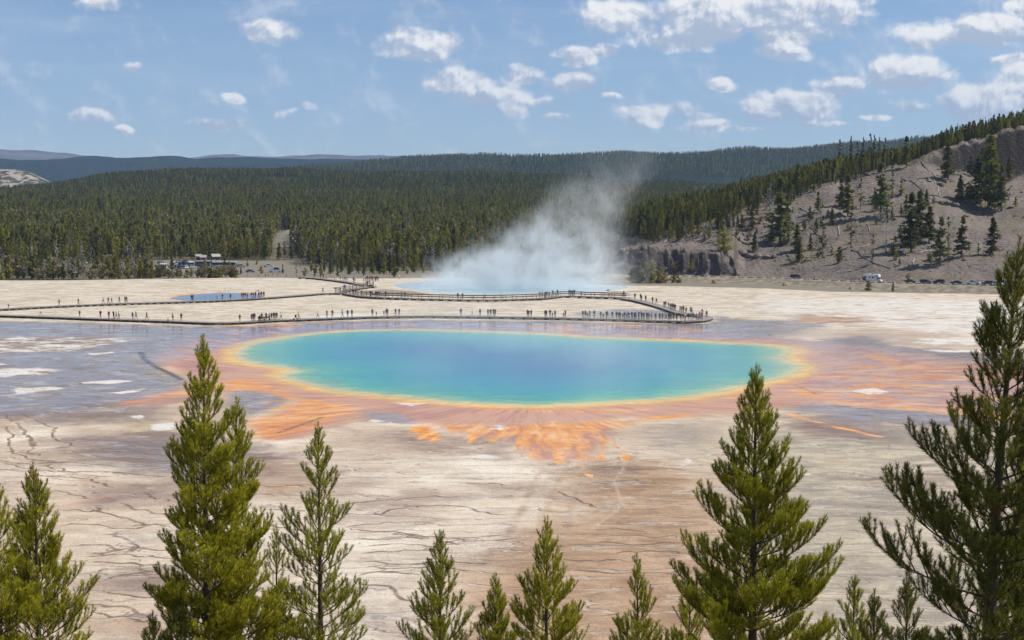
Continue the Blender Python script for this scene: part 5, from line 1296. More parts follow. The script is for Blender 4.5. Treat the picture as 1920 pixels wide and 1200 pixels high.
# ---------------------------------------------------------------- people
def body_mesh(pose, name):
    """one skinned figure, facing -Y, feet at z = 0"""
    J = {'pel': (0, 0, .95, .135), 'wst': (0, 0, 1.08, .125), 'chs': (0, 0, 1.28, .155), 'nck': (0, 0, 1.46, .062), 'hd0': (0, -.01, 1.55, .075), 'hd1': (0, -.02, 1.65, .098), 'hd2': (0, 0, 1.73, .072), 'nos': (0, -.125, 1.62, .014),
         'shL': (.17, 0, 1.40, .068), 'shR': (-.17, 0, 1.40, .068)}
    E = [('pel', 'wst'), ('wst', 'chs'), ('chs', 'nck'), ('nck', 'hd0'), ('hd0', 'hd1'), ('hd1', 'hd2'), ('hd1', 'nos'), ('chs', 'shL'), ('chs', 'shR')]
    lean = pose.get('lean', 0)
    for k in list(J):
        x, y, z, r = J[k]
        if z > .95: J[k] = (x, y - lean * (z - .95), z, r)
    for sd, sg in (('L', 1), ('R', -1)):
        el = pose['el' + sd]; wr = pose['wr' + sd]; kn = pose['kn' + sd]; an = pose['an' + sd]
        J['el' + sd] = (*el, .047); J['wr' + sd] = (*wr, .034)
        dv = (Vector(wr) - Vector(el)).normalized()
        h = Vector(wr) + dv * .07; J['ha' + sd] = (*h, .036)
        E += [('sh' + sd, 'el' + sd), ('el' + sd, 'wr' + sd), ('wr' + sd, 'ha' + sd)]
        sidev = dv.cross(Vector((0, 1, .2))).normalized()
        for q, ln in enumerate((.062, .075, .08, .072)):
            a = h + dv * .03 + sidev * (q - 1.5) * .019; b = a + dv * ln * .55 + Vector((0, -.008, 0)); c = b + dv * ln * .45 + Vector((0, -.018, 0))
            J['f%d%sa' % (q, sd)] = (*a, .010); J['f%d%sb' % (q, sd)] = (*b, .009); J['f%d%sc' % (q, sd)] = (*c, .007)
            E += [('ha' + sd, 'f%d%sa' % (q, sd)), ('f%d%sa' % (q, sd), 'f%d%sb' % (q, sd)), ('f%d%sb' % (q, sd), 'f%d%sc' % (q, sd))]
        t = Vector(wr) + dv * .03 + Vector((0, -.035, 0)); J['th' + sd] = (*t, .012); J['ti' + sd] = (*(t + dv * .04 + Vector((0, -.02, 0))), .009)
        E += [('wr' + sd, 'th' + sd), ('th' + sd, 'ti' + sd)]
        J['hp' + sd] = (.09 * sg, 0, .90, .095); J['kn' + sd] = (*kn, .06); J['an' + sd] = (*an, .043)
        J['he' + sd] = (an[0], an[1] + .03, max(.04, an[2] - .05), .042); J['to' + sd] = (an[0] * 1.1, an[1] - .17, max(.035, an[2] - .055), .036)
        E += [('pel', 'hp' + sd), ('hp' + sd, 'kn' + sd), ('kn' + sd, 'an' + sd), ('an' + sd, 'to' + sd), ('an' + sd, 'he' + sd)]
    names = list(J); ix = {k: i for i, k in enumerate(names)}
    me = bpy.data.meshes.new(name); me.from_pydata([J[k][:3] for k in names], [(ix[a], ix[b]) for a, b in E], [])
    o = bpy.data.objects.new('tmp', me); COL.objects.link(o)
    md = o.modifiers.new('s', 'SKIN'); md.use_smooth_shade = True
    for i, k in enumerate(names):
        v = me.skin_vertices[0].data[i]; r = J[k][3]
        v.radius = (r, r) if k not in ('chs', 'wst', 'pel') else (r * 1.12, r * .8)
        v.use_root = (k == 'pel')
    o.modifiers.new('d', 'SUBSURF').levels = 1
    dg = bpy.context.evaluated_depsgraph_get()
    res = bpy.data.meshes.new_from_object(o.evaluated_get(dg)); res.name = name
    bpy.data.objects.remove(o); bpy.data.meshes.remove(me)
    P = np.array([J[k][:3] for k in names])
    slot = {}
    for k in names:
        if k[:2] in ('hd', 'no') or k == 'nck' or k[:2] in ('ha', 'th', 'ti', 'wr') or k[0] == 'f' and k[1].isdigit(): slot[k] = 0
        elif k in ('wst', 'chs') or k[:2] in ('sh', 'el'): slot[k] = 1
        elif k[:2] in ('he', 'to'): slot[k] = 3
        else: slot[k] = 2
    sl_ = [slot[k] for k in names]
    for pg in res.polygons:
        c = np.array(pg.center); i = int(np.argmin(((P - c) ** 2).sum(1) - np.array([J[k][3] for k in names]) ** 2)); s_ = sl_[i]
        if names[i][:2] == 'hd' and (c[2] > 1.70 or c[1] > P[ix['hd1']][1] + .035): s_ = 4
        pg.material_index = s_
        pg.use_smooth = True
    return res
def mk(elL, wrL, elR, wrR, knL, anL, knR, anR, lean=0): return dict(elL=elL, wrL=wrL, elR=elR, wrR=wrR, knL=knL, anL=anL, knR=knR, anR=anR, lean=lean)
POSES = {
    'stand': mk((.24, .02, 1.14), (.25, -.04, .90), (-.24, .02, 1.14), (-.25, -.04, .90), (.10, -.01, .50), (.11, .02, .09), (-.10, -.01, .50), (-.11, .02, .09)),
    'hips': mk((.33, .06, 1.16), (.18, -.06, 1.03), (-.24, .02, 1.14), (-.22, -.10, .92), (.12, -.03, .50), (.16, .0, .09), (-.10, -.01, .50), (-.10, .02, .09)),
    'photo': mk((.24, -.14, 1.22), (.09, -.32, 1.45), (-.24, -.14, 1.22), (-.09, -.32, 1.45), (.11, -.01, .50), (.13, .02, .09), (-.11, -.01, .50), (-.13, .02, .09)),
    'phone': mk((.23, -.05, 1.15), (.10, -.28, 1.22), (-.24, .02, 1.14), (-.25, -.04, .90), (.10, -.02, .50), (.11, .02, .09), (-.10, -.01, .50), (-.12, .02, .09)),
    'walk': mk((.23, .14, 1.16), (.24, .10, .92), (-.23, -.10, 1.15), (-.22, -.27, .97), (.10, -.17, .52), (.10, -.30, .10), (-.10, .06, .50), (-.10, .36, .15), .05),
    'stride': mk((.23, -.12, 1.15), (.22, -.30, .99), (-.23, .16, 1.16), (-.24, .14, .92), (.10, .07, .50), (.10, .33, .14), (-.10, -.20, .53), (-.10, -.33, .10), .07),
    'push': mk((.22, -.12, 1.18), (.20, -.36, 1.06), (-.22, -.12, 1.18), (-.20, -.36, 1.06), (.10, -.15, .52), (.10, -.22, .10), (-.10, .08, .50), (-.10, .34, .15), .14),
    'umbrella': mk((.27, -.05, 1.16), (.20, -.22, 1.34), (-.24, .02, 1.14), (-.25, -.04, .90), (.10, -.13, .52), (.10, -.22, .10), (-.10, .05, .50), (-.10, .28, .14), .03),
    'sit': mk((.24, -.08, 1.14), (.14, -.34, 1.02), (-.24, -.08, 1.14), (-.14, -.34, 1.02), (.11, -.42, .93), (.11, -.45, .52), (-.11, -.42, .93), (-.11, -.45, .52), .10)}
BODY = {k: body_mesh(v, 'person_' + k) for k, v in POSES.items()}
CLO = {'black': (0.022, 0.022, 0.025), 'dark grey': (0.06, 0.06, 0.065), 'navy': (0.03, 0.04, 0.09), 'brown': (0.10, 0.06, 0.04), 'dark green': (0.04, 0.06, 0.035), 'grey': (0.20, 0.20, 0.21), 'tan': (0.36, 0.28, 0.19), 'white': (0.75, 0.74, 0.72),
       'blue': (0.06, 0.13, 0.38), 'red': (0.50, 0.06, 0.05), 'purple': (0.20, 0.10, 0.32), 'pale grey': (0.42, 0.41, 0.42), 'yellow': (0.60, 0.50, 0.12), 'teal': (0.05, 0.22, 0.30), 'maroon': (0.16, 0.03, 0.04), 'coral': (0.70, 0.20, 0.16)}
def cloth(c): return simple('cloth_' + c.replace(' ', '_'), CLO[c], .9, var=.1, scale=8)
m_skin = [simple('skin_%d' % i, c, .6, var=.05) for i, c in enumerate([(0.50, 0.32, 0.23), (0.38, 0.23, 0.15), (0.20, 0.115, 0.075)])]
m_hair = [simple('hair_%d' % i, c, .6, var=.2) for i, c in enumerate([(0.03, 0.02, 0.015), (0.11, 0.065, 0.035), (0.32, 0.25, 0.16)])]
m_shoe = simple('shoes', (0.05, 0.045, 0.045), .7)
for me in BODY.values():
    _mi = [p_.material_index for p_ in me.polygons]
    me.materials.clear()
    for q in (m_skin[0], cloth('black'), cloth('navy'), m_shoe, m_hair[0]): me.materials.append(q)
    me.polygons.foreach_set('material_index', _mi)
hat_mb = MB()
for k in range(12):
    pass
hat_mb.tube([(0, -.01, 1.70), (0, -.01, 1.712), (0, -.01, 1.714), (0, -.01, 1.79), (0, -.01, 1.81)], [.17, .17, .108, .095, .03], 12)
m_hatw = simple('white_hat', (0.72, 0.70, 0.66), .9)
HAT = hat_mb.mesh('hat', m_hatw)
pk_mb = MB(); pk_mb.tube([(0, .20, 1.0), (0, .20, 1.04), (0, .20, 1.36), (0, .19, 1.44)], [.10, .15, .14, .06], 8)
PACK = pk_mb.mesh('backpack', simple('pack_cloth', (0.05, 0.05, 0.06), .85))
def face_dir(v): return math.atan2(v.x, -v.y) if False else math.atan2(v.y, v.x) + math.pi / 2
pr = random.Random(77)
def person(loc, yaw, pose, top, leg, label, group=None, h=1.0, hat=False, pack=False):
    o = link('person', BODY[pose], None, loc)
    o.rotation_euler = (0, 0, yaw); o.scale = (h, h, h)
    for i, m_ in enumerate((pr.choice(m_skin), cloth(top), cloth(leg), m_shoe, pr.choice(m_hair))):
        o.material_slots[i].link = 'OBJECT'; o.material_slots[i].material = m_
    tag(o, label, 'person', group)
    if hat: link('hat', HAT, o)
    if pack: link('backpack', PACK, o)
    return o
ORD = ['first', 'second', 'third', 'fourth', 'fifth', 'sixth', 'seventh', 'eighth', 'ninth', 'tenth', 'eleventh', 'twelfth', 'thirteenth', 'fourteenth', 'fifteenth', 'sixteenth', 'seventeenth', 'eighteenth', 'nineteenth', 'twentieth',
       'twenty-first', 'twenty-second', 'twenty-third', 'twenty-fourth', 'twenty-fifth', 'twenty-sixth', 'twenty-seventh', 'twenty-eighth', 'twenty-ninth', 'thirtieth', 'thirty-first', 'thirty-second', 'thirty-third', 'thirty-fourth', 'thirty-fifth', 'thirty-sixth']
def on_walk(key, px, f=.5, rng_=None):
    line, T, Nn, wd = WALK[key]
    best = None
    for i in range(len(line) - 1):
        a = line[i] + Nn[i] * wd * f; b = line[i + 1] + Nn[i + 1] * wd * f
        pa, pb = Aof(a.x, a.y), Aof(b.x, b.y)
        if rng_ and not (rng_[0] <= i / len(line) <= rng_[1]): continue
        if (pa - px) * (pb - px) <= 0 and pa != pb:
            t = (px - pa) / (pb - pa); best = (a + (b - a) * t, T[i])
            if key == 'near': break
    if best is None:
        i = min(range(len(line)), key=lambda k: abs(Aof(line[k].x, line[k].y) - px)); best = (line[i] + Nn[i] * wd * f, T[i])
    return Vector((best[0].x, best[0].y, DZ)), best[1]
DK = ['black', 'dark grey', 'navy', 'brown', 'dark green', 'dark grey', 'black', 'grey', 'navy', 'tan', 'maroon', 'pale grey', 'white', 'blue']
def plabel(kid, top, act, where, place):
    for s_ in ('%s in %s %s, %s %s' % (kid, top, act, where, place), '%s in %s, %s %s' % (kid, top, where, place)):
        if len(s_.replace('-', ' ').split()) <= 16: return s_
    print('LONG', s_); return s_
def walk_people(key, place, items, face=None):
    n = len(items)
    for i, it in enumerate(items):
        px = it[0]; top = it[1] if len(it) > 1 and it[1] else pr.choice(DK); leg = it[2] if len(it) > 2 and it[2] else pr.choice(['black', 'dark grey', 'navy', 'dark grey', 'brown', 'tan', 'grey'])
        pose = it[3] if len(it) > 3 and it[3] else pr.choice(['stand', 'hips', 'photo', 'phone', 'stand', 'walk'])
        opt = it[4] if len(it) > 4 else ''
        f = pr.uniform(.25, .8); P, T = on_walk(key, px, f)
        if pose in ('walk', 'stride', 'push', 'umbrella'): d = T * (1 if (opt.count('r') or (not opt.count('l') and pr.random() < .5)) else -1)
        else: d = Vector((pr.uniform(-.7, .7), -1 if pr.random() < .8 else 1, 0))
        child = 'c' in opt
        hh_ = pr.uniform(.62, .74) if child else pr.uniform(.93, 1.06)
        act = {'walk': 'walking', 'stride': 'walking', 'push': 'with stroller', 'photo': 'arms raised', 'phone': 'forearm raised', 'hips': 'hand on hip', 'umbrella': 'under umbrella', 'stand': 'standing', 'sit': 'sitting'}[pose]
        where = ('leftmost' if i == 0 else 'rightmost' if i == n - 1 else ORD[i] + ' from left') if n > 1 else 'alone'
        kid = 'small person' if child else 'person'
        person(P, face_dir(d), pose, top, leg, plabel(kid, top, act, where, place), None, hh_, 'h' in opt, 'b' in opt)
        if pose == 'push':
            stroller(P + d.normalized() * .75, face_dir(d))
        if pose == 'umbrella': umbrella(P, face_dir(d), hh_, it[5])
m_pl = simple('black_vinyl', (0.03, 0.03, 0.035), .6)
def stroller(P, yaw):
    e = empty('stroller', P, yaw, 'dark stroller pushed along the near boardwalk', 'stroller')
    a = MB(); a.tube([(0, .05, .38), (0, .05, .42), (0, -.02, .62), (0, .08, .80)], [.16, .2, .2, .1], 8); a.build('seat', m_pl, e)
    a = MB(); a.tube([(0, .0, .72), (0, -.04, .86), (0, -.08, .95), (0, -.02, 1.0)], [.2, .23, .18, .05], 8); a.build('hood', m_pl, e)
    for s in (-1, 1):
        a = MB(); a.tube([(.22 * s, .45, 1.02), (.22 * s, .1, .5), (.22 * s, -.42, .14)], [.015] * 3, 5); a.tube([(.22 * s, .35, .14), (.22 * s, .05, .6)], [.015] * 2, 5); a.build('frame', m_pl, e)
        for y in (-.42, .35):
            a = MB(); a.tube([(.2 * s, y, .13), (.25 * s, y, .13)], [.13, .13], 12); a.build('wheel', m_pl, e)
    a = MB(); a.tube([(-.22, .45, 1.02), (.22, .45, 1.02)], [.016] * 2, 5); a.build('handle', m_pl, e)
def umbrella(P, yaw, s, colr):
    q = Matrix.Rotation(yaw, 3, 'Z') @ Vector((.2 * s, -.3 * s, 0))
    e = empty('umbrella', P + q + Vector((0, 0, 1.35 * s)), yaw, '%s umbrella held above a walker on the far boardwalk' % colr, 'umbrella')
    a = MB(); a.tube([(0, 0, -.12), (0, 0, .75)], [.012, .01], 6); a.build('shaft', m_pl, e)
    a = MB(); a.tube([(0, 0, .48), (0, 0, .485), (0, 0, .62), (0, 0, .72), (0, 0, .76)], [.54, .54, .38, .18, .02], 10); a.build('canopy', cloth({'dark': 'black', 'lavender': 'purple'}[colr]), e)
near_l = 'left of the orange cone'
walk_people('near', near_l, [(74, 'white', 'tan', 'walk', 'r'), (147, 'black', 'black', 'stride', 'l'), (186, 'dark green', 'brown', 'hips', 'b'), (202, 'dark grey', 'brown', 'phone'), (211, 'black', 'black', 'photo'), (215.7, 'grey', 'dark grey', 'walk', 'r'), (221, 'white', 'dark grey', 'stand', 'h'), (246.5, 'teal', 'blue', 'stand'), (253, 'dark grey', 'dark grey', 'walk', 'l'), (273, 'dark green', 'black', 'walk', 'r')])
walk_people('near', 'between orange cone and black bench', [(322, 'white', 'black', 'stand', 'h'), (338, 'navy', 'black', 'hips'), (448, 'dark grey', 'grey', 'stand'), (470.5, 'black', 'grey', 'stand'), (473.5, 'dark grey', 'black', 'photo'), (475.8, 'navy', 'grey', 'stand')])
walk_people('near', 'by the black bench', [(489.5, 'brown', 'black', 'walk', 'l'), (497.7, 'purple', 'navy', 'hips'), (503.8, 'pale grey', 'black', 'stand', 'h'), (507.5, 'black', 'black', 'photo'), (511.5, 'grey', 'dark grey', 'phone'), (514.5, 'dark green', 'grey', 'stand'), (518, 'black', 'black', 'walk', 'l'), (526, 'white', 'dark grey', 'stride', 'l')])
walk_people('near', 'behind the left half of the spring', [(559.5, 'white', 'black', 'push', 'l'), (594.7, 'white', 'dark grey', 'stride', 'r'), (612, 'tan', 'tan', 'photo'), (622.3, 'dark grey', 'tan', 'hips'), (641, 'white', 'dark grey', 'walk', 'r'), (651, 'navy', 'blue', 'stand'), (659, 'dark grey', 'dark grey', 'stand'), (697.5, 'brown', 'brown', 'stand'), (705, 'grey', 'grey', 'stand', 'c'),
            (719.3, 'grey', 'grey', 'stand', 'c'), (724, 'purple', 'dark grey', 'hips'), (726, 'dark grey', 'dark grey', 'photo'), (741, 'dark green', 'brown', 'photo'), (748, 'dark green', 'tan', 'phone')])
walk_people('near', 'behind the right half of the spring', [(864, 'purple', 'grey', 'stand'), (885, 'white', 'pale grey', 'walk', 'r'), (900, 'dark grey', 'dark grey', 'stand'), (915, 'grey', 'dark grey'), (920, 'dark green', 'dark grey'), (925.3, 'dark grey', 'dark grey'), (928.5, 'brown', 'dark grey', 'photo'),
            (989, 'black', 'black', 'photo'), (991.5, 'dark grey', 'grey', 'stand'), (996.3, 'brown', 'navy', 'phone'), (1022.3, 'dark grey', 'grey', 'stand'), (1025, 'brown', 'dark grey', 'photo'), (1031.6, 'dark green', 'grey', 'hips'), (1036, 'black', 'black', 'stand', 'c'), (1041, 'grey', 'dark grey', 'stand'), (1056.7, 'grey', 'grey', 'stand', 'c'), (1060.3, 'dark grey', 'dark grey', 'photo')])
walk_people('near', 'in the row left of the crowd', [(1093.4, 'grey', 'grey'), (1098, 'grey', 'dark grey'), (1102.2, 'grey', 'grey', 'stand', 'c'), (1106, 'pale grey', 'grey', 'photo'), (1114.7, 'dark grey', 'grey', 'stand'), (1127, 'black', 'grey', 'stand'), (1131.8, 'grey', 'grey', 'stand', 'c'), (1138, 'brown', 'dark grey', 'stand'), (1140.5, 'dark grey', 'grey', 'walk', 'l'),
            (1148.7, 'dark green', 'dark grey', 'hips'), (1156.7, 'dark grey', 'dark grey', 'stand'), (1161, 'black', 'black', 'phone'), (1163.4, 'black', 'dark grey', 'stand'), (1168.3, 'black', 'black', 'stand', 'c'), (1171.8, 'dark grey', 'dark grey', 'stand')])
walk_people('near', 'in the crowd at the bend', [(1176, 'pale grey', 'dark grey', 'photo'), (1180, 'maroon', 'dark grey', 'phone'), (1185.5, 'brown', 'black', 'hips'), (1190, 'navy', 'black', 'photo'), (1193, 'grey', 'black'), (1198.4, 'dark green', 'black', 'photo', 'h'), (1204, 'dark green', 'black'), (1208, 'dark grey', 'dark green', 'hips'), (1214, 'dark grey', 'black', 'stand', 'b'), (1217.5, 'grey', 'grey'),
            (1222.5, 'pale grey', 'grey', 'stand'), (1230, 'grey', 'dark grey', 'stand'), (1238, 'dark grey', 'dark grey', 'hips', 'h'), (1243, 'grey', 'grey'), (1250, 'black', 'black', 'walk', 'l'), (1255, 'dark green', 'black', 'hips'), (1259, 'dark green', 'grey', 'phone'), (1264, 'dark grey', 'dark grey'), (1269.7, 'black', 'black', 'photo'), (1277.5, 'maroon', 'dark grey', 'hips'), (1282, 'brown', 'grey'), (1286, 'white', 'maroon', 'phone'),
            (1292, 'dark grey', 'dark grey', 'stand', 'b'), (1297, 'grey', 'grey'), (1301, 'dark grey', 'grey', 'phone'), (1307, 'tan', 'grey', 'stand'), (1311, 'tan', 'pale grey', 'stand'), (1317, 'coral', 'dark grey', 'hips', 'h'), (1326, 'dark grey', 'dark grey'), (1328.8, 'grey', 'dark grey', 'photo'), (1332, 'dark grey', 'black', 'stand')])
walk_people('back', 'on the slanting boardwalk', [(1191, 'black', 'dark grey', 'stand', 'b'), (1201.5, 'black', 'black', 'hips'), (1203.3, 'black', 'tan', 'stand'), (1211, 'dark green', 'black', 'walk'), (1224, 'black', 'black', 'stand'), (1231.3, 'dark green', 'grey', 'walk'), (1246, 'dark grey', 'dark grey', 'stand', 'b'), (1248.8, 'dark green', 'dark grey'), (1254, 'grey', 'grey', 'phone'), (1258, 'grey', 'dark grey'),
            (1261, 'dark grey', 'black'), (1264, 'dark grey', 'dark grey'), (1266.7, 'black', 'grey', 'walk'), (1276, 'grey', 'grey', 'walk'), (1279, 'navy', 'dark grey'), (1282.5, 'maroon', 'black', 'stand', 'h'), (1287.5, 'dark green', 'dark grey', 'hips'), (1296, 'grey', 'dark grey'), (1298, 'pale grey', 'dark grey', 'stand', 'h')])
walk_people('rail', 'at the rail beneath the steam', [(1012, 'pale grey', 'grey'), (1017, 'pale grey', 'tan'), (1022.5, 'black', 'black', 'photo'), (1025.3, 'black', 'black', 'stand', 'b'), (1029.8, 'dark grey', 'black'), (1036.8, 'dark grey', 'navy'), (1041, 'tan', 'grey', 'stand', 'c'), (1045.4, 'dark green', 'dark grey', 'photo'), (1067, 'black', 'navy', 'photo'), (1070.5, 'black', 'navy'), (1074, 'dark grey', 'black'), (1077, 'black', 'black'),
            (1090, 'navy', 'grey', 'stand', 'c'), (1142.6, 'white', 'black', 'umbrella', 'l', 'dark'), (1170, 'dark grey', 'dark grey')])
walk_people('rail', 'at the rail before the pale pool', [(858.3, 'dark grey', 'black'), (867, 'dark green', 'grey'), (909, 'dark green', 'black', 'walk', 'r'), (939.5, 'yellow', 'dark green', 'walk', 'r')])
walk_people('rail', 'at the left end of the railing', [(661, 'black', 'black'), (666, 'dark green', 'black'), (678, 'brown', 'black'), (687, 'tan', 'grey'), (694, 'navy', 'black'), (697, 'black', 'black'), (700.3, 'white', 'navy'), (704, 'dark green', 'black'), (707, 'black', 'navy'), (710.5, 'purple', 'grey'), (715, 'white', 'pale grey', 'stand', 'h'), (722.7, 'black', 'navy'), (753, 'dark grey', 'grey'), (759, 'dark grey', 'grey')])
walk_people('left', 'on the boardwalk left of the junction', [(604.7, 'dark grey', 'black', 'stride', 'r'), (637.5, 'dark green', 'brown')])
walk_people('left', 'before the small dark blue pool', [(358, 'black', 'dark grey'), (360.5, 'dark grey', 'black'), (406, 'white', 'tan', 'walk'), (416, 'navy', 'black', 'walk'), (431, 'navy', 'black', 'hips'), (452.7, 'dark grey', 'grey'), (455.8, 'maroon', 'tan'), (459, 'dark green', 'grey'), (463, 'coral', 'navy', 'stand', 'h'), (470.4, 'dark grey', 'tan'), (474, 'grey', 'black'), (478, 'black', 'black', 'hips'), (484, 'dark grey', 'black', 'umbrella', 'l', 'lavender'), (486.8, 'navy', 'dark grey'), (490, 'dark green', 'black'), (494, 'black', 'navy')])
walk_people('left', 'on the far boardwalk\'s left part', [(13.5, 'purple', 'navy', 'stand', 'c'), (109, 'dark green', 'dark grey', 'walk', 'l'), (145, 'grey', 'navy', 'walk', 'r'), (192, 'tan', 'dark grey', 'stride', 'l'), (201.5, 'black', 'dark grey', 'walk', 'l'), (207.8, 'grey', 'brown', 'walk'), (222, 'dark grey', 'brown', 'walk'), (233, 'grey', 'dark grey'), (236, 'dark green', 'black', 'walk', 'r')])
walk_people('link', 'at the short link railing', [(645, 'blue', 'navy'), (647.5, 'blue', 'pale grey'), (689, 'navy', 'dark grey'), (693, 'pale grey', 'black'), (698, 'purple', 'black', 'walk', 'b')])
walk_people('upper', 'on the boardwalk up from the bridge', [(589.6, 'black', 'black'), (600.7, 'navy', 'dark grey'), (606, 'black', 'maroon'), (611.6, 'tan', 'dark grey', 'stand', 'c'), (627.6, 'white', 'tan'), (638, 'grey', 'tan'), (642.7, 'yellow', 'black'), (646.5, 'dark grey', 'navy'), (650, 'blue', 'blue'), (662.5, 'navy', 'black', 'hips'), (665, 'white', 'pale grey')])
# walkers on the ground beyond the junction and by the car park
grp = [(682, 527, 'white'), (686, 528, 'black'), (689, 526, 'navy'), (692, 527.5, 'dark grey'), (694, 524, 'red'), (696.5, 526, 'black'), (699, 527.5, 'dark grey'), (701.5, 526, 'brown'), (704, 528, 'black'), (706.5, 525.5, 'navy'), (709, 527, 'black')]
for i, (px, py, c_) in enumerate(grp):
    P = gnd(px, py); person((P.x, P.y, .0), pr.uniform(0, 6.28), pr.choice(['stand', 'hips', 'photo']), c_, 'black', 'person in %s, %s from left in the group beyond the junction' % (c_, 'first ' if i == 0 else ORD[i]), None, pr.uniform(.9, 1.05))
for i, (px, py, c_) in enumerate([(464.5, 519.5, 'white'), (484, 519.5, 'coral'), (497.5, 519.5, 'navy'), (503, 519.5, 'black'), (511, 517, 'yellow'), (521, 518, 'navy'), (537, 519.5, 'black')]):
    P = vpt(px, py); person(P + Vector((0, 0, .02)), pr.uniform(0, 6.28), 'walk', c_, 'dark grey', 'person in %s walking, %s from left on the car park edge' % (c_, ORD[i]))
person(gnd(749, 523.5) * 1.0, 1.0, 'stand', 'white', 'pale grey', 'person in white alone right of the group beyond the junction')
P = hit(1523, 529.5)
for i, (px, c_) in enumerate([(1521.5, 'white'), (1527.5, 'navy'), (1596.5, 'brown'), (1601.5, 'grey'), (1612, 'black')]):
    d = np.interp(px, *D0_k) - 10.6
    person(((px - 960) / F * d, d, RZ + .01), pr.uniform(0, 6.28), 'walk', c_, 'dark grey', 'person in %s walking by the road %s' % (c_, 'right of the dark minivan' if px < 1540 else 'left of the camper'))
person(((1471.5 - 960) / F * 650, 650, hill_z(np.array([(1471.5 - 960) / F * 650]), np.array([650.]))[0]), 0, 'stand', 'white', 'white', 'person in white standing at the hill foot left of the minivan')

# things on the walkways
P, T = on_walk('near', 494, .2)
e = empty('bench', P, math.atan2(T.y, T.x), 'long dark bench on the near boardwalk with a person at its end', 'bench')
b = MB(); b.box(-1.45, 1.45, -.22, .22, .42, .48); b.build('seat', m_pl, e)
b = MB(); b.box(-1.45, 1.45, .20, .25, .55, .85); b.build('backrest', m_pl, e)
for x_ in (-1.3, 0, 1.3):
    b = MB(); b.box(x_ - .04, x_ + .04, -.2, .2, 0, .42); b.box(x_ - .03, x_ + .03, .18, .2, .42, .84); b.build('leg', m_pl, e)
sp = e.location + T * -1.15
person((sp.x, sp.y, DZ - .36), math.atan2(T.y, T.x), 'sit', 'black', 'navy', 'person in black sitting on the left end of the long bench')
P, T = on_walk('near', 313, .3)
e = empty('traffic_cone', P, 0, 'small orange cone on the near boardwalk', 'traffic cone')
b = MB(); b.box(-.2, .2, -.2, .2, 0, .04); b.build('base', m_pl, e)
b = MB(); b.tube([(0, 0, .04), (0, 0, .4), (0, 0, .75)], [.15, .09, .03], 12); b.build('cone', simple('cone_orange', (0.85, 0.16, 0.03), .5), e)
P, T = on_walk('left', 628.5, .9)
e = empty('trail_sign', P, 0, 'dark interpretive sign on a post at the boardwalk junction', 'sign')
b = MB(); b.box(-.07, .07, -.07, .07, -.4, 1.2); b.build('post', m_rail, e)
b = MB(); b.poly([(-.5, -.25, 1.15), (.5, -.25, 1.15), (.5, .3, 1.45), (-.5, .3, 1.45), (-.5, -.27, 1.2), (.5, -.27, 1.2), (.5, .28, 1.5), (-.5, .28, 1.5)], [(0, 3, 2, 1), (4, 5, 6, 7), (0, 1, 5, 4), (1, 2, 6, 5), (2, 3, 7, 6), (3, 0, 4, 7)]); b.build('panel', m_fascia, e)
# ---------------------------------------------------------------- vehicles and small buildings
m_glass = simple('tinted_glass', (0.02, 0.025, 0.03), .08, var=.02, spec=.8)
m_tyre = simple('tyre_rubber', (0.02, 0.02, 0.02), .8)
m_rim = simple('alloy_rim', (0.45, 0.45, 0.46), .3, metal=.8)
m_lamp = simple('lamp_glass', (0.75, 0.75, 0.72), .15)
m_red = simple('tail_lamp', (0.45, 0.02, 0.02), .3)
PAINT = {'black': (0.012, 0.012, 0.014), 'dark grey': (0.05, 0.052, 0.058), 'navy': (0.02, 0.03, 0.07), 'white': (0.80, 0.80, 0.79), 'silver': (0.42, 0.43, 0.44), 'grey': (0.20, 0.20, 0.23), 'red': (0.30, 0.02, 0.02), 'blue': (0.05, 0.11, 0.30), 'tan': (0.34, 0.29, 0.22), 'dark green': (0.03, 0.05, 0.035)}
def paint(c): return simple('paint_' + c.replace(' ', '_'), PAINT[c], .22, var=.02, spec=.6)
SHAPES = {   # lower outline (x, z), cabin outline at belt and roof, length, width
    'sedan': dict(low=[(-2.3, .35), (-2.35, .62), (-2.28, .92), (-1.5, .98), (.95, .98), (2.1, .82), (2.34, .62), (2.3, .32)], cab=[(-1.75, .96), (-1.05, 1.42), (.25, 1.44), (1.15, .97)], W=1.82),
    'suv': dict(low=[(-2.3, .4), (-2.36, .7), (-2.3, 1.08), (1.05, 1.1), (2.1, .98), (2.34, .75), (2.3, .38)], cab=[(-2.2, 1.06), (-1.95, 1.70), (.35, 1.74), (1.15, 1.09)], W=1.92),
    'minivan': dict(low=[(-2.45, .35), (-2.52, .7), (-2.45, 1.0), (1.35, 1.02), (2.3, .84), (2.52, .6), (2.48, .33)], cab=[(-2.4, .98), (-2.15, 1.68), (.6, 1.72), (1.75, .98)], W=1.95),
    'pickup': dict(low=[(-2.75, .5), (-2.8, .75), (-2.78, 1.12), (1.05, 1.14), (2.5, 1.06), (2.75, .8), (2.72, .45)], cab=[(-.75, 1.10), (-.55, 1.80), (.75, 1.82), (1.35, 1.12)], W=1.98),
    'van': dict(low=[(-3.1, .4), (-3.15, .9), (-3.13, 1.45), (1.9, 1.45), (2.9, 1.1), (3.1, .8), (3.08, .38)], cab=[(-3.1, 1.44), (-3.02, 2.62), (1.4, 2.62), (2.45, 1.3)], W=2.05)}
VEH = {}
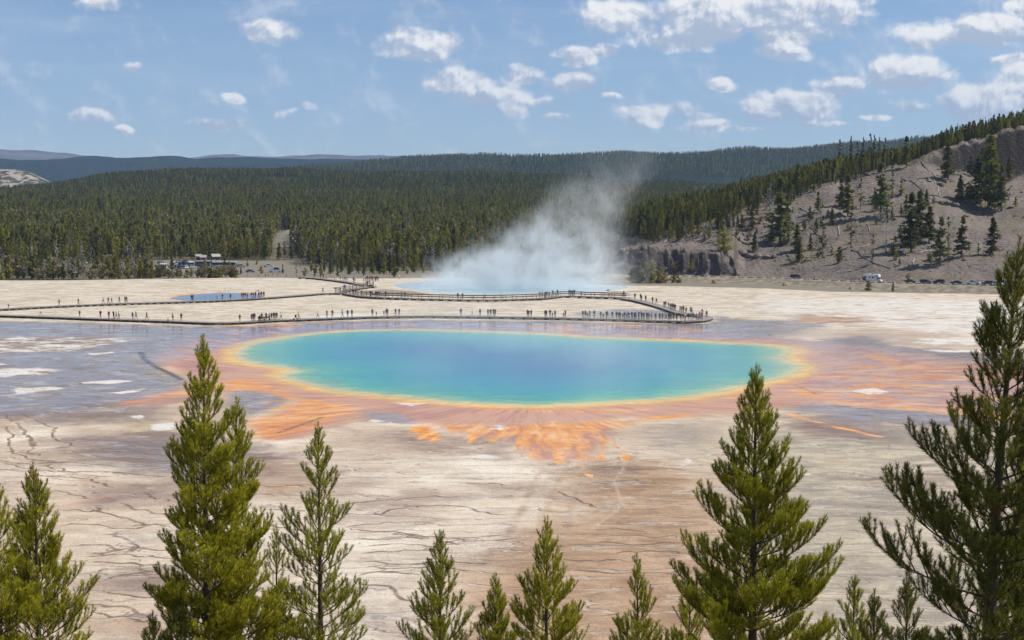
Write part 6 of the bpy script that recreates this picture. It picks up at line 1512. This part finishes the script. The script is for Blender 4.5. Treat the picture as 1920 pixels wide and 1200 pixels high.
def prism(mb, out, w0, w1=None, zr=None):
    """side outline extruded across the car, narrower towards the top"""
    n = len(out); zs = [z for x, z in out]; z0, z1 = min(zs), max(zs)
    w1 = w1 or w0
    ws = [w0 + (w1 - w0) * (z - z0) / (z1 - z0) for x, z in out]
    mb.poly([(x, -w_ / 2, z) for (x, z), w_ in zip(out, ws)] + [(x, w_ / 2, z) for (x, z), w_ in zip(out, ws)],
            [tuple(range(n)), tuple(range(n, 2 * n))[::-1]] + [((i + 1) % n, i, n + i, n + (i + 1) % n) for i in range(n)])
def wheel_parts(e, x, y, r, sgn):
    a = MB(); a.tube([(x, y - .12 * 1, r), (x, y - .10, r), (x, y + .10, r), (x, y + .12, r)], [r * .9, r, r, r * .9], 16)
    o = a.build('wheel', m_tyre, e)
    b = MB(); b.tube([(x, y + sgn * .11, r), (x, y + sgn * .135, r)], [r * .62, r * .55], 10); b.build('rim', m_rim, o)
def make_vehicle(kind, colr):
    s = SHAPES[kind]; e = bpy.data.objects.new('parked_' + {'sedan': 'car', 'suv': 'car', 'minivan': 'car', 'pickup': 'pickup', 'van': 'van'}[kind], None); COL.objects.link(e)
    W = s['W']; P = paint(colr)
    a = MB(); prism(a, s['low'], W, W * .96)
    o = a.build('body', P, e); bm_bevel(o, .06)
    cab = s['cab']; a = MB(); prism(a, [(x, z - .01) for x, z in cab], W * .90, W * .72); a.build('window', m_glass, e)
    zt = cab[1][1]; a = MB()
    x0, x1 = cab[1][0], cab[2][0]
    a.poly([(x0 - .06, -W * .365, zt - .03), (x1 + .06, -W * .365, zt - .01), (x1 + .06, W * .365, zt - .01), (x0 - .06, W * .365, zt - .03), (x0 + .05, -W * .33, zt + .05), (x1 - .05, -W * .33, zt + .06), (x1 - .05, W * .33, zt + .06), (x0 + .05, W * .33, zt + .05)],
           [(0, 3, 2, 1), (4, 5, 6, 7), (0, 1, 5, 4), (1, 2, 6, 5), (2, 3, 7, 6), (3, 0, 4, 7)])
    o = a.build('roof', P, e)
    a = MB()                                             # door and corner pillars
    for sy in (-1, 1):
        for t in ((0.0, 1) if kind != 'van' else (0.0, 1)):
            i, j = (0, 1) if t == 0 else (3, 2)
            a.bar((cab[i][0], sy * W * .452, cab[i][1] - .01), (cab[j][0], sy * W * .365, cab[j][1]), .09)
        mx = (cab[1][0] + cab[2][0]) / 2
        a.bar((mx, sy * W * .455, cab[0][1] - .02), (mx, sy * W * .368, zt), .08)
        if kind == 'van':
            a.poly([(cab[0][0], sy * W * .46, 1.44), (mx + .1, sy * W * .46, 1.44), (mx + .1, sy * W * .375, 2.6), (cab[1][0], sy * W * .375, 2.6)], [(0, 1, 2, 3)] if sy < 0 else [(3, 2, 1, 0)])
    a.build('pillar', P, e)
    r = {'sedan': .33, 'suv': .38, 'minivan': .35, 'pickup': .42, 'van': .37}[kind]
    xf = s['low'][-1][0] - .88; xr = s['low'][0][0] + .92
    for x in (xf, xr):
        for sy in (-1, 1): wheel_parts(e, x, sy * (W / 2 - .10), r, sy)
    fx_ = s['low'][-2][0]; zl = s['low'][-2][1] + .02
    for sy in (-1, 1):
        a = MB(); a.box(fx_ - .18, fx_ + .01, sy * W * .36 - .17, sy * W * .36 + .17, zl - .02, zl + .12); a.build('headlight', m_lamp, e)
        rx = s['low'][1][0]; rz = s['low'][1][1] + .1
        a = MB(); a.box(rx - .01, rx + .12, sy * W * .41 - .1, sy * W * .41 + .1, rz, rz + .22); a.build('tail_light', m_red, e)
    if kind == 'pickup':
        a = MB(); a.box(-2.6, -.9, -W * .42, W * .42, 1.10, 1.155); a.build('cargo_bed', m_pl, e)
    return e
def bm_bevel(o, w_):
    import bmesh
    bm = bmesh.new(); bm.from_mesh(o.data)
    bmesh.ops.bevel(bm, geom=list(bm.edges), offset=w_, segments=2, affect='EDGES', clamp_overlap=True)
    bm.to_mesh(o.data); bm.free()
def vehicle(kind, colr, loc, yaw, label, group=None):
    key = (kind, colr)
    if key in VEH: e = copy_tree(VEH[key])
    else: e = VEH[key] = make_vehicle(kind, colr)
    e.location = loc; e.rotation_euler = (0, 0, yaw)
    tag(e, label, {'pickup': 'pickup truck', 'van': 'van'}.get(kind, 'car'), group)
    if not group and 'group' in e: del e['group']
    return e
def on_road(px, off): 
    d = np.interp(px, *D0_k) - off; return Vector(((px - 960) / F * d, d, RZ + .006))
road_yaw = math.atan2(on_road(1850, 5).y - on_road(1500, 5).y, on_road(1850, 5).x - on_road(1500, 5).x)
for px, off, kind, c_, fl_, lab in [(1493, 5, 'minivan', 'black', 0, 'black minivan alone on the hill road at the left'), (1708, 3.6, 'sedan', 'dark grey', 0, 'dark low sedan parked in front of the olive bush'), (1737, 6.4, 'suv', 'navy', 0, 'navy car partly in front of the black jeep-like wagon'),
                               (1761, 3.2, 'suv', 'black', math.pi, 'boxy black wagon with its nose to the navy car'), (1794, 4, 'sedan', 'dark green', math.pi, 'dark green sedan alone in the middle of the roadside cars'), (1826, 4, 'pickup', 'white', math.pi, 'white pickup between green sedan and black car'),
                               (1853, 3.4, 'suv', 'dark grey', math.pi, 'dark grey car overlapping the rightmost white car'), (1873, 7, 'suv', 'white', 0, 'rightmost white car on the hill road behind the pine'), (1311, 4.4, 'sedan', 'black', 0, 'black car in the shadow of the low cliff')]:
    vehicle(kind, c_, on_road(px, off), road_yaw + fl_, lab)
# camper
e = empty('camper_van', on_road(1637, 6), road_yaw, 'white motorhome with a dark swoosh on the hill road', 'motorhome')
WH = paint('white'); a = MB(); prism(a, [(-3.9, .55), (-3.95, 1.2), (-3.9, 3.15), (-3.6, 3.28), (2.6, 3.28), (3.05, 2.9), (3.0, 2.15), (2.2, 1.95), (2.2, .55)], 2.35); o = a.build('body', WH, e); bm_bevel(o, .05)
a = MB(); prism(a, [(2.1, .45), (2.1, 1.25), (2.95, 1.2), (3.85, 1.05), (4.0, .75), (3.95, .42)], 2.0); o = a.build('bonnet', WH, e); bm_bevel(o, .05)
a = MB(); prism(a, [(2.0, 1.22), (2.05, 1.96), (2.5, 1.96), (3.05, 1.2)], 1.9, 1.7); a.build('windscreen', m_glass, e)
for x0, x1, z0, z1 in [(-3.2, -2.3, 1.75, 2.4), (-1.2, -.5, 1.8, 2.4), (.1, .9, 1.75, 2.4), (1.2, 1.75, 1.9, 2.4), (1.9, 2.7, 2.35, 2.8)]:
    a = MB(); a.box(x0, x1, -1.19, 1.19, z0, z1); a.build('window', m_glass, e)
a = MB(); a.poly([(-3.93, -1.185, .6), (-2.2, -1.185, .6), (-2.6, -1.185, 1.5), (-3.3, -1.185, 2.2), (-3.93, -1.185, 2.3)], [(0, 1, 2, 3, 4)]); a.build('decal', simple('maroon_decal', (0.16, 0.06, 0.07), .4), e)
a = MB(); a.box(-2.2, -1.2, -.4, .4, 3.28, 3.5); a.box(.4, 1.0, -.3, .3, 3.28, 3.42); a.build('roof_vent', WH, e)
for x in (-2.4, 3.1):
    for sy in (-1, 1): wheel_parts(e, x, sy * .98, .4, sy)
# coaches
def coach(loc, yaw, label, band):
    e = empty('coach', loc, yaw, label, 'coach')
    a = MB(); prism(a, [(-6.7, .35), (-6.75, 1.2), (-6.7, 3.3), (-6.5, 3.5), (6.4, 3.5), (6.7, 3.2), (6.8, 1.1), (6.75, .35)], 2.55, 2.45); o = a.build('body', paint('white'), e); bm_bevel(o, .07)
    for sy in (-1, 1):
        a = MB(); a.box(-6.3, 6.1, sy * 1.262 - .02, sy * 1.262 + .02, 1.75, 2.95); a.build('window_band', m_glass, e)
        a = MB(); a.box(-6.5, 6.5, sy * 1.275 - .015, sy * 1.275 + .015, .55, 1.6); a.build('side_panel', paint(band), e)
    a = MB(); a.box(6.62, 6.86, -1.1, 1.1, 1.2, 3.0); a.build('windscreen', m_glass, e)
    for x in (-4.4, -3.2, 4.3):
        for sy in (-1, 1): wheel_parts(e, x, sy * 1.12, .5, sy)
    for x0 in (-3, 2):
        a = MB(); a.box(x0, x0 + 1.4, -.7, .7, 3.5, 3.68); a.build('roof_unit', paint('white'), e)
    return e
def lotpt(px, py): return vpt(px, py) + Vector((0, 0, .03))
def lotd(px, d):
    x = (px - 960) / F * d; return Vector((x, d, float(valley_z(np.array([x]), np.array([d]))[0]) + .03))
coach(lotd(419, 762), 0.06, 'long white coach behind the screening bushes', 'silver')
coach(lotd(389, 775), 0.10, 'darker coach partly hidden behind the white one', 'dark grey')
vehicle('van', 'white', lotd(516, 716), 0.0, 'white high-roofed van right of the round bush')
vehicle('sedan', 'grey', lotd(469, 717), 0.0, 'purplish grey hatchback on the car park lane')
vehicle('suv', 'silver', lotd(452.5, 772), .2, 'silver car right behind the end of the white coach')
vehicle('pickup', 'white', lotd(503, 775), .05, 'white pickup parked behind the white van')
vehicle('suv', 'black', lotd(416, 742), .05, 'black car in front of the white coach')
r5 = random.Random(9); k_ = 0
cols = ['white', 'silver', 'dark grey', 'black', 'navy', 'white', 'grey', 'blue', 'silver', 'dark green']
for (a0, a1, d, nm) in [(329, 362, 826, 'back row of the car park'), (332, 364, 800, 'middle row of the car park'), (334, 366, 760, 'front row of the car park')]:
    px = a0; i = 0
    n_r = 0; L_ = []
    while px < a1: L_.append(px); px += r5.uniform(8.2, 10.5)
    for i, px in enumerate(L_):
        c_ = cols[k_ % 10]; k_ += 3 if k_ % 2 else 1; kd = r5.choice(['suv', 'sedan', 'suv', 'minivan', 'pickup'])
        nm_k = {'suv': 'tall car', 'sedan': 'sedan', 'minivan': 'minivan', 'pickup': 'pickup'}[kd]
        vehicle(kd, c_, lotd(px, d + r5.uniform(-1, 1)), 1.0 + r5.uniform(-.08, .08), '%s %s, %s from left in the %s' % (c_, nm_k, ORD[i], nm))
for px, d, kd, c_, lab in [(302.5, 812, 'suv', 'navy', 'dark blue car upper left of the dark round pine in the lot'), (305, 800, 'suv', 'white', 'white car left of the dark round pine in the lot'), (304.5, 775, 'sedan', 'silver', 'silver sedan below the white car left of the pine'), (305.5, 750, 'sedan', 'white', 'white sedan lowest at the left of the car park'),
                           (275, 806, 'suv', 'white', 'white car glimpsed between trees left of the lot')]:
    vehicle(kd, c_, lotd(px, d), .9, lab)
vehicle('suv', 'dark grey', lotd(533, 1385), .5, 'dark car driving up the curved forest road')
vehicle('suv', 'white', lotd(514, 1375), .3, 'white car at the left of the curved forest road')
# small buildings
m_wallb = simple('brown_board_wall', (0.16, 0.11, 0.085), .9, var=.25, scale=1.5)
m_rfp = simple('pinkish_metal_roof', (0.44, 0.34, 0.31), .6, var=.1); m_rfg = simple('grey_green_roof', (0.40, 0.40, 0.34), .6, var=.1)
def hut(loc, yaw, L, W, h, rh, m_roof, label, m_wall):
    e = empty('restroom_hut', loc, yaw, label, 'small building')
    a = MB(); a.poly([(-L / 2, -W / 2, -.5), (L / 2, -W / 2, -.5), (L / 2, W / 2, -.5), (-L / 2, W / 2, -.5), (-L / 2, -W / 2, h), (L / 2, -W / 2, h), (L / 2, W / 2, h), (-L / 2, W / 2, h), (-L / 2, 0, h + rh), (L / 2, 0, h + rh)],
           [(0, 1, 5, 4), (2, 3, 7, 6), (3, 0, 4, 8, 7), (1, 2, 6, 9, 5)]); a.build('wall', m_wall, e)
    a = MB(); ov = .4
    for sy in (-1, 1):
        y1 = sy * (W / 2 + ov); z1 = h - rh * ov / (W / 2)
        q = [(-L / 2 - ov, 0, h + rh + .03), (L / 2 + ov, 0, h + rh + .03), (L / 2 + ov, y1, z1 + .03), (-L / 2 - ov, y1, z1 + .03)]
        q2 = [(x, y, z + .12) for x, y, z in q]
        f_ = [(0, 3, 2, 1), (4, 5, 6, 7), (0, 1, 5, 4), (1, 2, 6, 5), (2, 3, 7, 6), (3, 0, 4, 7)]
        a.poly(q + q2, f_)
    a.build('roof', m_roof, e)
    a = MB(); a.box(-.5, .5, -W / 2 - .05, -W / 2 + .02, 0, 2.05); a.build('door', simple('dark_door', (0.06, 0.05, 0.045), .7), e)
    a = MB(); a.tube([(L * .3, W * .3, h), (L * .3, W * .3, h + rh + .9)], [.12, .12], 8); a.build('vent_pipe', m_pl, e)
hut(lotd(381, 852), .15, 3.2, 3.2, 2.5, 1.1, m_rfp, 'small hut with a pinkish gable roof behind the coaches', simple('tan_wall', (0.34, 0.27, 0.22), .9))
hut(lotd(372.5, 858), .15, 2.6, 2.8, 2.9, 1.0, m_rfg, 'small pale roofed hut behind the pinkish one', m_wallb)
hut(lotd(404, 850), .5, 4.4, 4.2, 3.0, 1.3, m_rfg, 'dark walled hut with a sloping grey roof behind the white coach', m_wallb)
# fallen logs on the hill
m_log = simple('bleached_log', (0.46, 0.42, 0.37), .85, var=.2, scale=1.0); m_log2 = simple('brown_log', (0.22, 0.17, 0.13), .9, var=.25, scale=1.0)
logs = [(1492, 345, 1512, 385, 0, 'pale log below the left end of the upper cliff'), (1512, 388, 1522, 432, 0, 'pale log continuing down from the one below the upper cliff'), (1178, 556, 1190, 598, 0, 'short pale log upright on the slope in the middle'), (1140, 602, 1225, 604, 0, 'long pale log lying level by the forked snag'),
        (905, 572, 960, 614, 1, 'brown log slanting right of the broad dark fir'), (1105, 680, 1190, 735, 1, 'brown log slanting down above the camper, upper half'), (1192, 738, 1290, 768, 1, 'brown log slanting down above the camper, lower half'), (1022, 556, 1040, 533, 0, 'pale log beside the compact fir'),
        (1148, 672, 1188, 655, 0, 'pale log end right of the brownish thin pine'), (1392, 742, 1404, 722, 0, 'white broken log near the big lowest fir'), (1420, 700, 1482, 682, 0, 'pale log below the dense grove'), (1350, 345, 1440, 402, 1, 'brown log on the upper bare slope'),
        (1425, 432, 1525, 430, 1, 'brown log level under the upper bare slope'), (212, 645, 262, 613, 0, 'pale log above the left part of the low cliff'), (800, 703, 822, 740, 1, 'dark log on the scree right of the broad fir'), (855, 604, 868, 575, 0, 'pale leaning log above the broad dark fir'), (1435, 262, 1500, 335, 1, 'brown log trailing down from the crest'),
        (1040, 570, 1046, 612, 0, 'thin pale log right of the compact fir'), (690, 452, 722, 430, 0, 'pale log at the wood edge near the tallest ragged fir'), (1460, 650, 1470, 668, 0, 'short pale log right of the dense grove'), (505, 490, 560, 520, 1, 'brown log above the bushy cliff pine'), (590, 600, 620, 635, 1, 'brown log right of the bushy cliff pine'), (860, 480, 900, 505, 0, 'pale log left of the dark slim fir')]
for (x0, y0, x1, y1, k, lab) in logs:
    a0 = hit(*HC(x0, y0)); a1 = hit(*HC(x1, y1)); rr_ = .26 if k == 0 else .30
    e = empty('fallen_log', a0, 0, lab, 'fallen log')
    N_ = 5; pts = []
    for i in range(N_ + 1):
        p = a0.lerp(a1, i / N_); z = float(hill_z(np.array([p.x]), np.array([p.y]))[0]) + rr_ * .8
        pts.append((p.x - a0.x, p.y - a0.y, z - a0.z))
    a = MB(); a.tube(pts, [rr_ * (1 - .1 * i) for i in range(N_ + 1)], 8); a.build('stem', [m_log, m_log2][k], e, True)
    a = MB()
    for i in (2, 3, 4):
        q = Vector(pts[i]); a.tube([q, q + Vector((r5.uniform(-.6, .6), -.3, r5.uniform(.5, 1.1)))], [.07, .03], 5)
    a.build('branch_stub', [m_log, m_log2][k], e)
# boulders that can be told apart, then loose scree
def rock_mesh(seed, sub=2):
    import bmesh
    bm = bmesh.new(); bmesh.ops.create_icosphere(bm, subdivisions=sub, radius=1)
    rr = random.Random(seed); o = Vector((rr.uniform(0, 50), rr.uniform(0, 50), 0))
    from mathutils import noise as mn
    for v in bm.verts:
        n = mn.noise(v.co * 1.3 + o) * .35 + mn.noise(v.co * 3 + o) * .14
        v.co = v.co * (1 + n); v.co.z *= .7
    me = bpy.data.meshes.new('boulder'); bm.to_mesh(me); bm.free(); return me
m_rock = simple('grey_boulder', (0.20, 0.165, 0.14), .95, var=.35, scale=1.5)
RK = [rock_mesh(i) for i in range(4)]
for q in RK: q.materials.append(m_rock)
for i, (cx, cy, s, lab) in enumerate([(1300, 352, 1.3, 'pale boulder on the upper bare slope'), (1645, 522, 1.4, 'boulder on the scree below the upper clump'), (1640, 730, 1.1, 'dark boulder near the foot of the lone tall fir'), (1520, 372, 2.0, 'large pale boulder by the pale logs'), (1180, 325, 1.6, 'dark boulder on the crest below the skyline row'),
                                      (1100, 335, 1.8, 'rock outcrop under the left skyline pines'), (1630, 370, 2.2, 'reddish outcrop at the foot of the upper cliff'), (1860, 480, 1.2, 'boulder by the sapling near the right edge'), (585, 700, 2.4, 'big reddish block right of the low cliff'), (620, 712, 1.8, 'block among the rubble right of the low cliff'),
                                      (660, 712, 2.0, 'pale block in the rubble right of the low cliff'), (700, 718, 1.6, 'dark block in the rubble right of the low cliff'), (735, 712, 1.5, 'rightmost block of the rubble by the low cliff'), (1105, 330, 1.0, 'small rock on the crest'), (1310, 535, 1.1, 'small boulder between the two groups of firs')]):
    P = hit(*HC(cx, cy)); o = link('boulder', RK[i % 4], None, P + Vector((0, 0, s * .2))); o.scale = (s * 1.3, s, s); o.rotation_euler = (0, 0, i * 1.7); tag(o, lab, 'boulder')
N_ = 5200
Aq = rng.uniform(1165, 2150, N_); tq = rng.uniform(0, 1, N_) ** .9
d0_ = np.interp(Aq, *D0_k); d1_ = np.interp(Aq, *D1_k); Dq = d0_ + 1 + (d1_ - d0_) * tq; Xq = (Aq - 960) / F * Dq
Sq = rng.gamma(1.6, .16, N_) + .08; k = fbm(Xq / 14, Dq / 14, 3, 88) > .42; Xq, Dq, Sq = Xq[k], Dq[k], Sq[k]; Zq = hill_z(Xq, Dq)
base_v = np.array([(1, 0, 0), (0, 1, 0), (-1, 0, 0), (0, -1, 0), (0, 0, .8), (0, 0, -.6)], float); base_f = np.array([(0, 1, 4), (1, 2, 4), (2, 3, 4), (3, 0, 4), (1, 0, 5), (2, 1, 5), (3, 2, 5), (0, 3, 5)])
V = base_v[None] * Sq[:, None, None] * rng.uniform(.6, 1.4, (len(Sq), 6, 3)); an = rng.uniform(0, 6.28, len(Sq)); ca, sa = np.cos(an)[:, None], np.sin(an)[:, None]
V = np.stack([V[..., 0] * ca - V[..., 1] * sa, V[..., 0] * sa + V[..., 1] * ca, V[..., 2]], -1) + np.stack([Xq, Dq, Zq], -1)[:, None]
fq = (base_f[None] + np.arange(len(Sq))[:, None, None] * 6).reshape(-1, 3)
tag(link('scree', mesh_np('scree', V.reshape(-1, 3), fq, [m_rock], size=3, smooth=False)), 'loose grey rocks strewn over the hill', 'rocks', kind='stuff')
# kerb logs between road and river bank
kb = MB(); kb.tube([(-1.6, 0, .2), (1.6, 0, .2)], [.2, .18], 8); KL = kb.mesh('parking_log', m_log2, True)
i = 0
for px in np.arange(1268, 1925, 17.5):
    P = on_road(px, 10.2); o = link('parking_log', KL, None, P); o.rotation_euler = (0, 0, road_yaw); tag(o, 'brown log barrier laid along the river side of the hill road', 'log barrier', 'log barriers along the hill road')
# ---------------------------------------------------------------- steam over the pale pool
def vol_mat(name, build):
    m = bpy.data.materials.new(name); m.use_nodes = True; m.node_tree.nodes.clear()
    n = NT(m.node_tree); out = n.n.new('ShaderNodeOutputMaterial'); pv_ = n.n.new('ShaderNodeVolumePrincipled')
    pv_.inputs['Color'].default_value = (0.96, 0.985, 1.0, 1); pv_.inputs['Anisotropy'].default_value = .1
    n.put(pv_.inputs['Density'], build(n)); n.l.new(pv_.outputs[0], out.inputs['Volume'])
    return m, pv_
def steam_density(n):
    p = n.pos(); x, y, z = n.sep(p)
    zz_ = n.m('MAXIMUM', z, 0)
    wv = n.v('SCALE', n.v('SUBTRACT', n.noise(n.v('MULTIPLY', p, (1, 1, .8)), .05, 4, .6, col=True), (.5, .5, .5)), 26.0)
    pw = n.v('ADD', p, wv)
    nn = n.noise(pw, .12, 6, .66)
    xw, yw, zw = n.sep(pw)
    # column leaning to the right as it rises
    cx_ = n.ramp(n.lin(zz_, 0, 50), [(0, (.42,) * 3), (.25, (.50,) * 3), (.5, (.61,) * 3), (1, (.80,) * 3)])
    cxx = n.m('MULTIPLY_ADD', n.sep(cx_)[0], 100.0, -40.0)
    half = n.ramp(n.lin(zz_, 0, 50), [(0, (.95,) * 3), (.12, (.88,) * 3), (.26, (.66,) * 3), (.46, (.42,) * 3), (1, (.46,) * 3)])
    hw = n.m('MULTIPLY', n.sep(half)[0], 45.0)
    q = n.m('DIVIDE', n.m('ABSOLUTE', n.m('SUBTRACT', xw, cxx)), hw)
    side = n.step(q, .35, 1.15, 1, 0)
    dep = n.step(n.m('ABSOLUTE', n.m('SUBTRACT', y, 446.0)), 14, 30, 1, 0)
    top = n.lin(zz_, 0, 46, 1.0, .10)
    d = n.m('ADD', n.m('MULTIPLY', side, .52), n.m('MULTIPLY', n.m('SUBTRACT', nn, .5), 3.0))
    d = n.step(d, .27, .95)
    d = n.m('MULTIPLY', n.m('MULTIPLY', d, side), n.m('MULTIPLY', dep, n.m('POWER', top, 2.6)))
    # a sheet of vapour lying on the water
    sheet = n.m('MULTIPLY', n.step(z, 0, 4.0, 1, 0), n.m('MULTIPLY', n.step(n.m('ABSOLUTE', n.m('SUBTRACT', x, 1.0)), 16, 40, 1, 0), dep))
    edge = n.m('MULTIPLY', n.step(z, 48, 60, 1, 0), n.m('MULTIPLY', n.step(x, -44, -36), n.step(x, 58, 68, 1, 0)))
    return n.m('MULTIPLY', n.m('ADD', n.m('MULTIPLY', d, .165), n.m('MULTIPLY', sheet, n.m('MULTIPLY', nn, .06))), edge)
m_st, pvs = vol_mat('steam', steam_density)
b = MB(); b.box(-46, 70, 410, 482, .05, 62)
tag(b.build('steam', m_st), 'white steam rising from the pale blue pool', 'steam', kind='stuff')
def mist_density(n):
    p = n.pos(); x, y, z = n.sep(p)
    nn = n.noise(n.v('MULTIPLY', p, (1, .5, 1.4)), .05, 4, .6)
    d = n.step(nn, .46, .74)
    r = n.m('MULTIPLY', n.step(n.v('LENGTH', n.v('MULTIPLY', n.v('SUBTRACT', p, (22, 245, 0)), (1 / 62.0, 1 / 60.0, 0))), .4, 1.0, 1, 0), n.step(z, .5, 12, 1, 0))
    return n.m('MULTIPLY', n.m('MULTIPLY', d, r), .015)
m_ms, _ = vol_mat('mist', mist_density)
b = MB(); b.box(-40, 84, 186, 306, .05, 13)
tag(b.build('mist', m_ms), 'thin mist drifting over the big blue spring', 'mist', kind='stuff')
# ---------------------------------------------------------------- haze
HAZE = 3.6e-5
mz = bpy.data.materials.new('haze'); mz.use_nodes = True; mz.node_tree.nodes.clear()
o_ = mz.node_tree.nodes.new('ShaderNodeOutputMaterial'); v_ = mz.node_tree.nodes.new('ShaderNodeVolumePrincipled')
v_.inputs['Color'].default_value = (0.46, 0.68, 1.0, 1); v_.inputs['Density'].default_value = HAZE; v_.inputs['Anisotropy'].default_value = 0.0
mz.node_tree.links.new(v_.outputs[0], o_.inputs['Volume'])
b = MB(); b.box(-14000, 14000, -300, 17600, -42, 1150)
tag(b.build('haze', mz), 'thin blue air between camera and far hills', 'haze', kind='stuff')
